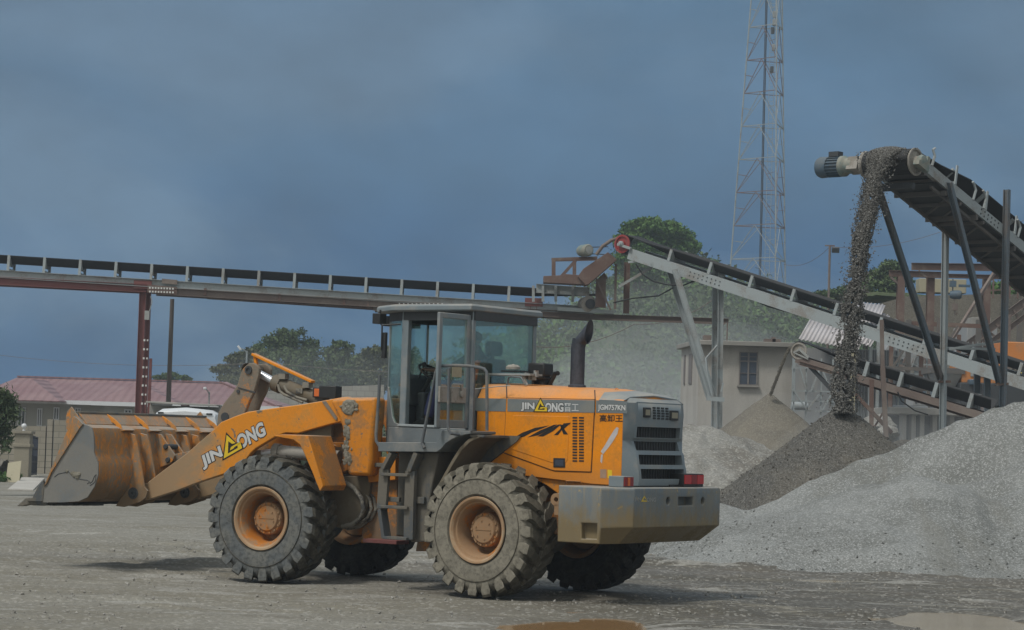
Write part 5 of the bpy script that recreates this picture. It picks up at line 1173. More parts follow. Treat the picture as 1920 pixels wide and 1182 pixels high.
MB().lathe([(-.06, .12), (0, .14), (.05, .12), (.07, .06), (.07, 0)], nb, l, 18).cbox(nb - n * .1, d, l, n, .2, .07, .05).cbox(nb + d * .15, d, l, n, .05, .06, .16).build('bearing', M['motor_grey'], root)
# drive: gearbox and finned motor beyond the far drum end
ax_ = (-l); g0 = drum + ax_ * .62
MB().lathe([(0, .10), (.25, .10), (.27, .16), (.42, .17), (.48, .22), (.56, .22), (.57, .12)], g0, ax_, 20).build('gearbox', M['motor_grey'], root)
MB().cbox(g0 + ax_ * .22, ax_, n, d, .13, .14, .15).build('gearbox_cover', M['drum'], root)
m0 = g0 + ax_ * .50
mo = MB().lathe([(0, 0), (0, .20), (.04, .215), (.05, .19), (.40, .19), (.40, 0)], m0, ax_, 28)
for k in range(20):
    a = 2 * math.pi * k / 20; e = d * math.cos(a) + n * math.sin(a); mo.cbox(m0 + ax_ * .21 + e * .20, ax_, e, ax_.cross(e), .16, .02, .006)
mo = mo.build('motor', M['motor'], root)
MB().lathe([(0, .215), (.20, .225), (.26, .20), (.27, 0)], m0 + ax_ * .36, ax_, 28).build('fan_cowl', M['motor'], mo)
MB().cbox(m0 + ax_ * .22 + Vector((0, 0, .26)), ax_, Vector((0, 0, 1)).cross(ax_), (0, 0, 1), .12, .09, .05).build('terminal_box', M['dark'], mo)
MB().cbox(hc - n * .36 + d * .32, d, l, n, .05, .5, .07).build('scraper', M['dark'], root)
# bent idler guards standing on the near channel
mb = MB()
for s in (.25, 2.0, 2.45, 4.0):
    q = A + d * s + l * .02; mb.tube([q - n * .02, q + n * .20 + l * .02, q + n * .30 - d * .08, q + n * .36 - d * .02 if s < 1 else q + n * .33 - d * .15], .028, 6)
mb.build('belt_guide', M['steel'], root, split=True)
mb = MB()
for i in range(6):
    for j in range(2): q = A + d * (2.4 + .15 * i) - n * (.06 + .1 * j) + l * .012; mb.cbox(q, d, l, n, .016, .006, .016)
mb.build('bolt_holes', M['dark'], root)
far = -l * w3
# head frame and portal legs
mb = MB(); a0 = A + d * .1 - n * .30; b0 = a0 + far
mb.bar(a0 + n * .05, b0 + n * .05, .08, .10).bar(A + d * 1.0 - n * .3, A + far + d * 1.0 - n * .3, .08, .1).bar(A + d * 2.3 - n * .26, A + far + d * 2.3 - n * .26, .07, .16).bar(A + d * 1.2 - n * .25, A + far + d * 2.2 - n * .25, .06).bar(A + d * 4 - n * .26, A + far + d * 4.0 - n * .26, .07, .14)
mb.build('head_frame', M['steel_dark'], root, split=True)
mb = MB()
for k in range(9):
    q = A + d * (1.6 + k * 1.0) - n * .28; mb.bar(q, q + far, .05, .07); mb.bar(q, q + far + d * 1.0, .04, .03)
for s in (.12, .88): mb.bar(A + far * s - n * .33 + d * .6, B + far * s - n * .33, .05, .06)
mb.build('under_frame', M['steel_dark'], root)
mb = MB(); q = A + far / 2 + d * 5.2 - n * .235; mb.cbox(q, d, l, n, 4.6, w3 / 2 - .03, .01); mb.build('return_tray', M['dark'], root)
la = at(1881, 380, 1); 
def on_line(px_, s):      # point of the near (s=0) or far (s=1) channel seen at column px_
    best = None
    for k in range(0, 600):
        q = A + d * (k * .01) + far * s
        # project
        v = q - Vector((0, 0, HC)); dd = v.y * math.cos(PITCH) + v.z * math.sin(PITCH); a = F * v.x / dd; b = -F * (-v.y * math.sin(PITCH) + v.z * math.cos(PITCH)) / dd
        X_ = 960 + a * math.cos(ROLL) - b * math.sin(ROLL)
        if X_ >= px_: return q
    return q
nl = on_line(1881, 0); fl = on_line(1776, 1)
MB().ibeam((nl.x + l.x * .07, nl.y + l.y * .07, -.3), nl + l * .07 + Vector((0, 0, .75)), .12, .11, up=l).build('leg', M['steel_blue'], root)
MB().ibeam((fl.x, fl.y, -.3), fl - n * .2, .12, .11, up=l).build('leg', M['steel'], root)
def drop(q, px_, py_): # foot point at the depth of q
    return at(px_, py_, q.y)
n1_ = on_line(1776, 0); f1_ = A + far + d * .15
MB().ibeam(n1_ - n * .1 + l * .05, drop(nl, 1870, 718) + l * .05, .12, .11, up=l).build('prop', M['steel_blue'], root)
MB().ibeam(f1_ - n * .26, drop(fl, 1764, 712), .12, .11, up=l).build('prop', M['steel_blue'], root)
MB().bar(at(1760, 716, fl.y), at(1782, 716, fl.y), .14, .05).bar(at(1866, 722, nl.y), at(1890, 720, nl.y), .14, .05).build('foot_bracket', M['rust'], root, split=True)
MB().bar(at(1780, 655, fl.y), at(1878, 640, nl.y + .2), .05).bar(at(1776, 653, fl.y + .02), at(1866, 655, fl.y + .1), .05).bar(at(1768, 803, fl.y), at(1800, 803, fl.y + .3), .05).build('brace', M['steel'], root, split=True)
# stone draped over the drum and falling in a ragged curtain
r3 = np.random.default_rng(21); n_ = 76000
t = r3.random(n_) ; top = drum + n * .30
pxs = [1664, 1650, 1641, 1630, 1618, 1604, 1592, 1584, 1580]; pys = [281, 296, 330, 390, 440, 530, 620, 710, 775]
px0 = np.interp(t, np.linspace(0, 1, 9), pxs); py0 = np.interp(t, np.linspace(0, 1, 9), pys)
Pc = np.array([list(at(a, b, HD_ - .1)) for a, b in zip(px0[:1], py0[:1])])
tt = np.linspace(0, 1, 60); cc = np.array([list(at(np.interp(q, np.linspace(0, 1, 9), pxs), np.interp(q, np.linspace(0, 1, 9), pys), HD_ - .36)) for q in tt])
ctr = np.stack([np.interp(t, tt, cc[:, k]) for k in range(3)], 1)
wd = np.interp(t, [0, .1, .25, .6, 1], [.30, .24, .165, .155, .20])
across = np.clip(r3.normal(size=n_) * .46, -1.0, 1.0) * np.where(r3.random(n_) < .06, 1.9, 1.0); ragged = 0.10 * fbm(ctr[:, 2] * 2.5, across * 2, 8, 3)
thin = np.interp(t, [0, .1, .35, .8, 1], [0.05, .06, .10, .16, .20])
la_ = np.array(l); da_ = np.array(Vector((d.x, d.y, 0)).normalized())
Pp = ctr + la_[None] * (across * wd * 1.25 + ragged * (t > .1))[:, None] + da_[None] * ((r3.random(n_) - .5) * 2 * thin)[:, None]
gate = fbm(Pp[:, 0] * 24, Pp[:, 2] * 11, 13, 3) > np.interp(t, [0, .10, .3, .6, 1], [-9, -.85, -.40, -.20, -.10])
Pp = Pp[gate]; t2 = t[gate]; sz = (.006 + .009 * r3.random(len(Pp)) + .012 * r3.random(len(Pp)) ** 8) * np.interp(t2, [0, .3, 1], [1.0, 1.0, 1.25])
V, Fc = rocks(Pp, sz, r3)
# stone bed on the drum
nb_ = 16000; a = r3.uniform(-.35, 2.2, nb_); u = np.clip(r3.normal(size=nb_) * .5, -1, 1) * .34
rr_ = .272 + .045 * (1 - (u / .36) ** 2) + .015 * r3.random(nb_)
dn = np.array(d); nn_ = np.array(n); ctr = np.array(drum)[None] + la_[None] * (u - .06)[:, None]
off = np.where((a > 0)[:, None], nn_[None] * (np.cos(a) * rr_)[:, None] - dn[None] * (np.sin(a) * rr_)[:, None], nn_[None] * rr_[:, None] - dn[None] * (a * 3.2)[:, None])
V2, F2 = rocks(ctr + off, .010 + .012 * r3.random(nb_), r3)
V = np.concatenate([V, V2]); Fc = np.concatenate([Fc, F2 + (Fc.max() + 1)])
tag(mesh_np('falling_stone', V, Fc, M['stone']), kind='stuff')
# thin stream of fine dust from the small belt
n_ = 5000; t = r3.random(n_); xs_ = np.interp(t, [0, .15, .4, 1], [1481, 1474, 1464, 1445]); ys_ = np.interp(t, [0, .15, .4, 1], [652, 664, 690, 740])
c_ = np.array([list(at(x, y, 65.6)) for x, y in zip(xs_, ys_)]); c_ += r3.normal(size=(n_, 3)) * np.array([.017, .03, .02])
V, Fc = rocks(c_, .006 + .007 * r3.random(n_), r3); tag(mesh_np('falling_dust', V, Fc, M['sand']), kind='stuff')
# ================================================================ the wheel loader
LD = thing('wheel_loader', None, 'large orange and grey articulated wheel loader carrying its mud stained bucket low', 'wheel loader', M=ML)
def lm(front=False): return MB(MF if front else None)
def lb(mb, name, mat, parent=LD, **k): return mb.build(name, mat, parent, world=False, **k)
Z1 = lambda x, y: (x / 3.94, 660 + y / 3.94); Z2 = lambda x, y: (360 + x / 3.695, 640 + y / 3.695); Z3 = lambda x, y: (640 + x / 3.693, 540 + y / 3.693)
Z4 = lambda x, y: (860 + x / 3.283, 700 + y / 3.283); ZB = lambda x, y: (20 + x / 4.8, 740 + y / 4.8); ZL = lambda x, y: (640 + x / 5.91, 840 + y / 5.91)
def SP(pts, y, front=False, z=None): return [S(*((z(*p)) if z else p), y, front) for p in pts]
def skin(parts_offset): pass
# ---- wheels
def tyre_mb(mb, cx, cy, R0=.80, w=.58, nl=23, seed=1, phase=0.0):
    o = (cx, cy, .80); h = w / 2
    prof = [(-h * .80, .385), (-h * .98, .43), (-h * 1.02, .56), (-h * .98, .655), (-h * .90, .70), (-h * .70, .742), (0, .757), (h * .70, .742), (h * .90, .70), (h * .98, .655), (h * 1.02, .56), (h * .98, .43), (h * .80, .385)]
    mb.lathe(prof, o, (0, 1, 0), 72, closed=True)
    # raised ring line on the sidewall
    for s in (-1, 1): mb.lathe([(s * h * 1.0, .60), (s * h * 1.04, .607), (s * h * 1.0, .614)], o, (0, 1, 0), 72)
    r = random.Random(seed)
    for s in (-1, 1):
        for k in range(nl):
            a0 = 2 * math.pi * (k + (0 if s > 0 else .5)) / nl + phase
            st = [(.985, .655, .615, 0.0, .036), (1.03, .715, .68, .0, .050), (1.0, .772, .72, .012, .062), (.90, .796, .735, .03, .066), (.66, .80, .74, .075, .068), (.40, .803, .745, .155, .070), (.20, .803, .745, .165, .066), (-.02, .803, .745, .245, .060)]
            j = r.uniform(-.006, .006); rings = []
            for (yf, ro, ri, da, hw) in st:
                a = a0 - s * 0 + da + j; wa = hw / ro; y = s * h * yf
                ro2 = ro + r.uniform(-.004, .003)
                def P(rr, aa): return Vector((cx + rr * math.cos(aa), cy + y, .80 + rr * math.sin(aa)))
                rings.append([P(ri, a - wa * 1.15), P(ro2, a - wa * .9), P(ro2, a + wa * .9), P(ri, a + wa * 1.15)])
            mb.loft(rings)
    return mb
def make_wheel(cx, cy, front, mt, side, phase, rimmat='rim'):
    rim = lm(front); s = side; w = .58
    # rim: flange lips, well, recessed centre disc (outer face at +s)
    rim.lathe([(s * .262, .392), (s * .276, .398), (s * .285, .392), (s * .282, .372), (s * .262, .352), (s * .235, .340), (s * .228, .322), (s * .20, .306), (s * .10, .292), (s * -.06, .282), (s * -.09, .27), (s * -.09, .0)], (cx, cy, .8), (0, 1, 0), 56)
    lip_ = lm(front).lathe([(s * .258, .394), (s * .276, .400), (s * .2875, .393), (s * .2845, .372), (s * .2645, .3525), (s * .2605, .3525)], (cx, cy, .8), (0, 1, 0), 56)
    rim.lathe([(-s * .262, .392), (-s * .285, .392), (-s * .26, .34), (-s * .15, .30), (s * .0, .29)], (cx, cy, .8), (0, 1, 0), 40)
    wheel = lb(rim, 'wheel', M[rimmat])
    lb(tyre_mb(lm(front), cx, cy, seed=int(cx * 10 + 5), phase=phase), 'tyre', M[mt], wheel, ang=30)
    lb(lip_, 'rim_flange', M['rim_lip'], wheel)
    hub = lm(front); hub.lathe([(s * -.09, .215), (s * .06, .205), (s * .10, .205), (s * .115, .195), (s * .115, .17), (s * .135, .16), (s * .145, .15), (s * .148, 0)], (cx, cy, .8), (0, 1, 0), 40)
    for k in range(14):
        a = 2 * math.pi * k / 14; hub.lathe([(s * .113, .014), (s * .130, .014), (s * .130, 0)], (cx + .181 * math.cos(a), cy, .8 + .181 * math.sin(a)), (0, 1, 0), 6)
    for k in range(6):
        a = 2 * math.pi * k / 6 + .3; hub.lathe([(s * .14, .010), (s * .157, .010), (s * .157, 0)], (cx + .11 * math.cos(a), cy, .8 + .11 * math.sin(a)), (0, 1, 0), 6)
    hub.bar((cx - .11, cy + s * .15, .8), (cx + .11, cy + s * .15, .8), .006, .006)
    lb(hub, 'hub', M[rimmat], wheel)
    return wheel
TR = 1.095
w_ = make_wheel(0, TR, False, 'tyre_pale', 1, .1); w_['label'] = 'rear wheel with tan mud coated tyre'
w_ = make_wheel(WB, TR, True, 'tyre', 1, .25); w_['label'] = 'front wheel with dark grey tyre'
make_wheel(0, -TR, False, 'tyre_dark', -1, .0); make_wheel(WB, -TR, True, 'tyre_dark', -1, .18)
for fr, x in ((False, 0), (True, WB)):
    lb(lm(fr).lathe([(-.85, .10), (-.80, .16), (-.45, .17), (-.25, .20), (-.18, .32), (.18, .32), (.25, .20), (.45, .17), (.80, .16), (.85, .10)], (x, 0, .8), (0, 1, 0), 28), 'axle', M['grey_mud'])
# ---- rear frame
m = lm(); m.box(-1.60, 1.25, -.42, .42, .74, 1.34); m.box(1.25, 1.62, -.30, .30, 1.30, 1.55).box(1.25, 1.62, -.30, .30, .62, .82); m.box(-1.1, -.95, -.5, .60, 1.1, 1.42)
lb(m, 'rear_frame', M['orange_frame'], bevel=.02)
lb(lm().box(1.05, 1.62, -.45, .40, 1.44, 1.72), 'dark_gap_block', M['mud_and_gap'], bevel=.01)  # dark block added to fill the dark hole between ladder and platform
m = lm(); m.prism(SP([(740, 856), (741, 1006), (700, 1018), (672, 1019), (676, 985), (690, 950), (697, 900), (697, 858)], .50), .30, .46); m.box(.62, 1.0, .35, .62, .62, .95)
lb(m, 'frame_side_plate', M['orange_frame'], bevel=.012, split=True)
m = lm(); m.prism(SP([(690, 893), (696, 856), (742, 858), (742, 900), (692, 905)], .55), .46, .56); lb(m, 'frame_bracket', M['orange'], bevel=.008)
q = SP([(783, 1010), (806, 1010), (806, 1034), (779, 1034)], .7); lb(lm().prism(q, .3, .7), 'frame_lug', M['orange_frame'], bevel=.01)
m = lm().lathe([(-.38, .09), (.38, .09), (.38, 0)], (1.68, 0, 1.42), (0, 0, 1), 18).lathe([(-.3, .12), (.3, .12), (.3, 0)], (1.68, 0, .75), (0, 0, 1), 18)
lb(m, 'articulation_pin', M['grey_mud'])
# ---- hood (engine cover)
hs = .70; ht = .56
xc0 = .50
def zt_at(px, py, y): return S(px, py, y)
secs = []
for (pt, ps, pb) in (((890, 721), (890, 746), (884, 876)), ((951, 724), (951, 747), (945, 888)), ((1116, 732.5), (1116, 749.3), (1110, 908)), ((1150, 739), (1150, 751), (1143, 910)), ((1176, 746), (1176, 752.5), (1172, 911))):
    x, zs_ = S(*ps, hs); _, zt = S(*pt, ht); _, zb = S(*pb, hs); secs.append((x, zb, zs_, zt))
secs[0] = (.52,) + secs[0][1:]
XE = -1.575; secs[-1] = (XE,) + secs[-1][1:]
m = lm(); rings = []
for (x, zb, zs_, zt) in secs:
    rings.append([Vector((x, y, z)) for y, z in ((hs, zb), (hs, zs_ - .01), (hs - .012, zs_ + .01), (ht + .03, zt - .015), (ht - .02, zt + .004), (0, zt + .035), (-ht + .02, zt + .004), (-ht - .03, zt - .015), (-hs + .012, zs_ + .01), (-hs, zs_ - .01), (-hs, zb))])
m.loft(rings); hood = lb(m, 'hood', M['orange'], bevel=.006, ang=28)
cap_ = []
for (x, zb, zs_, zt) in [(-1.24, 0, .5 * (secs[2][2] + secs[3][2]), .5 * (secs[2][3] + secs[3][3]))] + secs[3:]:
    o_ = .007; e_ = [(hs + .004, zs_ + .0), (ht + .035, zt - .012 + o_), (ht - .02, zt + .004 + o_), (0, zt + .035 + o_), (-ht + .02, zt + .004 + o_), (-ht - .035, zt - .012 + o_), (-hs - .004, zs_ + .0)]
    cap_.append([Vector((x, y, z)) for y, z in e_] + [Vector((x, y * .98, z - .03)) for y, z in e_[::-1]])
lb(lm().loft(cap_), 'hood_cap', M['grey_blue'], hood, ang=28)
# lower rear skirt of the hood beside the wheel arch
q = SP([(884, 876), (1009, 904), (1020, 910), (1060, 930), (1060, 905), (945, 870)], hs); m = lm()
m.prism([(q[0][0], q[0][1]), (q[1][0], q[1][1]), (q[2][0], q[2][1]), (-.95, 1.10), (-1.5, 1.10), (-1.5, 1.42), (-.2, 1.75), (.5, 1.75)], .40, .66)
m.prism([(q[0][0], q[0][1]), (q[1][0], q[1][1]), (q[2][0], q[2][1]), (-.95, 1.10), (-1.5, 1.10), (-1.5, 1.42), (-.2, 1.75), (.5, 1.75)], -.66, -.40)
lb(m, 'hood_skirt', M['orange_dirty'], bevel=.01)
# side door with dark gap round it
dp = SP([(950, 747), (1115, 750), (1108, 885), (1040, 883), (1030, 880), (945, 849)], hs + .006)
def grow(poly, e):
    cx = sum(p[0] for p in poly) / len(poly); cz = sum(p[1] for p in poly) / len(poly)
    return [(p[0] + e * (1 if p[0] > cx else -1), p[1] + e * (1 if p[1] > cz else -1)) for p in poly]
lb(lm().prism(grow(dp, .008), hs - .01, hs + .004), 'door_seal', M['black'], hood)
door = lb(lm().prism(dp, hs - .01, hs + .014), 'side_door', M['orange'], hood, bevel=.006)
lb(lm().prism(SP([(962, 779), (1068, 781), (1064, 862), (1060, 868), (1034, 868), (960, 843), (957, 838)], hs + .02), hs + .010, hs + .019), 'door_panel', M['orange'], door, bevel=.005)
m = lm()
for (px_, dark) in ((950.5, 1), (1116, 1)):
    x0, z0 = S(px_, 722 if px_ < 1000 else 732, ht); x1, z1 = S(px_, 747 if px_ < 1000 else 749.5, hs)
    m.bar((x0, ht + .01, z0 + .0), (x1, hs + .0, z1 + .0), .007, .012, up=(1, 0, 0))
x0, z0 = S(1116, 749, hs); x1, z1 = S(1108, 886, hs)
lb(m, 'panel_seam', M['black'], hood, split=True)
# stripes
def strip(name, pa, pb, h0, h1, y, parent, th=.004):
    q = [S(*pa, y), S(*pb, y)]; a, b = q; c0_ = S(pa[0], h0, y); c1_ = S(pb[0], h1, y)
    return lb(lm().prism([a, b, c1_, c0_], y - .004, y), name, M['stripe'], parent)
strip('stripe', (890, 746.5), (949, 748), 770.7, 771.8, hs + .004, hood); strip('stripe', (951.5, 748), (1114.5, 750.8), 771.8, 774.2, hs + .018, door)
strip('stripe', (1117.5, 750.8), (1176, 753), 774.2, 775.4, hs + .004, hood)
m = lm()
for i in range(16):
    for (a, b) in ((1073.5, 1082), (1085.5, 1094.5)):
        y0 = 782 + i * 5.4; q = SP([(a, y0), (b, y0 + .3), (b - .2, y0 + 3.1), (a - .2, y0 + 2.9)], hs + .019); m.prism(q, hs + .010, hs + .0185)
lb(m, 'louvre', M['black'], door)
lk = lb(lm().prism(SP([(1037.5, 859), (1059.5, 859.5), (1059.3, 877), (1037.5, 876.5)], hs + .02), hs + .012, hs + .022), 'latch', M['black'], door, bevel=.003)
lb(lm().prism(SP([(1040.5, 862), (1056.5, 862.5), (1056, 874), (1040.5, 873.5)], hs + .024), hs + .018, hs + .0245), 'latch_plate', M['navy'], door)
# ---- text and marks
def text_geo(s, offset=0.0):
    cu = bpy.data.curves.new('t', 'FONT'); cu.body = s; cu.offset = offset; cu.resolution_u = 3; ob = bpy.data.objects.new('t', cu); COL.objects.link(ob)
    dg = bpy.context.evaluated_depsgraph_get(); me = bpy.data.meshes.new_from_object(ob.evaluated_get(dg)); vs = [tuple(v.co[:2]) for v in me.vertices]; fs = [tuple(p.vertices) for p in me.polygons]
    bpy.data.objects.remove(ob); bpy.data.curves.remove(cu); bpy.data.meshes.remove(me); return vs, fs
def put2d(mb, vs, fs, o, ex, ez, y):      # place 2-D points on a side plane
    return mb.add([(o[0] + ex[0] * a + ez[0] * b, y, o[1] + ex[1] * a + ez[1] * b) for a, b in vs], fs)
class Lay:      # a baseline box on a side plane: bottom left, bottom right, top left (photo pixels)
    def __init__(s, bl, br, tl, y, front=False):
        s.y = y; s.front = front; s.o = S(*bl, y, front); b = S(*br, y, front); t = S(*tl, y, front); s.ex = (b[0] - s.o[0], b[1] - s.o[1]); s.ez = (t[0] - s.o[0], t[1] - s.o[1])
    def text(s, str_, u0, u1, v0, v1, mat, parent, out=None, off=.02, name='lettering', lift=0.0):
        base = text_geo(str_)[0]
        if not base: return None
        x0, x1 = min(a for a, b in base), max(a for a, b in base); y0, y1 = min(b for a, b in base), max(b for a, b in base)
        f = lambda vs: [(u0 + (a - x0) / (x1 - x0) * (u1 - u0), v0 + (b - y0) / (y1 - y0) * (v1 - v0)) for a, b in vs]
        if out:
            vs, fs = text_geo(str_, off + .045); m = lm(s.front); put2d(m, f(vs), fs, s.o, s.ex, s.ez, s.y + .001 + lift); lb(m, name + '_outline', out, parent, smooth=False)
        vs, fs = text_geo(str_, off); m = lm(s.front); put2d(m, f(vs), fs, s.o, s.ex, s.ez, s.y + .0025 + lift); return lb(m, name, mat, parent, smooth=False)
    def poly(s, polys, mat, parent, name='emblem', lift=.003):
        m = lm(s.front)
        for p in polys: put2d(m, p, [tuple(range(len(p)))], s.o, s.ex, s.ez, s.y + lift)
        return lb(m, name, mat, parent, smooth=False)
def brand(L, parent, u_end=1.0, dim=False, k=1.0):
    wm = M['letter_dim'] if dim else M['letter']; bo = M['letter_black'] if not dim else None
    L.text('JIN', 0, .31 * u_end, 0, 1, wm, parent, bo, .045); L.text('ONG', .58 * u_end, u_end, 0, 1, wm, parent, bo, .045)
    u = lambda a: a * u_end
    if not dim: L.poly([[(u(.29), -.10), (u(.64), -.10), (u(.64), .35), (u(.56), .62), (u(.465), 1.72)]], M['letter_black'], parent, 'emblem_outline', .0035)
    L.poly([[(u(.32), -.02), (u(.62), -.02), (u(.56), .16), (u(.40), .16)], [(u(.32), -.02), (u(.40), .16), (u(.458), 1.0), (u(.462), 1.5)], [(u(.462), 1.5), (u(.458), 1.0), (u(.50), .66), (u(.55), .60)],
            [(u(.47), .50), (u(.62), .50), (u(.615), .36), (u(.52), .36), (u(.50), .30), (u(.44), .30)], [(u(.56), .16), (u(.62), -.02), (u(.62), .42), (u(.57), .42)]], M['yellow'], parent, 'emblem', .0048)
L = Lay((977.5, 770.5), (1085, 772.5), (977.5, 755.5), hs + .018); brand(L, door, .735)
L.text('晋工', .755, 1.0, 0, 1.02, M['letter'], door, None, .012, 'lettering')
L = Lay((1121.5, 771.5), (1172.5, 772.8), (1121.5, 759), hs + .0045); L.text('JGM757KN', 0, 1, 0, 1, M['letter'], hood, M['letter_black'], .04)
L = Lay((1124.5, 791), (1167.5, 791.5), (1124.5, 777.8), hs + .001); L.text('高卸王', 0, 1, 0, 1, M['letter_black'], hood, None, .015)
L = Lay((860, 1060), (1380, 1060), (860, 700), hs + .0205)
# swoosh emblem in panel pixels
def z4poly(pts, y=hs + .021): return [S(*Z4(*p), y) for p in pts]
m = lm()
for pts in ([(330, 404), (390, 367), (470, 337), (560, 321), (520, 338), (450, 365), (400, 392)], [(422, 396), (500, 353), (585, 318), (608, 316), (560, 346), (490, 382)], [(484, 389), (560, 345), (612, 317), (632, 315), (580, 358), (520, 390)],
            [(585, 382), (622, 348), (646, 309), (692, 305), (655, 338), (634, 352), (612, 381)], [(622, 318), (640, 318), (655, 352), (674, 378), (645, 377), (636, 355)]):
    q = z4poly(pts); m.add([(a, hs + .021, b) for a, b in q], [tuple(range(len(q)))])
lb(m, 'emblem', M['letter_black'], door, smooth=False)
m = lm(); q = [S(*Z4(*p), hs + .003) for p in ((955, 352), (972, 332), (985, 338), (978, 372), (950, 420), (925, 455), (888, 500), (874, 482), (896, 450), (925, 400))]; m.add([(a, hs + .003, b) for a, b in q], [tuple(range(len(q)))])
q = [S(*Z4(*p), hs + .003) for p in ((876, 500), (888, 502), (882, 556), (872, 545))]; m.add([(a, hs + .003, b) for a, b in q], [tuple(range(len(q)))])
lb(m, 'scrape_mark', M['scrape'], hood, smooth=False)
for pts, mt in (([(871, 592), (910, 592), (909, 647), (871, 646)], 'tan_sticker'), ([(917, 594), (944, 598), (943, 648), (917, 646)], 'yellow')):
    q = [S(*Z4(*p), hs + .002) for p in pts]; lb(lm().add([(a, hs + .002, b) for a, b in q], [(0, 1, 2, 3)]), 'sticker', M[mt], hood, smooth=False)
m = lm(); q = [S(*p, hs + .03) for p in ((1061, 908), (1061, 902), (1088, 903), (1089, 909))]; m.tube([(q[0][0], hs, q[0][1])] + [(a, hs + .03, b) for a, b in q[1:3]] + [(q[3][0], hs, q[3][1])], .006, 6); lb(m, 'grab_handle', M['orange_dirty'], hood)
# ---- grille
gy, ge = .56, .02
lv = [S(*Z4(*p), gy) for p in ((1088, 182), (1092, 250), (1085, 326), (1078, 398), (1062, 415), (1080, 478), (1092, 500), (1100, 566), (1106, 588), (1112, 655), (1104, 694))]
GX = [a for a, b in lv]; GZ = [b for a, b in lv]
def gx(z): return float(np.interp(z, GZ[::-1], GX[::-1]))
def band(m, z1, z0, y0, y1, back=None):
    zz = [z0] + [z for z in GZ[::-1] if z0 < z < z1] + [z1]
    rings = []
    for z in zz:
        x = gx(z); b = back if back is not None else x + .06
        rings.append([Vector((x, y0, z)), Vector((x, y1, z)), Vector((b, y1, z)), Vector((b, y0, z))])
    m.loft(rings)
zr = lambda y: S(1200, 700 + y / 3.283, gy)[1]
slots = [(330, 396), (420, 476), (503, 564), (590, 652)]
edges = [182] + [v for s in slots for v in s] + [694]
m = lm()
for k in range(0, len(edges), 2): band(m, zr(edges[k]), zr(edges[k + 1]), -gy + .055, gy - .055)
zz = sorted(GZ)
for s in (-1, 1):
    rings = []
    for z in zz:
        x = gx(z); rings.append([Vector((XE - .001, s * hs, z)), Vector((x, s * gy, z)), Vector((x, s * (gy - .056), z)), Vector((x + .09, s * (gy - .056), z)), Vector((XE - .001, s * (gy - .05), z))])
    m.loft(rings)
zt = secs[-1][3]
m.hexa([Vector(p) for p in ((XE - .001, -hs, GZ[0] - .03), (XE - .001, hs, GZ[0] - .03), (GX[0], gy, GZ[0] - .03), (GX[0], -gy, GZ[0] - .03), (XE - .001, -ht, zt), (XE - .001, ht, zt), (GX[0] - .0, gy - .03, GZ[0] + .012), (GX[0] - .0, -gy + .03, GZ[0] + .012))])
grille = lb(m, 'grille', M['grey_blue'], bevel=.010)
lb(lm().box(XE - .012, XE - .003, -gy + .04, gy - .04, zr(690), zr(320)), 'radiator', M['black'], grille)
m = lm()
for k in range(17): y = -.5 + k * .0625; m.box(XE - .022, XE - .012, y - .006, y + .006, zr(690), zr(320))
lb(m, 'radiator_fins', M['dark'], grille)
# rear lamps and small vents on the upper bezel
def rface(px0, py0, px1, py1, xx): y0, z0 = R(px0, py1, xx); y1, z1 = R(px1, py0, xx); return y0, y1, z0, z1
for (a, b, c, e) in ((1130, 212, 1172, 271), (1292, 231, 1342, 290)):
    y0, y1, z0, z1 = rface(*Z4(a, b), *Z4(c, e), GX[0]); h = lb(lm().box(GX[0] - .03, GX[0] + .02, min(y0, y1), max(y0, y1), z0 + .0, z1), 'work_lamp', M['black'], grille, bevel=.006)
    lb(lm().box(GX[0] - .034, GX[0] - .028, min(y0, y1) + .025, max(y0, y1) - .025, z0 + .025, z1 - .025), 'lens', M['lens_dull'], h)
m = lm()
for i in range(4):
    for j in range(5):
        y0, y1, z0, z1 = rface(*Z4(1191 + i * 26, 209 + j * 16 + i * 1.5), *Z4(1208 + i * 26, 219 + j * 16 + i * 1.5), GX[0]); m.box(gx(z0) - .006, gx(z0) + .01, min(y0, y1), max(y0, y1), z0, z1)
lb(m, 'vent', M['black'], grille)
# ---- counterweight
m = lm()
b0 = [(-1.08, 1.28), (-1.66, 1.28), (-1.73, .95), (-1.73, -.90), (-1.5, -1.27), (-1.08, -1.28)]
b1 = [(-1.08, 1.28), (-1.66, 1.28), (-1.96, 1.03), (-1.96, -.99), (-1.77, -1.28), (-1.08, -1.28)]
def off(p, e): return [(a + e, b * (1 - e / 1.3)) for a, b in p]
m.loft([[Vector((a, b, z)) for a, b in q] for q, z in ((b0, .715), (b1, .915), (b1, 1.35), (off(b1, .012), 1.372))])
cwo = lb(m, 'counterweight', M['cw'])
def cut(o, cmb):
    me = bpy.data.meshes.new('c'); me.from_pydata([tuple(v) for v in cmb.v], [], cmb.f); bm = bmesh.new(); bm.from_mesh(me); bmesh.ops.recalc_face_normals(bm, faces=bm.faces); bm.to_mesh(me); bm.free()
    c = bpy.data.objects.new('c', me); COL.objects.link(c); par = o.parent; o.parent = None; md = o.modifiers.new('b', 'BOOLEAN'); md.operation = 'DIFFERENCE'; md.object = c; md.solver = 'EXACT'
    bpy.context.view_layer.update(); dg = bpy.context.evaluated_depsgraph_get(); nm = bpy.data.meshes.new_from_object(o.evaluated_get(dg)); o.modifiers.remove(md); old = o.data; mats = list(old.materials); o.data = nm; nm.name = old.name
    if not nm.materials:
        for mm in mats: nm.materials.append(mm)
    bpy.data.objects.remove(c); bpy.data.meshes.remove(me); o.parent = par; sharp(nm, 30)
q = SP([(1090, 981), (1119, 982), (1119, 1012), (1090, 1011)], 1.28); cut(cwo, lm().prism(q, 1.20, 1.4))
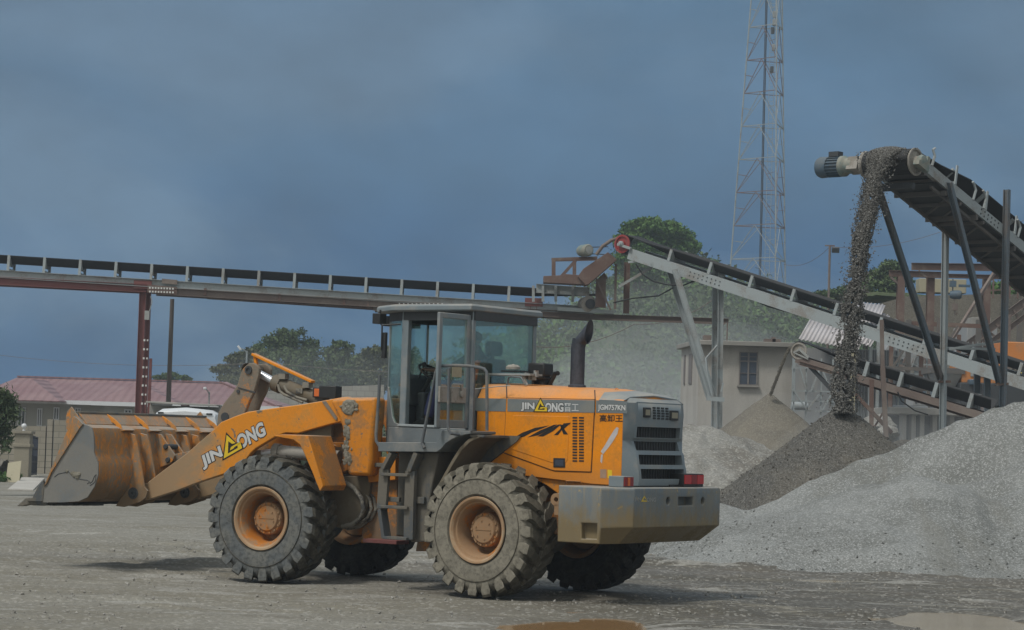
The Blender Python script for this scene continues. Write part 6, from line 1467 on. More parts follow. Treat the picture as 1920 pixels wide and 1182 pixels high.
y0, y1, z0, z1 = rface(1272, 932, 1300, 949, -1.96); cut(cwo, lm().box(-2.1, -1.84, min(y0, y1), max(y0, y1), z0, z1))
for px_ in (1253, 1318): y, z = R(px_, 940, -1.96); cut(cwo, lm().lathe([(-.1, 0), (-.1, .045), (.12, .045), (.12, 0)], (-1.98, y, z), (1, 0, 0), 20))
bv = cwo.modifiers.new('bevel', 'BEVEL'); bv.width = .012; bv.segments = 2; bv.limit_method = 'ANGLE'; bv.angle_limit = rad(30)
m = lm(); a_, za = S(1045, 937, 1.1); m.lathe([(-.03, .03), (-.03, .075), (.03, .075), (.03, .03)], (a_, 1.1, za), (0, 1, 0), 20, closed=True).box(a_ - .09, a_ + .02, 1.07, 1.13, za - .18, za - .06); lb(m, 'tow_eye', M['rim'])
# faded brand on the rear face: laid on the plane x = const
def rear_text(s, bl, br, tl, mat, xx, parent, offx=.02, polys=None):
    o = R(*bl, xx); b = R(*br, xx); t = R(*tl, xx); ex = (b[0] - o[0], b[1] - o[1]); ez = (t[0] - o[0], t[1] - o[1])
    if polys: vs = [p for pl in polys for p in pl]; fs = []; i = 0
    if polys:
        for pl in polys: fs.append(tuple(range(i, i + len(pl)))); i += len(pl)
    else:
        base = text_geo(s)[0]; x0, x1 = min(a for a, _ in base), max(a for a, _ in base); y0, y1 = min(b_ for _, b_ in base), max(b_ for _, b_ in base); vs, fs = text_geo(s, offx); vs = [((a - x0) / (x1 - x0), (c - y0) / (y1 - y0)) for a, c in vs]
    lb(lm().add([(xx, o[0] + ex[0] * a + ez[0] * c, o[1] + ex[1] * a + ez[1] * c) for a, c in vs], fs), 'lettering' if not polys else 'emblem', mat, parent, smooth=False)
rear_text('JIN', (1190, 940.5), (1202, 940.5), (1190, 933), M['letter_dim'], -1.963, cwo); rear_text('ONG', (1213, 941), (1230, 941), (1213, 933.5), M['letter_dim'], -1.963, cwo)
rear_text('', (1202, 941), (1214, 941), (1202, 930), M['yellow'], -1.963, cwo, polys=[[(0, 0), (1, 0), (.85, .2), (.3, .2)], [(0, 0), (.3, .2), (.5, .7), (.5, 1)], [(.5, 1), (.5, .7), (.75, .4), (.9, .3)]])
# mud patches along the counterweight
M['mud'] = paint('dried_ochre_mud', (0.34, 0.26, 0.10), (0.42, 0.38, 0.28), .5, 6, .9, chips=(.5, .48, .4), chip_amt=.58, bump=.5)
# tail lamps
y0, y1, z0, z1 = rface(1148, 891, 1190, 911, -1.72)
tl = lb(lm().box(-1.80, -1.60, .80, 1.02, 1.374, 1.50), 'tail_light', M['grey_blue'], bevel=.006); q = R(1168, 892, -1.803), R(1190, 911, -1.803)
lb(lm().box(-1.812, -1.801, .81, 1.01, 1.385, 1.49), 'lens', M['red2'], tl); lb(lm().box(-1.816, -1.811, .89, .94, 1.39, 1.485), 'lens', M['amber'], tl)
q0, q1 = R(1282, 911, -1.80), R(1319, 889, -1.80)
tl = lb(lm().box(-1.80, -1.62, q1[0], q0[0], 1.374, q1[1]), 'tail_light', M['black'], bevel=.006); wd = q0[0] - q1[0]
for f0, f1, mt in ((.02, .34, 'red'), (.36, .62, 'red2'), (.64, .97, 'red')): lb(lm().box(-1.815, -1.801, q0[0] - f1 * wd, q0[0] - f0 * wd, q0[1] + .02, q1[1] - .012), 'lens', M[mt], tl)
m = lm(); m.box(-1.74, -1.70, -.55, -.15, 1.374, 1.40).box(-1.7, -1.55, -.5, .5, 1.36, 1.44); lb(m, 'rear_bracket', M['black'])
# ---- exhaust, pre-cleaner, beacon tray
m = lm(); ex_, ez_ = S(1082, 723, .1); m.tube([(ex_, .1, ez_ - .08), (ex_, .1, ez_ + .46), (ex_ - .02, .1, ez_ + .56)], .088, 28, cap=False)
m.lathe([(0, .11), (.04, .11), (.05, .09)], (ex_, .1, ez_ - .04), (0, 0, 1), 28)
# mitred elbow with slanted mouth
r1 = []; r2 = []; r3 = []; r4 = []
for k in range(28):
    a = 2 * math.pi * k / 28; c, s = math.cos(a), math.sin(a)
    r1.append(Vector((ex_ + .088 * c, .1 + .088 * s, ez_ + .50))); r2.append(Vector((ex_ - .155 - .02 * c, .1 + .088 * s, ez_ + .655 + .15 * c)))
    r3.append(Vector((ex_ - .150 - .02 * c, .1 + .078 * s, ez_ + .653 + .136 * c))); r4.append(Vector((ex_ - .01 + .06 * c, .1 + .06 * s, ez_ + .47)))
m.loft([r1, r2, r3, r4], cap=False); M['exh'] = paint('blackened_exhaust_pipe', (0.03, 0.035, 0.048), (0.09, 0.10, 0.125), .5, 2.5, .55, stretch=(3, 3, .6), bump=.1)
lb(m, 'exhaust_pipe', M['exh'], ang=50)
x0, z0 = S(1001, 718, -.1); x1, z1 = S(1048, 682, -.1); x1 += .12; m = lm(); m.box(x1, x0, -.17, .05, z0 + .08, z1).box(x1 + .01, x0 - .03, -.15, .03, z0 + .04, z0 + .08)
pc = lb(m, 'air_precleaner', M['black'], bevel=.02); m = lm(); m.box(x1 + .03, x1 + .06, -.2, .0, z0 - .03, z0 + .07).box(x0 - .07, x0 - .04, -.2, .0, z0 - .03, z0 + .07).lathe([(0, .06), (.09, .06)], ((x0 + x1) / 2, -.1, z0 - .03), (0, 0, 1), 14).tube([(x1 + .01, -.1, z0 - .02), (x1 - .07, -.1, z0 + .12), (x1 - .14, -.05, z0 + .12)], .03, 8)
lb(m, 'precleaner_stand', M['black'], pc)
tx0, tz0 = S(918, 702, .35); tx1, tz1 = S(1000, 703, .35); m = lm(); m.box(tx1, tx0, .15, .42, tz0 - .012, tz0 + .012).tube([(tx0 - .02, .38, tz0), (tx0 - .02, .40, tz0 - .14)], .012, 6).tube([(tx1 + .14, .38, tz0), (tx1 + .08, .36, tz0 - .13)], .02, 6)
tr_ = lb(m, 'rear_shelf', M['steel']); lb(lm().box(tx1 + .16, tx0 - .2, .17, .40, tz0 + .03, tz0 + .05), 'shelf_plate', M['black'], tr_)
bx_, bz_ = S(962, 690, .3); lb(lm().lathe([(0, .09), (.03, .09), (.055, .06), (.06, .02), (.07, 0)], (bx_, .3, bz_ - .02), (0, 0, 1), 20), 'beacon_cap', M['drum'], tr_)
m = lm()
for px_ in (993, 1000, 1004, 985): a_, b_ = S(px_, 695 + (px_ % 7) * 2, .3); m.box(a_ - .02, a_ + .02, .26, .31, b_ - .04, b_ + .04)
lb(m, 'hose_fittings', M['steel'], tr_)
m = lm(); q = [S(*p, .62) for p in ((946, 722), (948, 708), (953, 706), (972, 708), (980, 722))]; m.tube([(a, .56, b) for a, b in q], .012, 6); lb(m, 'grab_hoop', M['black_rail'])
m = lm(); a_, b_ = S(1156, 737, .2); m.lathe([(-.008, .022), (0, .030), (.008, .022), (0, .016)], (a_, .2, b_ + .03), (0, 1, 0), 14, closed=True); lb(m, 'lifting_eye', M['orange_dirty'])
# ---- cab
CZ0, CZ1 = 1.83, 3.44; ye, yo = .80, -.62
plan = [(.55, ye), (1.62, ye), (2.06, .50), (2.06, -.32), (1.62, yo), (.55, yo)]
m = lm(); m.prism(plan, CZ0 - .10, 2.0, 'z'); cab = lb(m, 'cab', M['grey'], bevel=.012)
zf = S(716, 724, .5)[1]
m = lm()
def wallpan(m, p, q, z0, z1a, z1b, th=.03):
    p = Vector((*p, 0)); q = Vector((*q, 0)); n = Vector((-(q - p).y, (q - p).x, 0)).normalized() * th
    m.hexa([p + Vector((0, 0, z0)), q + Vector((0, 0, z0)), q + n + Vector((0, 0, z0)), p + n + Vector((0, 0, z0)), p + Vector((0, 0, z1a)), q + Vector((0, 0, z1b)), q + n + Vector((0, 0, z1b)), p + n + Vector((0, 0, z1a))])
def inner(pt, e=.0): return pt
# lower panels (counter-clockwise seen from above, thickness inwards)
pl = [(.55, yo), (1.62, yo), (2.06, -.32), (2.06, .50), (1.62, ye), (.55, ye)]
wallpan(m, pl[0], pl[1], 2.0, 2.38, 2.38); wallpan(m, pl[1], pl[2], 2.0, 2.38, 2.38); wallpan(m, pl[2], pl[3], 2.0, 2.40, 2.40); wallpan(m, pl[5], pl[0], 2.0, 2.50, 2.50)
# near front corner panel with the glass cut down to a rounded foot
cvs = [(1.62, 2.0), (2.06, 2.0), (2.06, zf), (2.02, zf - .02), (1.96, zf - .18), (1.88, 2.12), (1.80, 2.05), (1.62, 2.03)]
def on_ch(x, z, e=0): t = (x - 1.62) / .44; return Vector((x - e * .56, ye - .30 * t - e * .83, z))
k = len(cvs); vs = [on_ch(x, z) for x, z in cvs] + [on_ch(x, z, .03) for x, z in cvs]; m.add(vs, [tuple(range(k)), tuple(range(2 * k - 1, k - 1, -1))] + [(i, i + k, (i + 1) % k + k, (i + 1) % k) for i in range(k)])
lb(m, 'lower_panel', M['grey'], cab, bevel=.006, split=True)
m = lm()
def pillar(x, y, wx, wy, z0=2.0, z1=CZ1): m.box(x - wx / 2, x + wx / 2, y - wy / 2, y + wy / 2, z0, z1)
pillar(1.585, ye - .04, .10, .08); pillar(.595, ye - .035, .09, .07); pillar(.595, yo + .035, .09, .07); pillar(1.585, yo + .04, .08, .08)
pillar(2.045, .49, .03, .03, 2.40); pillar(2.045, -.31, .03, .03, 2.40)
lb(m, 'pillar', M['grey_blue'], cab, bevel=.012, split=True)
m = lm(); zh = 3.33
for a, b in zip(pl, pl[1:] + pl[:1]):
    a2 = (a[0] * .985 + .016, a[1] * .97); b2 = (b[0] * .985 + .016, b[1] * .97); m.bar((*a2, (zh + CZ1) / 2), (*b2, (zh + CZ1) / 2), .05, CZ1 - zh)
lb(m, 'roof_header', M['dark'], cab, split=True)
# roof slab, slightly crowned, with a deeper rim
rp = [(.52, .88), (1.72, .88), (2.24, .54), (2.24, -.38), (1.72, -.72), (.52, -.70)]
def scl(p, f): cx, cy = 1.35, .09; return [(cx + (a - cx) * f, cy + (b - cy) * f) for a, b in p]
m = lm(); m.loft([[Vector((a, b, z)) for a, b in q] for q, z in ((scl(rp, .97), 3.435), (rp, 3.45), (rp, 3.50), (scl(rp, .975), 3.525), (scl(rp, .5), 3.55))])
lb(m, 'roof', M['grey_blue'], cab, bevel=.008)
def glasspan(p, q, z0, z1, e=.015): 
    mb = lm(); wallpan(mb, p, q, z0, z1, z1, .006); return lb(mb, 'window', M['glass'], cab, smooth=False)
glasspan((.56, .74), (.56, -.56), 2.50, zh); glasspan((1.54, yo + .03), (.64, yo + .03), 2.38, zh); glasspan((2.04, -.29), (1.63, yo + .06), 2.38, zh); glasspan((2.05, .47), (2.05, -.29), 2.40, zh)
gv = [(1.64, 2.04), (1.80, 2.055), (1.88, 2.125), (1.96, zf - .175), (2.02, zf - .02), (2.045, zf), (2.045, zh), (1.64, zh)]
k = len(gv); vs = [on_ch(x, z, .01) for x, z in gv] + [on_ch(x, z, .016) for x, z in gv]
lb(lm().add(vs, [tuple(range(k)), tuple(range(2 * k - 1, k - 1, -1))] + [(i, i + k, (i + 1) % k + k, (i + 1) % k) for i in range(k)]), 'window', M['glass'], cab, smooth=False)
m = lm(); m.prism(SP([(749, 795), (826, 798), (824, 802.5), (744, 799)], ye + .004), ye - .02, ye + .012); lb(m, 'door_sill', M['steel'], cab, bevel=.004)
# cab inside
m = lm(); m.box(1.84, 2.02, -.28, .46, 2.0, 2.30).prism([(1.78, 2.28), (2.0, 2.28), (2.0, 2.60), (1.92, 2.68), (1.84, 2.64)], -.12, .36).box(1.70, 1.84, .05, .20, 2.0, 2.45).box(.62, 1.5, yo + .05, yo + .22, 2.0, 2.44)
lb(m, 'dashboard', M['dark'], cab, bevel=.03)
m = lm(); sx, sy, sz = 1.62, .13, 2.69; c = Vector((sx, sy, sz)); nrm = Vector((-.55, 0, .83)).normalized(); e1 = Vector((0, 1, 0)); e2 = nrm.cross(e1)
m.tube([c + (e1 * math.cos(t) + e2 * math.sin(t)) * .20 for t in np.linspace(0, 2 * math.pi, 29)], .017, 8, cap=False); m.bar(c - e1 * .2, c + e1 * .2, .025, .012).bar(c, c - e2 * .2, .025, .012).tube([c, c - nrm * .3], .03, 8)
lb(m, 'steering_wheel', M['black'], cab)
m = lm(); m.tube([(1.72, .30, 2.62), (1.64, .30, 2.79)], .012, 6).ball((1.64, .30, 2.80), .03); lb(m, 'lever', M['black'], cab)
sx = .74; sy = .08
st = lm(); st.loft([[Vector((x, sy + y, z)) for y, z in ((-.25, a), (.25, a), (.25, b), (-.25, b))] for x, a, b in ((sx + .05, 2.30, 2.42), (sx + .30, 2.30, 2.43), (sx + .52, 2.31, 2.41))])
st.loft([[Vector((sx + dx + o, sy + y, z)) for y, o in ((-w, 0), (w, 0), (w * .85, .12), (-w * .85, .12))] for dx, z, w in ((.0, 2.38, .24), (-.03, 2.6, .25), (-.06, 2.82, .23), (-.07, 2.88, .18))])
st.loft([[Vector((sx - .06 + o, sy + y, z)) for y, o in ((-w, 0), (w, 0), (w * .8, .10), (-w * .8, .10))] for z, w in ((2.92, .10), (2.95, .14), (3.04, .15), (3.10, .11))])
st.box(sx + .0, sx + .03, sy - .05, sy + .05, 2.86, 2.95)
seat = lb(st, 'driver_seat', M['seat'], cab, bevel=.025); lb(lm().box(sx + .02, sx + .45, sy - .18, sy + .18, 2.0, 2.30), 'seat_base', M['dark'], cab, bevel=.01)
m = lm()
for pts in ([(2.035, .05, 3.30), (2.035, .17, 2.95), (2.035, .30, 2.45)], [(2.07, -.14, 2.42), (2.075, .05, 2.78), (2.075, .18, 3.02)], [(2.07, -.10, 2.42), (2.075, .02, 2.68), (2.075, .08, 2.78)]): m.tube(pts, .008, 6)
lb(m, 'wiper', M['black'], cab)
# open door standing square out from the rear pillar
dx0 = .60
dq = [R(*p, dx0) for p in ((827, 591.5), (889, 589), (889.5, 806), (821.5, 806))]
dq = [(1.45, 3.385), (.79, 3.40), (.79, 1.99), (1.45, 1.99)]
m = lm(); yA, yB, zA, zB = .79, 1.45, 2.0, 3.39
m.box(dx0 - .02, dx0 + .02, yA, yA + .075, zA, zB).box(dx0 - .02, dx0 + .02, yB - .07, yB, zA, zB).box(dx0 - .021, dx0 + .021, yA + .074, yB - .069, zB - .065, zB).box(dx0 - .021, dx0 + .021, yA + .074, yB - .069, zA, zA + .10)
m.box(dx0 - .021, dx0 + .021, yA + .074, yB - .069, 2.33, 2.36).box(dx0 - .022, dx0 + .0, yA + .02, yB, 2.30, 2.50)
cdoor = lb(m, 'cab_door', M['grey_blue'], cab, bevel=.008)
cdoor['label'] = 'glazed cab door standing open'
lb(lm().box(dx0 - .004, dx0 + .004, yA + .07, yB - .065, 2.36, zB - .06), 'pane', M['glass'], cab, smooth=False); lb(lm().box(dx0 - .004, dx0 + .004, yA + .07, yB - .065, zA + .095, 2.335), 'pane', M['glass'], cab, smooth=False)
M['lockbox'] = paint('pale_dusty_lock_case', (.30, .285, .26), (.22, .2, .17), .5, 5, .7, chips=(.1, .09, .08), chip_amt=.62)
m = lm(); m.box(dx0 - .05, dx0 - .02, 1.24, 1.44, 2.31, 2.50).box(dx0 - .05, dx0 - .02, .90, 1.20, 2.31, 2.49).tube([(dx0 - .05, 1.18, 2.53), (dx0 - .08, 1.06, 2.53), (dx0 - .06, 1.0, 2.43)], .014, 6).lathe([(0, .045), (.03, .045), (.035, 0)], (dx0 - .05, 1.0, 2.42), (-1, 0, 0), 14)
lb(m, 'door_lock', M['lockbox'], cab, bevel=.004)
lb(lm().box(dx0 - .012, dx0 - .005, .95, 1.15, 2.62, 2.78), 'sticker', M['ply'], cab)
# mirror and lamps on the front of the roof
m = lm(); m.tube([(2.0, .72, 3.38), (1.95, .86, 3.32), (1.83, .95, 3.25), (1.83, .95, 2.95)], .012, 6).tube([(1.62, .84, 3.28), (1.86, .93, 3.26)], .012, 6).cbox((1.80, .93, 3.01), (.25, .97, 0), (-.97, .25, 0), (0, 0, 1), .02, .035, .16)
lb(m, 'mirror', M['black'], cab, bevel=.004)
for (x, y) in ((1.92, .88), (2.18, .30), (2.18, -.2)):
    h = lb(lm().box(x - .05, x + .07, y - .07, y + .07, 3.28, 3.41).tube([(x, y, 3.40), (x, y, 3.46)], .015, 6), 'work_lamp', M['black'], cab, bevel=.008); lb(lm().box(x + .071, x + .076, y - .055, y + .055, 3.295, 3.395), 'lens', M['lens'], cab)
# ---- platform, fenders, handrails, ladder
pf = SP([(709, 829.5), (820, 830), (835, 827), (835, 812), (849, 807), (881, 808), (927, 811.6), (927, 817), (900, 816), (876, 812.5), (862, 813), (849, 819), (835, 827), (817, 847.5), (709, 846.5)], 1.32)
pf = SP([(709, 829.5), (760, 829.8), (818, 830), (829.5, 807), (884, 808.4), (884, 813.5), (873, 815), (860, 818), (847, 824), (835, 832), (827, 842), (819, 847.8), (709, 846.8)], 1.32)
pt = lb(lm().prism(pf, .805, 1.32), 'platform', M['grey'], bevel=.006)
# wheel-arch liner under the platform
arc = [S(*p, 1.30) for p in ((893, 816), (876, 824), (860, 840), (846, 862), (833, 885), (822, 905))]; m = lm()
ins = [(a - .03, b - .03) for a, b in arc]; m.prism(arc + ins[::-1], .70, 1.28)
lb(m, 'wheel_arch', M['mud_and_gap'], bevel=.004); m = lm().prism([(.0, 1.90), (.2, 1.90), (.2, 1.93), (.0, 1.93)], .75, 1.28)
lb(m, 'rear_fender', M['grey_mud'], bevel=.004)
m = lm(); m.prism([(.50, 1.46), (-.10, 1.86), (-.16, 1.93), (.2, 1.93), (.55, 1.80)], .70, .74); lb(m, 'fender_gusset', M['grey_mud'])
m = lm(); farp = [(a, b) for a, b in pf]; m.prism(farp, -1.32, -.625); m.prism(arc + ins[::-1], -1.28, -.70); lb(m, 'rear_fender', M['grey'], bevel=.006)
m = lm(); bxp = SP([(784, 848), (823, 848), (818, 875), (811, 905), (805, 940), (802, 975), (800, 1016), (770, 1017), (771, 884), (777, 866)], 1.15); m.prism(bxp, .62, 1.15)
lb(m, 'fuel_tank', M['grey_mud'], bevel=.015)
m = lm(); m.box(1.27, 1.50, .50, .96, .66, 1.69); lb(m, 'tool_box', M['grey_mud'], bevel=.01)
m = lm()
for pts in (((738, 849.5), (722, 880), (716.5, 955), (724.5, 1008)), ((785.5, 849.5), (771.5, 883.5), (769, 950), (768, 1012))):
    q = [S(*p, 1.24) for p in pts]
    for a, b in zip(q[:-1], q[1:]): m.bar((a[0], 1.24, a[1]), (b[0], 1.24, b[1]), .14, .05 if pts[0][0] < 750 else .065)
lad = lb(m, 'ladder', M['grey_mud'], bevel=.004)
for (xa, xb, y_) in ((721, 771, 889.5), (717, 770, 950), (724, 769, 1008)):
    a, b = S(xa, y_, 1.24), S(xb, y_, 1.24); lb(lm().box(b[0], a[0], 1.16, 1.32, a[1] - .018, a[1] + .018), 'step', M['grey_mud'], lad, bevel=.005)
m = lm(); a, b = S(722, 936, 1.2), S(748, 936, 1.2); m.box(b[0], a[0], 1.15, 1.2, a[1] - .03, a[1] + .03); a, b = S(780, 938, 1.2), S(795, 938, 1.2); m.box(b[0], a[0], 1.16, 1.20, a[1] - .04, a[1] + .04); lb(m, 'step_clamp', M['grey_mud'], bevel=.004)
m = lm()
for pts, y in (([(712, 704), (710.5, 740), (705, 815), (705.5, 827), (711, 836), (721, 838)], 1.28), ): m.tube([(a, y, b) for a, b in [S(*p, y) for p in pts]], .020, 10)
lb(m, 'handrail', M['black_rail'])
m = lm(); pts = [(796, 840), (791.5, 832), (792.5, 824), (806, 757), (817, 698), (821, 690), (829, 686.5), (852, 685.5), (878, 686.5), (898, 689.5), (908, 692), (912.5, 698), (913, 720), (913, 808)]; m.tube([(a, 1.34, b) for a, b in [S(*p, 1.34) for p in pts]], .020, 10)
a, b = S(887, 688, 1.34), S(887, 808, 1.34); m.bar((a[0], 1.34, a[1]), (a[0], 1.34, b[1]), .055, .03, up=(0, 1, 0))
lb(m, 'handrail', M['black_rail'])
m = lm(); pts = [(843, 690), (842, 694), (840, 795), (841, 806), (845, 813), (850, 815)]; m.tube([(a, 1.46 if i < 5 else 1.34, b) for i, (a, b) in enumerate([S(*p, 1.46) for p in pts])], .018, 10); lb(m, 'handrail', M['black_rail'])
m = lm(); q = [S(*p, 1.0) for p in ((876, 730), (893, 727), (915, 724), (932, 722))]; m.tube([(a, .9 - .06 * i, b) for i, (a, b) in enumerate(q)], .006, 5); lb(m, 'tether', M['letter_dim'])

# ---- front frame
F_ = True
tqo = SP([(617, 751), (640, 746), (705, 745), (703, 780), (697, 835), (697, 862), (694, 893), (652, 892), (648, 862), (643, 835), (640, 800), (632, 780)], .69, True)
tq = SP([(641, 747), (705, 746), (703, 780), (697, 835), (697, 862), (694, 893), (652, 892), (648, 862), (640, 835), (632, 800), (626, 775), (632, 755)], .50, True)
m = lm(F_); m.prism(tqo, .42, .69)
tower = lb(m, 'front_frame', M['orange_dirty'], bevel=.045)
m = lm(F_); m.prism([(a, b) for a, b in tqo], -.69, -.42); m.box(1.95, 2.05, -.32, .32, 1.2, 2.2).box(2.0, 3.9, -.40, .40, .95, 1.30).box(2.6, 2.75, -.32, .32, 1.3, 2.1); m.box(1.75, 2.1, -.3, .3, .62, 1.55)
m.prism(SP([(598, 800), (655, 790), (660, 880), (640, 890), (610, 860)], .40, True), .25, .41); lb(m, 'front_chassis', M['orange_frame'], bevel=.02)
m = lm(F_); q = SP([(648, 893), (696, 893), (692, 925), (686, 960), (672, 985), (640, 992), (620, 985), (618, 900)], .46, True); m.prism(q, .30, .46); 
lb(m, 'frame_belly_plate', M['mud_and_gap'], bevel=.01)
m = lm(F_); a, b = S(*Z2(1180, 850), .52, True), S(*Z2(1345, 850), .52, True); m.box(b[0], a[0], .40, .60, a[1] - .03, a[1] + .02); lb(m, 'frame_ledge', M['grey_mud'], bevel=.005)
# pins with mud
m = lm(F_); px1 = S(652, 764, .69, True)
m.lathe([(-.02, .10), (.008, .10), (.022, .085), (.024, .062), (.012, .03), (.012, 0)], (px1[0] - .01, .685, px1[1]), (0, 1, 0), 26); M['mudblob'] = paint('caked_grey_mud', (.17, .155, .12), (.24, .225, .185), .7, 8, .95, bump=1.0)
lb(m, 'boom_pin', M['mudblob'])
r_ = random.Random(4); m = lm(F_)
for k in range(60):
    X = 1068 + r_.gauss(0, 9) + (14 if k % 3 == 0 else 0); Y = r_.uniform(545, 850); a, b = S(*Z2(X, Y), .695, True); q_ = r_.uniform(.012, .032); m.ball((a, .695, b), q_, q_ * .4, q_ * 1.3, 7, 5)
for k in range(26):
    t_ = r_.uniform(0, 6.28); rr_ = r_.uniform(.0, .13); m.ball((px1[0] + rr_ * math.cos(t_) - .02, .70, px1[1] + rr_ * math.sin(t_) * .9), r_.uniform(.018, .035), .014, r_.uniform(.018, .035), 7, 5)
for v in m.v: v += Vector((r_.uniform(-.006, .006), r_.uniform(-.004, .004), r_.uniform(-.006, .006)))
lb(m, 'caked_mud', M['mudblob'])
lb(lm(F_).prism(SP([Z2(*p) for p in ((720, 645), (965, 570), (965, 665))], .56, True), .50, .56), 'dark_gap_panel', M['mud_and_gap'])  # dark panel added to stand for the dark open gap under the arm
# boom arms
armp = [(263 - 3, 937), (252, 930), (249, 922), (253, 913), (262, 908), (275, 906), (304.6, 883), (350, 850), (368, 834), (396, 810), (414, 792), (440, 781), (464, 772.5), (500.7, 767), (565.7, 758.3), (603.6, 752), (638.8, 745.5), (652, 744), (663, 750), (667, 762), (664, 776), (656, 784), (643, 790), (620, 795.6), (590, 804), (559, 813), (535, 812), (515, 820), (495, 832), (479, 841.6), (470, 850), (457, 868), (445, 878), (430, 886), (418, 889.7), (375.6, 903.6), (330, 921), (290, 934), (274, 938)]
ap = SP(armp, .64, True)
arm = lb(lm(F_).prism(ap, .55, .64), 'lift_arm', M['arm'], bevel=.012)
lb(lm(F_).prism(ap, -.64, -.55), 'lift_arm', M['arm'], bevel=.012)
m = lm(F_)
for s in (-1, 1):
    for (px_, py_, r) in ((263, 925, .10),): a, b = S(px_, py_, .6, True); m.lathe([(-.16, 0), (-.16, .05), (.16, .05), (.16, 0)], (a, s * .6, b), (0, 1, 0), 18).lathe([(-.17, .0), (-.17, .034), (-.13, .034)], (a, s * .6, b), (0, 1, 0), 18).lathe([(.13, .078), (.165, .078), (.165, .05), (.18, .045), (.18, .02), (.15, .02), (.15, 0)], (a, s * .6, b), (0, 1, 0), 18)
lb(m, 'bucket_pin', M['dark'], split=True)
q = S(427, 787, 0, True); cbx = (S(500, 800, .6, True)[0], S(427, 800, .6, True)[1])
m = lm(F_); piv = S(452, 800, .6, True); m.lathe([(-.55, 0), (-.55, .13), (.55, .13), (.55, 0)], (piv[0], 0, piv[1] + .02), (0, 1, 0), 20); m.box(piv[0] - .05, piv[0] + .35, -.28, .28, piv[1] - .12, piv[1] + .0)
lb(m, 'cross_tube', M['arm'], bevel=.01)
# strap and dark gap detail on the near arm
m = lm(F_); m.prism(SP([Z2(*p) for p in ((900, 418), (925, 415), (1005, 530), (1000, 550), (985, 535))], .655, True), .64, .66); lb(m, 'arm_strap', M['crank'], arm)
L = Lay((383, 880.5), (498.5, 815), (376, 857.5), .642, True); brand(L, arm)
# bellcrank: two plates
cp = [Z2(*p) for p in ((372, 175), (395, 156), (425, 149), (455, 165), (470, 192), (468, 235), (450, 300), (436, 350), (400, 420), (378, 480), (345, 560), (330, 640), (240, 640), (176, 590), (185, 500), (225, 430), (290, 350), (320, 300), (350, 200))]
cq = SP(cp, .15, True); m = lm(F_); m.prism(cq, .11, .17).prism(cq, -.17, -.11); m.lathe([(-.17, .09), (.17, .09)], (S(*Z2(400, 200), .1, True)[0], 0, S(*Z2(400, 200), .1, True)[1]), (0, 1, 0), 16)
bc = lb(m, 'bellcrank', M['crank'], bevel=.012)
m = lm(F_); a, b = S(*Z2(393, 200), .17, True); m.lathe([(.0, .055), (.02, .055), (.02, .03), (.005, .03), (.005, 0)], (a, .17, b), (0, 1, 0), 18); m.prism(SP([Z2(*p) for p in ((318, 318), (440, 352), (436, 360), (316, 326))], .18, True), .165, .178); a, b = S(*Z2(322, 348), .17, True); m.lathe([(0, .025), (.015, .025), (.015, 0)], (a, .17, b), (0, 1, 0), 12)
a, b = S(*Z2(230, 525), .17, True); m.lathe([(0, .06), (.015, .06), (.015, 0)], (a, .17, b), (0, 1, 0), 16); lb(m, 'crank_pin', M['dark'], bc, split=True)
# link from the bellcrank foot to the bucket
l0 = S(*ZB(1410, 590), 0, True); l1 = S(400, 850, 0, True)
m = lm(F_); m.bar((l0[0], 0, l0[1]), (l1[0] - .1, 0, l1[1] + .05), .10, .11); 
for p in (l0,): m.lathe([(-.12, 0), (-.12, .075), (.12, .075), (.12, 0)], (p[0], 0, p[1]), (0, 1, 0), 18)
lb(m, 'bucket_link', M['crank'], bevel=.01)
# tilt cylinder with its guard
c0_, c1_, c2_ = S(470, 692, 0, True), S(516, 716.5, 0, True), S(602, 751, 0, True)
tc_ = lb(lm(F_).tube([(c1_[0] + .02, 0, c1_[1]), (c1_[0] - .02, 0, c1_[1] - .008), (c2_[0], 0, c2_[1])], .096, 22).tube([(c1_[0] + .0, 0, c1_[1] - .004), (c1_[0] - .10, 0, c1_[1] - .04)], .118, 22), 'tilt_cylinder', M['cyl'])
lb(lm(F_).tube([(c0_[0], 0, c0_[1]), (c1_[0] - .02, 0, c1_[1] - .01)], .05, 20), 'piston_rod', M['chrome'], tc_)
m = lm(F_); 
for pts in ([(598, 300), (610, 345), (640, 370), (700, 395), (770, 425)], [(640, 310), (660, 350), (730, 390), (800, 410)]):
    q = [S(*Z2(*p), .10, True) for p in pts]; m.tube([(a, .11, b) for a, b in q], .018, 8)
for X, Y in ((635, 245), (800, 305), (755, 345)): a, b = S(*Z2(X, Y), .06, True); m.cbox((a, .06, b), (1, 0, 0), (0, 1, 0), (0, 0, 1), .05, .05, .035)
lb(m, 'hydraulic_line', M['hose'], tc_)
m = lm(F_); g0_, g1_ = S(475, 664.5, .05, True), S(587, 716.5, .05, True); m.bar((g0_[0], .05, g0_[1]), (g1_[0], .05, g1_[1]), .10, .035); m.bar((g0_[0] - .03, .05, g0_[1] - .03), (g0_[0] - .06, .05, g0_[1] - .16), .05, .04)
lb(m, 'cylinder_guard', M['orange'], tc_, bevel=.006)
a, b = S(584, 723, .60, True), S(629, 751, .60, True); m = lm(F_); m.box(b[0], a[0] - .11, .44, .60, b[1] + .02, a[1]).box(a[0] - .11, a[0], .46, .575, b[1] + .03, a[1] - .02); hl = lb(m, 'headlight_box', M['black'], bevel=.012)
a2, b2 = S(588, 729, .60, True), S(602, 744, .60, True); lb(lm(F_).box(b2[0], a2[0], .575, .59, b2[1], a2[1]), 'turn_signal', M['amber'], hl, bevel=.008)
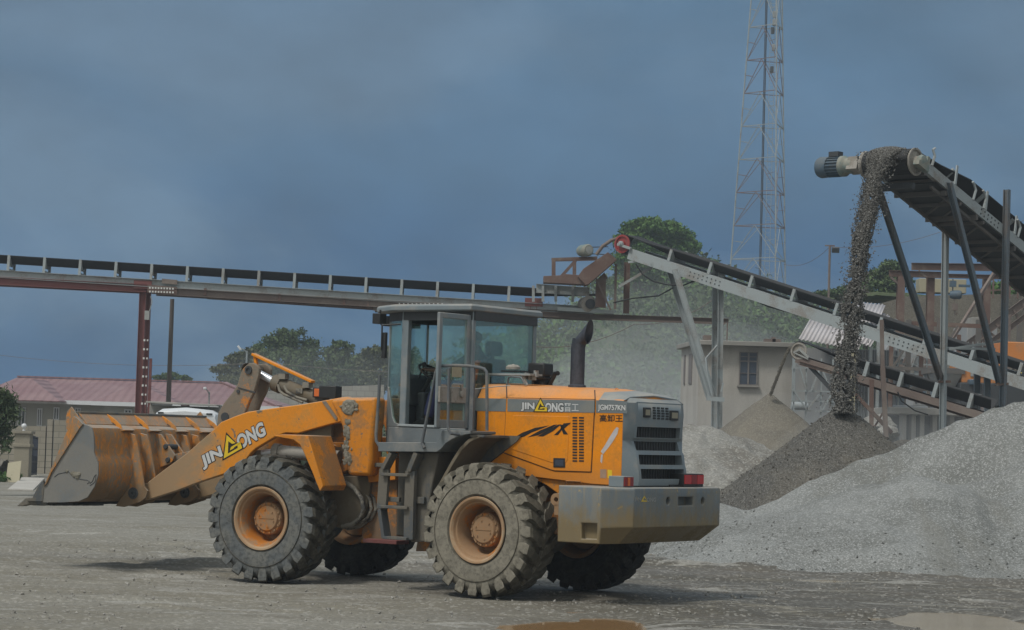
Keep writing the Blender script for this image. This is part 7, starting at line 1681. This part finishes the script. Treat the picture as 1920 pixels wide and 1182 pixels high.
lb(lm(F_).bar((a2[0] + .02, .5, b2[1] - .02), (a[0] - .2, .5, b2[1] - .03), .06, .05), 'bracket', M['grey_mud'], hl)
# lift cylinders
for s in (-1, 1):
    a, b, c = S(467, 852, .45, True), S(517, 846, .45, True), S(575, 838, .45, True); ty = s * .45
    lc = lb(lm(F_).tube([(b[0] + .0, ty, b[1]), (b[0] - .06, ty, b[1] - .005), (c[0] - .5, ty, c[1] - .12)], .085, 20).tube([(b[0] + .02, ty, b[1]), (b[0] - .07, ty, b[1] - .005)], .10, 20), 'lift_cylinder', M['drum'])
    lb(lm(F_).tube([(a[0], ty, a[1]), (b[0], ty, b[1])], .035, 16), 'piston_rod', M['chrome'], lc); lb(lm(F_).lathe([(-.06, .03), (-.06, .085), (.06, .085), (.06, .03)], (a[0], ty, a[1]), (0, 1, 0), 18, closed=True).bar((a[0], ty, a[1]), (a[0] - .2, ty, a[1] + .02), .07, .08), 'rod_eye', M['crank'], lc)
# front fenders
fp = SP([(515, 816.5), (530, 814.8), (577, 817), (606, 911), (601, 920.5), (599, 920.5), (585, 885), (570, 850), (562, 834), (550, 825), (528, 821), (516, 819)], 1.33, True)
m = lm(F_); m.prism(fp, .76, 1.33); ff = lb(m, 'front_fender', M['orange_dirty'], bevel=.008); fpm = fp
lb(lm(F_).prism(fpm, -1.33, -.76), 'front_fender', M['orange_dirty'], bevel=.008)
m = lm(F_); a, b = S(*Z2(915, 715), .7, True), S(*Z2(1060, 718), .52, True); m.bar((a[0], .78, a[1]), (b[0], .50, b[1]), .05, .06); m.prism(SP([Z2(*p) for p in ((915, 670), (985, 725), (950, 790), (940, 780))], .76, True), .70, .765); lb(m, 'fender_bracket', M['orange_dirty'], bevel=.004)
# hoses between the frames
m = lm()
for dx, rr in ((0, .032), (14, .028), (9, .022)):
    pts = [(648 + dx * .3, 905), (664 + dx, 915 + dx * .2), (678 + dx * 1.1, 935), (682 + dx * 1.1, 955), (675 + dx, 972), (660 + dx * .6, 984 + dx * .2), (640, 988 + dx * .3)]
    q = [S(*p, .62 - dx * .004) for p in pts]; P_ = [Vector((a, .62 - dx * .01, b)) for a, b in q]; 
    # ribbed wrap
    fine_ = []; rs = []
    for a, b in zip(P_[:-1], P_[1:]):
        for k in range(10): fine_.append(a.lerp(b, k / 10)); rs.append(rr * (1.0 if k % 2 else .86))
    m.tube(fine_, rs, 8)
lb(m, 'hydraulic_hose', M['hose'], ang=60)
m = lm(); a, b = S(682, 1010, .6), S(745, 1014, .6); m.box(b[0], a[0], .35, .62, a[1] - .05, a[1]); lb(m, 'lock_bar', M['redox'], bevel=.006)

# ---- bucket
BW = 1.5
def B(pts, y=BW): return SP([ZB(*p) for p in pts], y, True)
prof = B([(300, 972), (480, 972), (620, 962), (700, 925), (762, 830), (796, 720), (796, 620), (770, 560), (758, 520), (757, 430), (752, 345), (738, 300), (715, 285), (668, 268)])
cxy = (sum(p[0] for p in prof) / len(prof), sum(p[1] for p in prof) / len(prof))
def inset(poly, e):
    o = []
    for i, p in enumerate(poly):
        a = poly[max(i - 1, 0)]; b = poly[min(i + 1, len(poly) - 1)]; d = Vector((b[0] - a[0], b[1] - a[1])).normalized(); n = Vector((-d.y, d.x))
        if n.dot(Vector((cxy[0] + .25 - p[0], cxy[1] - p[1]))) < 0: n = -n
        o.append((p[0] + n.x * e, p[1] + n.y * e))
    return o
m = lm(F_); inn = inset(prof, .03); n = len(prof)
vs = [(a, BW, b) for a, b in prof] + [(a, BW, b) for a, b in inn] + [(a, -BW, b) for a, b in prof] + [(a, -BW, b) for a, b in inn]
fs = [(i, i + 1, 2 * n + i + 1, 2 * n + i) for i in range(n - 1)] + [(n + i, 3 * n + i, 3 * n + i + 1, n + i + 1) for i in range(n - 1)] + [(0, 2 * n, 3 * n, n), (n - 1, 2 * n - 1, 4 * n - 1, 3 * n - 1)] + [(i, n + i, n + i + 1, i + 1) for i in range(n - 1)] + [(2 * n + i, 2 * n + i + 1, 3 * n + i + 1, 3 * n + i) for i in range(n - 1)]
m.add(vs, fs); bk_ = lb(m, 'bucket', M['bucket'], ang=40)
side = B([(300, 972), (314, 830), (590, 190), (640, 235), (668, 268), (715, 285), (738, 300), (752, 345), (757, 430), (758, 520), (770, 560), (796, 620), (796, 720), (762, 830), (700, 925), (620, 962), (480, 972)])
guard = B([(545, 110), (572, 150), (610, 205), (668, 265), (600, 420), (525, 330), (500, 310), (495, 285), (497, 200), (510, 150)])
stripb = B([(316, 826), (582, 196), (620, 215), (668, 268), (640, 300), (385, 700), (340, 806)])
for s in (-1, 1):
    e = .0 if s > 0 else 0
    lb(lm(F_).prism(side, s * BW, s * (BW + .022)), 'side_plate', M['bucket_in'], bk_, bevel=.003)
    lb(lm(F_).prism(stripb, s * (BW + .022), s * (BW + .045)), 'side_edge', M['bucket'], bk_, bevel=.004)
    lb(lm(F_).prism(guard, s * (BW - .025), s * (BW - .001)), 'guard_end', M['bucket'], bk_, bevel=.004)
    lb(lm(F_).prism(B([(205, 930), (250, 840), (298, 772), (314, 830), (302, 965), (165, 962), (150, 935)]), s * (BW - .03), s * (BW + .03)), 'side_cutter', M['grey_mud'], bk_, bevel=.008)
sg = B([(588, 158), (600, 152), (672, 264), (664, 274)]); lb(lm(F_).prism(sg, -BW + .03, BW - .03), 'spill_guard', M['bucket'], bk_, bevel=.004)
lip = B([(572, 152), (612, 150), (616, 168), (592, 182), (584, 172)]); lb(lm(F_).prism(lip, -BW + .03, BW - .03), 'guard_lip', M['grey_mud'], bk_, bevel=.006)
M['rib'] = paint('bright_orange_gusset', (.62, .24, .03), (.3, .18, .09), .5, 4, .6, chips=(.2, .15, .1), chip_amt=.62)
gs = B([(590, 168), (600, 160), (640, 184), (690, 222), (735, 268), (750, 316), (706, 302), (690, 262), (668, 246), (645, 252), (626, 287), (604, 272)])
for y in (.88, .27, -.38, -.95, -1.44):
    lb(lm(F_).prism(gs, y - .012, y + .012), 'gusset', M['rib'], bk_, bevel=.003)
    lb(lm(F_).prism(B([(690, 282), (775, 312), (775, 320), (745, 326), (690, 292)]), y - .24, y + .02), 'deck_plate', M['bucket'], bk_, bevel=.003)
hp_ = B([(1068, 345), (1128, 362), (1150, 430), (1212, 825), (1245, 868), (1232, 925), (1185, 965), (1030, 1012), (960, 1003), (1030, 890), (1085, 780), (1095, 700), (1065, 520)], .72)
for y in (.74, .46, -.46, -.74): lb(lm(F_).prism(hp_, y - .018, y + .018), 'hinge_plate', M['bucket'], bk_, bevel=.004)
cpn = B([(1300, 350), (1365, 358), (1430, 460), (1490, 548), (1470, 600), (1440, 628), (1400, 640), (1350, 660), (1330, 600), (1300, 480)], .10)
for y in (.12, -.12): lb(lm(F_).prism(cpn, y - .018, y + .018), 'link_bracket', M['bucket'], bk_, bevel=.004)
m = lm(F_)
for (X, Y, y) in ((1395, 470, .14), (1415, 590, .14)): a, b = S(*ZB(X, Y), y, True); m.lathe([(-.3, 0), (-.3, .035), (.0, .04), (.02, .03), (.02, 0)], (a, y, b), (0, 1, 0), 14)
lb(m, 'link_pin', M['dark'], bk_)
ce = B([(150, 935), (300, 948), (330, 962), (330, 985), (160, 985), (146, 965)]); lb(lm(F_).prism(ce, -BW, BW), 'cutting_edge', M['grey_mud'], bk_, bevel=.005)
tp = B([(48, 1004), (128, 932), (158, 928), (160, 950), (300, 975), (330, 990), (320, 1000), (200, 1000), (150, 992), (90, 1006)])
for k in range(8):
    y = BW - .07 - k * (2 * BW - .14) / 7; lb(lm(F_).prism(tp, y - .055, y + .055), 'tooth', M['grey_mud'], bk_, bevel=.008)
m = lm(F_)
for X in range(345, 760, 90): q = B([(X, 985), (X + 50, 985), (X + 48, 1002), (X + 3, 1000)], 1.2); m.prism(q, 1.0, 1.2)
m.prism(B([(330, 975), (690, 975), (690, 990), (330, 990)], 1.0), -1.3, 1.3); lb(m, 'wear_plate', M['dark'], bk_)
# mud lump and crack on the side plate
r_ = random.Random(8); m = lm(F_)
for (X, Y, s) in ((560, 712, .035), (590, 722, .045), (615, 718, .04), (600, 742, .035), (575, 730, .03), (510, 692, .022)): a, b = S(*ZB(X, Y), BW + .02, True); m.ball((a, BW + .025, b), s, s * .5, s * .8, 8, 6)
for v in m.v: v += Vector((r_.uniform(-.01, .01), r_.uniform(-.006, .006), r_.uniform(-.01, .01)))
lb(m, 'caked_mud', M['mudblob'], bk_)
m = lm(F_)
for pts in ([(395, 742), (430, 715), (470, 706), (505, 700), (515, 682), (525, 700), (560, 738), (600, 755), (640, 765), (690, 772), (712, 785), (690, 805)], [(712, 800), (735, 785), (755, 735), (770, 720), (762, 780), (745, 800), (715, 820)]):
    q = [S(*ZB(*p), BW + .022, True) for p in pts]; m.tube([(a, BW + .022, b) for a, b in q], .006, 5)
lb(m, 'weld_crack', M['dark'], bk_)
# ================================================================ the driver
def skinned(name, nodes, edges, mat, parent=None, sub=2, root=0, xf=None):
    me = bpy.data.meshes.new(name); vs = [Vector(n[:3]) for n in nodes]
    if xf: vs = [xf @ v for v in vs]
    me.from_pydata([tuple(v) for v in vs], edges, []); o = link(name, me, mat, parent)
    sk = o.modifiers.new('skin', 'SKIN'); sk.use_smooth_shade = True
    dat = me.skin_vertices[0].data if me.skin_vertices else None
    if dat is None:
        bm = bmesh.new(); bm.from_mesh(me); bm.verts.layers.skin.verify(); bm.to_mesh(me); bm.free(); dat = me.skin_vertices[0].data
    for i, n in enumerate(nodes): dat[i].radius = (n[3], n[4] if len(n) > 4 else n[3]); dat[i].use_root = (i == root)
    s = o.modifiers.new('sub', 'SUBSURF'); s.levels = sub; s.render_levels = sub
    return o
PN, PE = [], []
def pn(*a): PN.append(a); return len(PN) - 1
pel = pn(.95, .10, 2.50, .13, .11); ab = pn(.92, .10, 2.66, .13, .10); chs = pn(.93, .10, 2.84, .15, .10); nk = pn(.96, .10, 2.97, .052); nk2 = pn(.985, .10, 3.03, .055); hd = pn(1.01, .10, 3.12, .082, .085); cr = pn(1.005, .10, 3.19, .066, .07)
PE += [(pel, ab), (ab, chs), (chs, nk), (nk, nk2), (nk2, hd), (hd, cr)]
ns_ = pn(1.10, .10, 3.095, .012); PE.append((hd, ns_)); chn = pn(1.075, .10, 3.045, .028); PE.append((nk2, chn))
for s in (1, -1): e = pn(1.0, .10 + s * .088, 3.10, .012); PE.append((hd, e))
def arm(s, sh, elb, wr, palm, ftips):
    i = [pn(*sh, .052), pn(*elb, .040), pn(*wr, .026), pn(*palm, .030, .020)]; PE.extend([(chs, i[0]), (i[0], i[1]), (i[1], i[2]), (i[2], i[3])])
    for k, (dy, L) in enumerate(((-.03, .06), (-.011, .07), (.010, .066), (.028, .055))):
        p = Vector(palm); a = pn(p.x + .035, p.y + dy, p.z + .008, .0095); b = pn(p.x + .035 + L * .45, p.y + dy * 1.1, p.z - .022, .0088); c = pn(p.x + .022, p.y + dy * 1.1, p.z - .045, .008); PE.extend([(i[3], a), (a, b), (b, c)])
    p = Vector(palm); a = pn(p.x + .0, p.y - s * .036, p.z - .008, .011); b = pn(p.x + .025, p.y - s * .040, p.z - .036, .0095); PE.extend([(i[3], a), (a, b)])
    return i
arm(1, (.95, .29, 2.88), (1.27, .36, 2.715), (1.53, .32, 2.73), (1.60, .31, 2.735), None)
arm(-1, (.95, -.09, 2.88), (1.25, -.16, 2.70), (1.53, -.06, 2.72), (1.60, -.05, 2.725), None)
for s in (1, -1):
    y = .10 + s * .11; i = [pn(1.0, y, 2.49, .09), pn(1.44, y + s * .03, 2.54, .062), pn(1.60, y + s * .03, 2.14, .045), pn(1.62, y + s * .03, 2.06, .042, .035), pn(1.76, y + s * .04, 2.045, .035, .025)]
    PE += [(pel, i[0])] + list(zip(i[:-1], i[1:]))
P_ = thing('person', None, 'driver seated in the loader cab with one bare arm stretched to the steering wheel', 'person', M=ML @ Matrix.Translation((.95, .10, 2.0)))
xo = Matrix.Translation((-.95, -.10, -2.0))
body = skinned('body', PN, PE, M['skin'], P_, 2, 0, xo)
skinned('shirt', [(.95, .10, 2.52, .15, .13), (.92, .10, 2.66, .15, .12), (.93, .10, 2.83, .165, .125), (.95, .10, 2.95, .075), (.95, .285, 2.88, .075), (1.10, .325, 2.80, .062), (1.19, .345, 2.755, .056), (.95, -.085, 2.88, .075), (1.10, -.12, 2.79, .062), (1.19, -.14, 2.75, .056)],
        [(0, 1), (1, 2), (2, 3), (2, 4), (4, 5), (5, 6), (2, 7), (7, 8), (8, 9)], M['shirt'], P_, 2, 0, xo)
tr_n = [(.97, .10, 2.49, .15, .13)]; tr_e = []
for s in (1, -1):
    y = .10 + s * .11; b = len(tr_n); tr_n += [(1.05, y, 2.50, .105), (1.44, y + s * .03, 2.545, .082), (1.53, y + s * .03, 2.36, .078), (1.60, y + s * .03, 2.12, .072)]; tr_e += [(0, b), (b, b + 1), (b + 1, b + 2), (b + 2, b + 3)]
skinned('trousers', tr_n, tr_e, M['blue_cloth'], P_, 2, 0, xo)
m = MB(xo)
m.lathe([(0, .088), (.03, .09), (.07, .078), (.095, .045), (.104, 0)], (1.0, .10, 3.125), (-.15, 0, 1), 20); m.build('hair', M['black'], P_, world=False)
m = MB(xo); m.ball((1.085, .065, 3.125), .008).ball((1.085, .135, 3.125), .008); m.build('eyes', M['letter'], P_, world=False)
m = MB(xo)
for s in (1, -1): y = .10 + s * .14; m.prism([(1.55, 2.005), (1.82, 2.005), (1.83, 2.04), (1.78, 2.075), (1.70, 2.11), (1.57, 2.12)], y - .045, y + .045)
m.build('boots', M['black'], P_, world=False, bevel=.015)
m = MB(xo); m.loft([[Vector((x, .10 + y, z)) for x, y in ((.80 + e, -.17), (1.06, -.15), (1.06, .15), (.80 + e, .19))] for z, e in ((2.60, 0), (2.86, .02))]); m.build('hi_vis_vest', M['orange_cloth'], P_, world=False, bevel=.04)
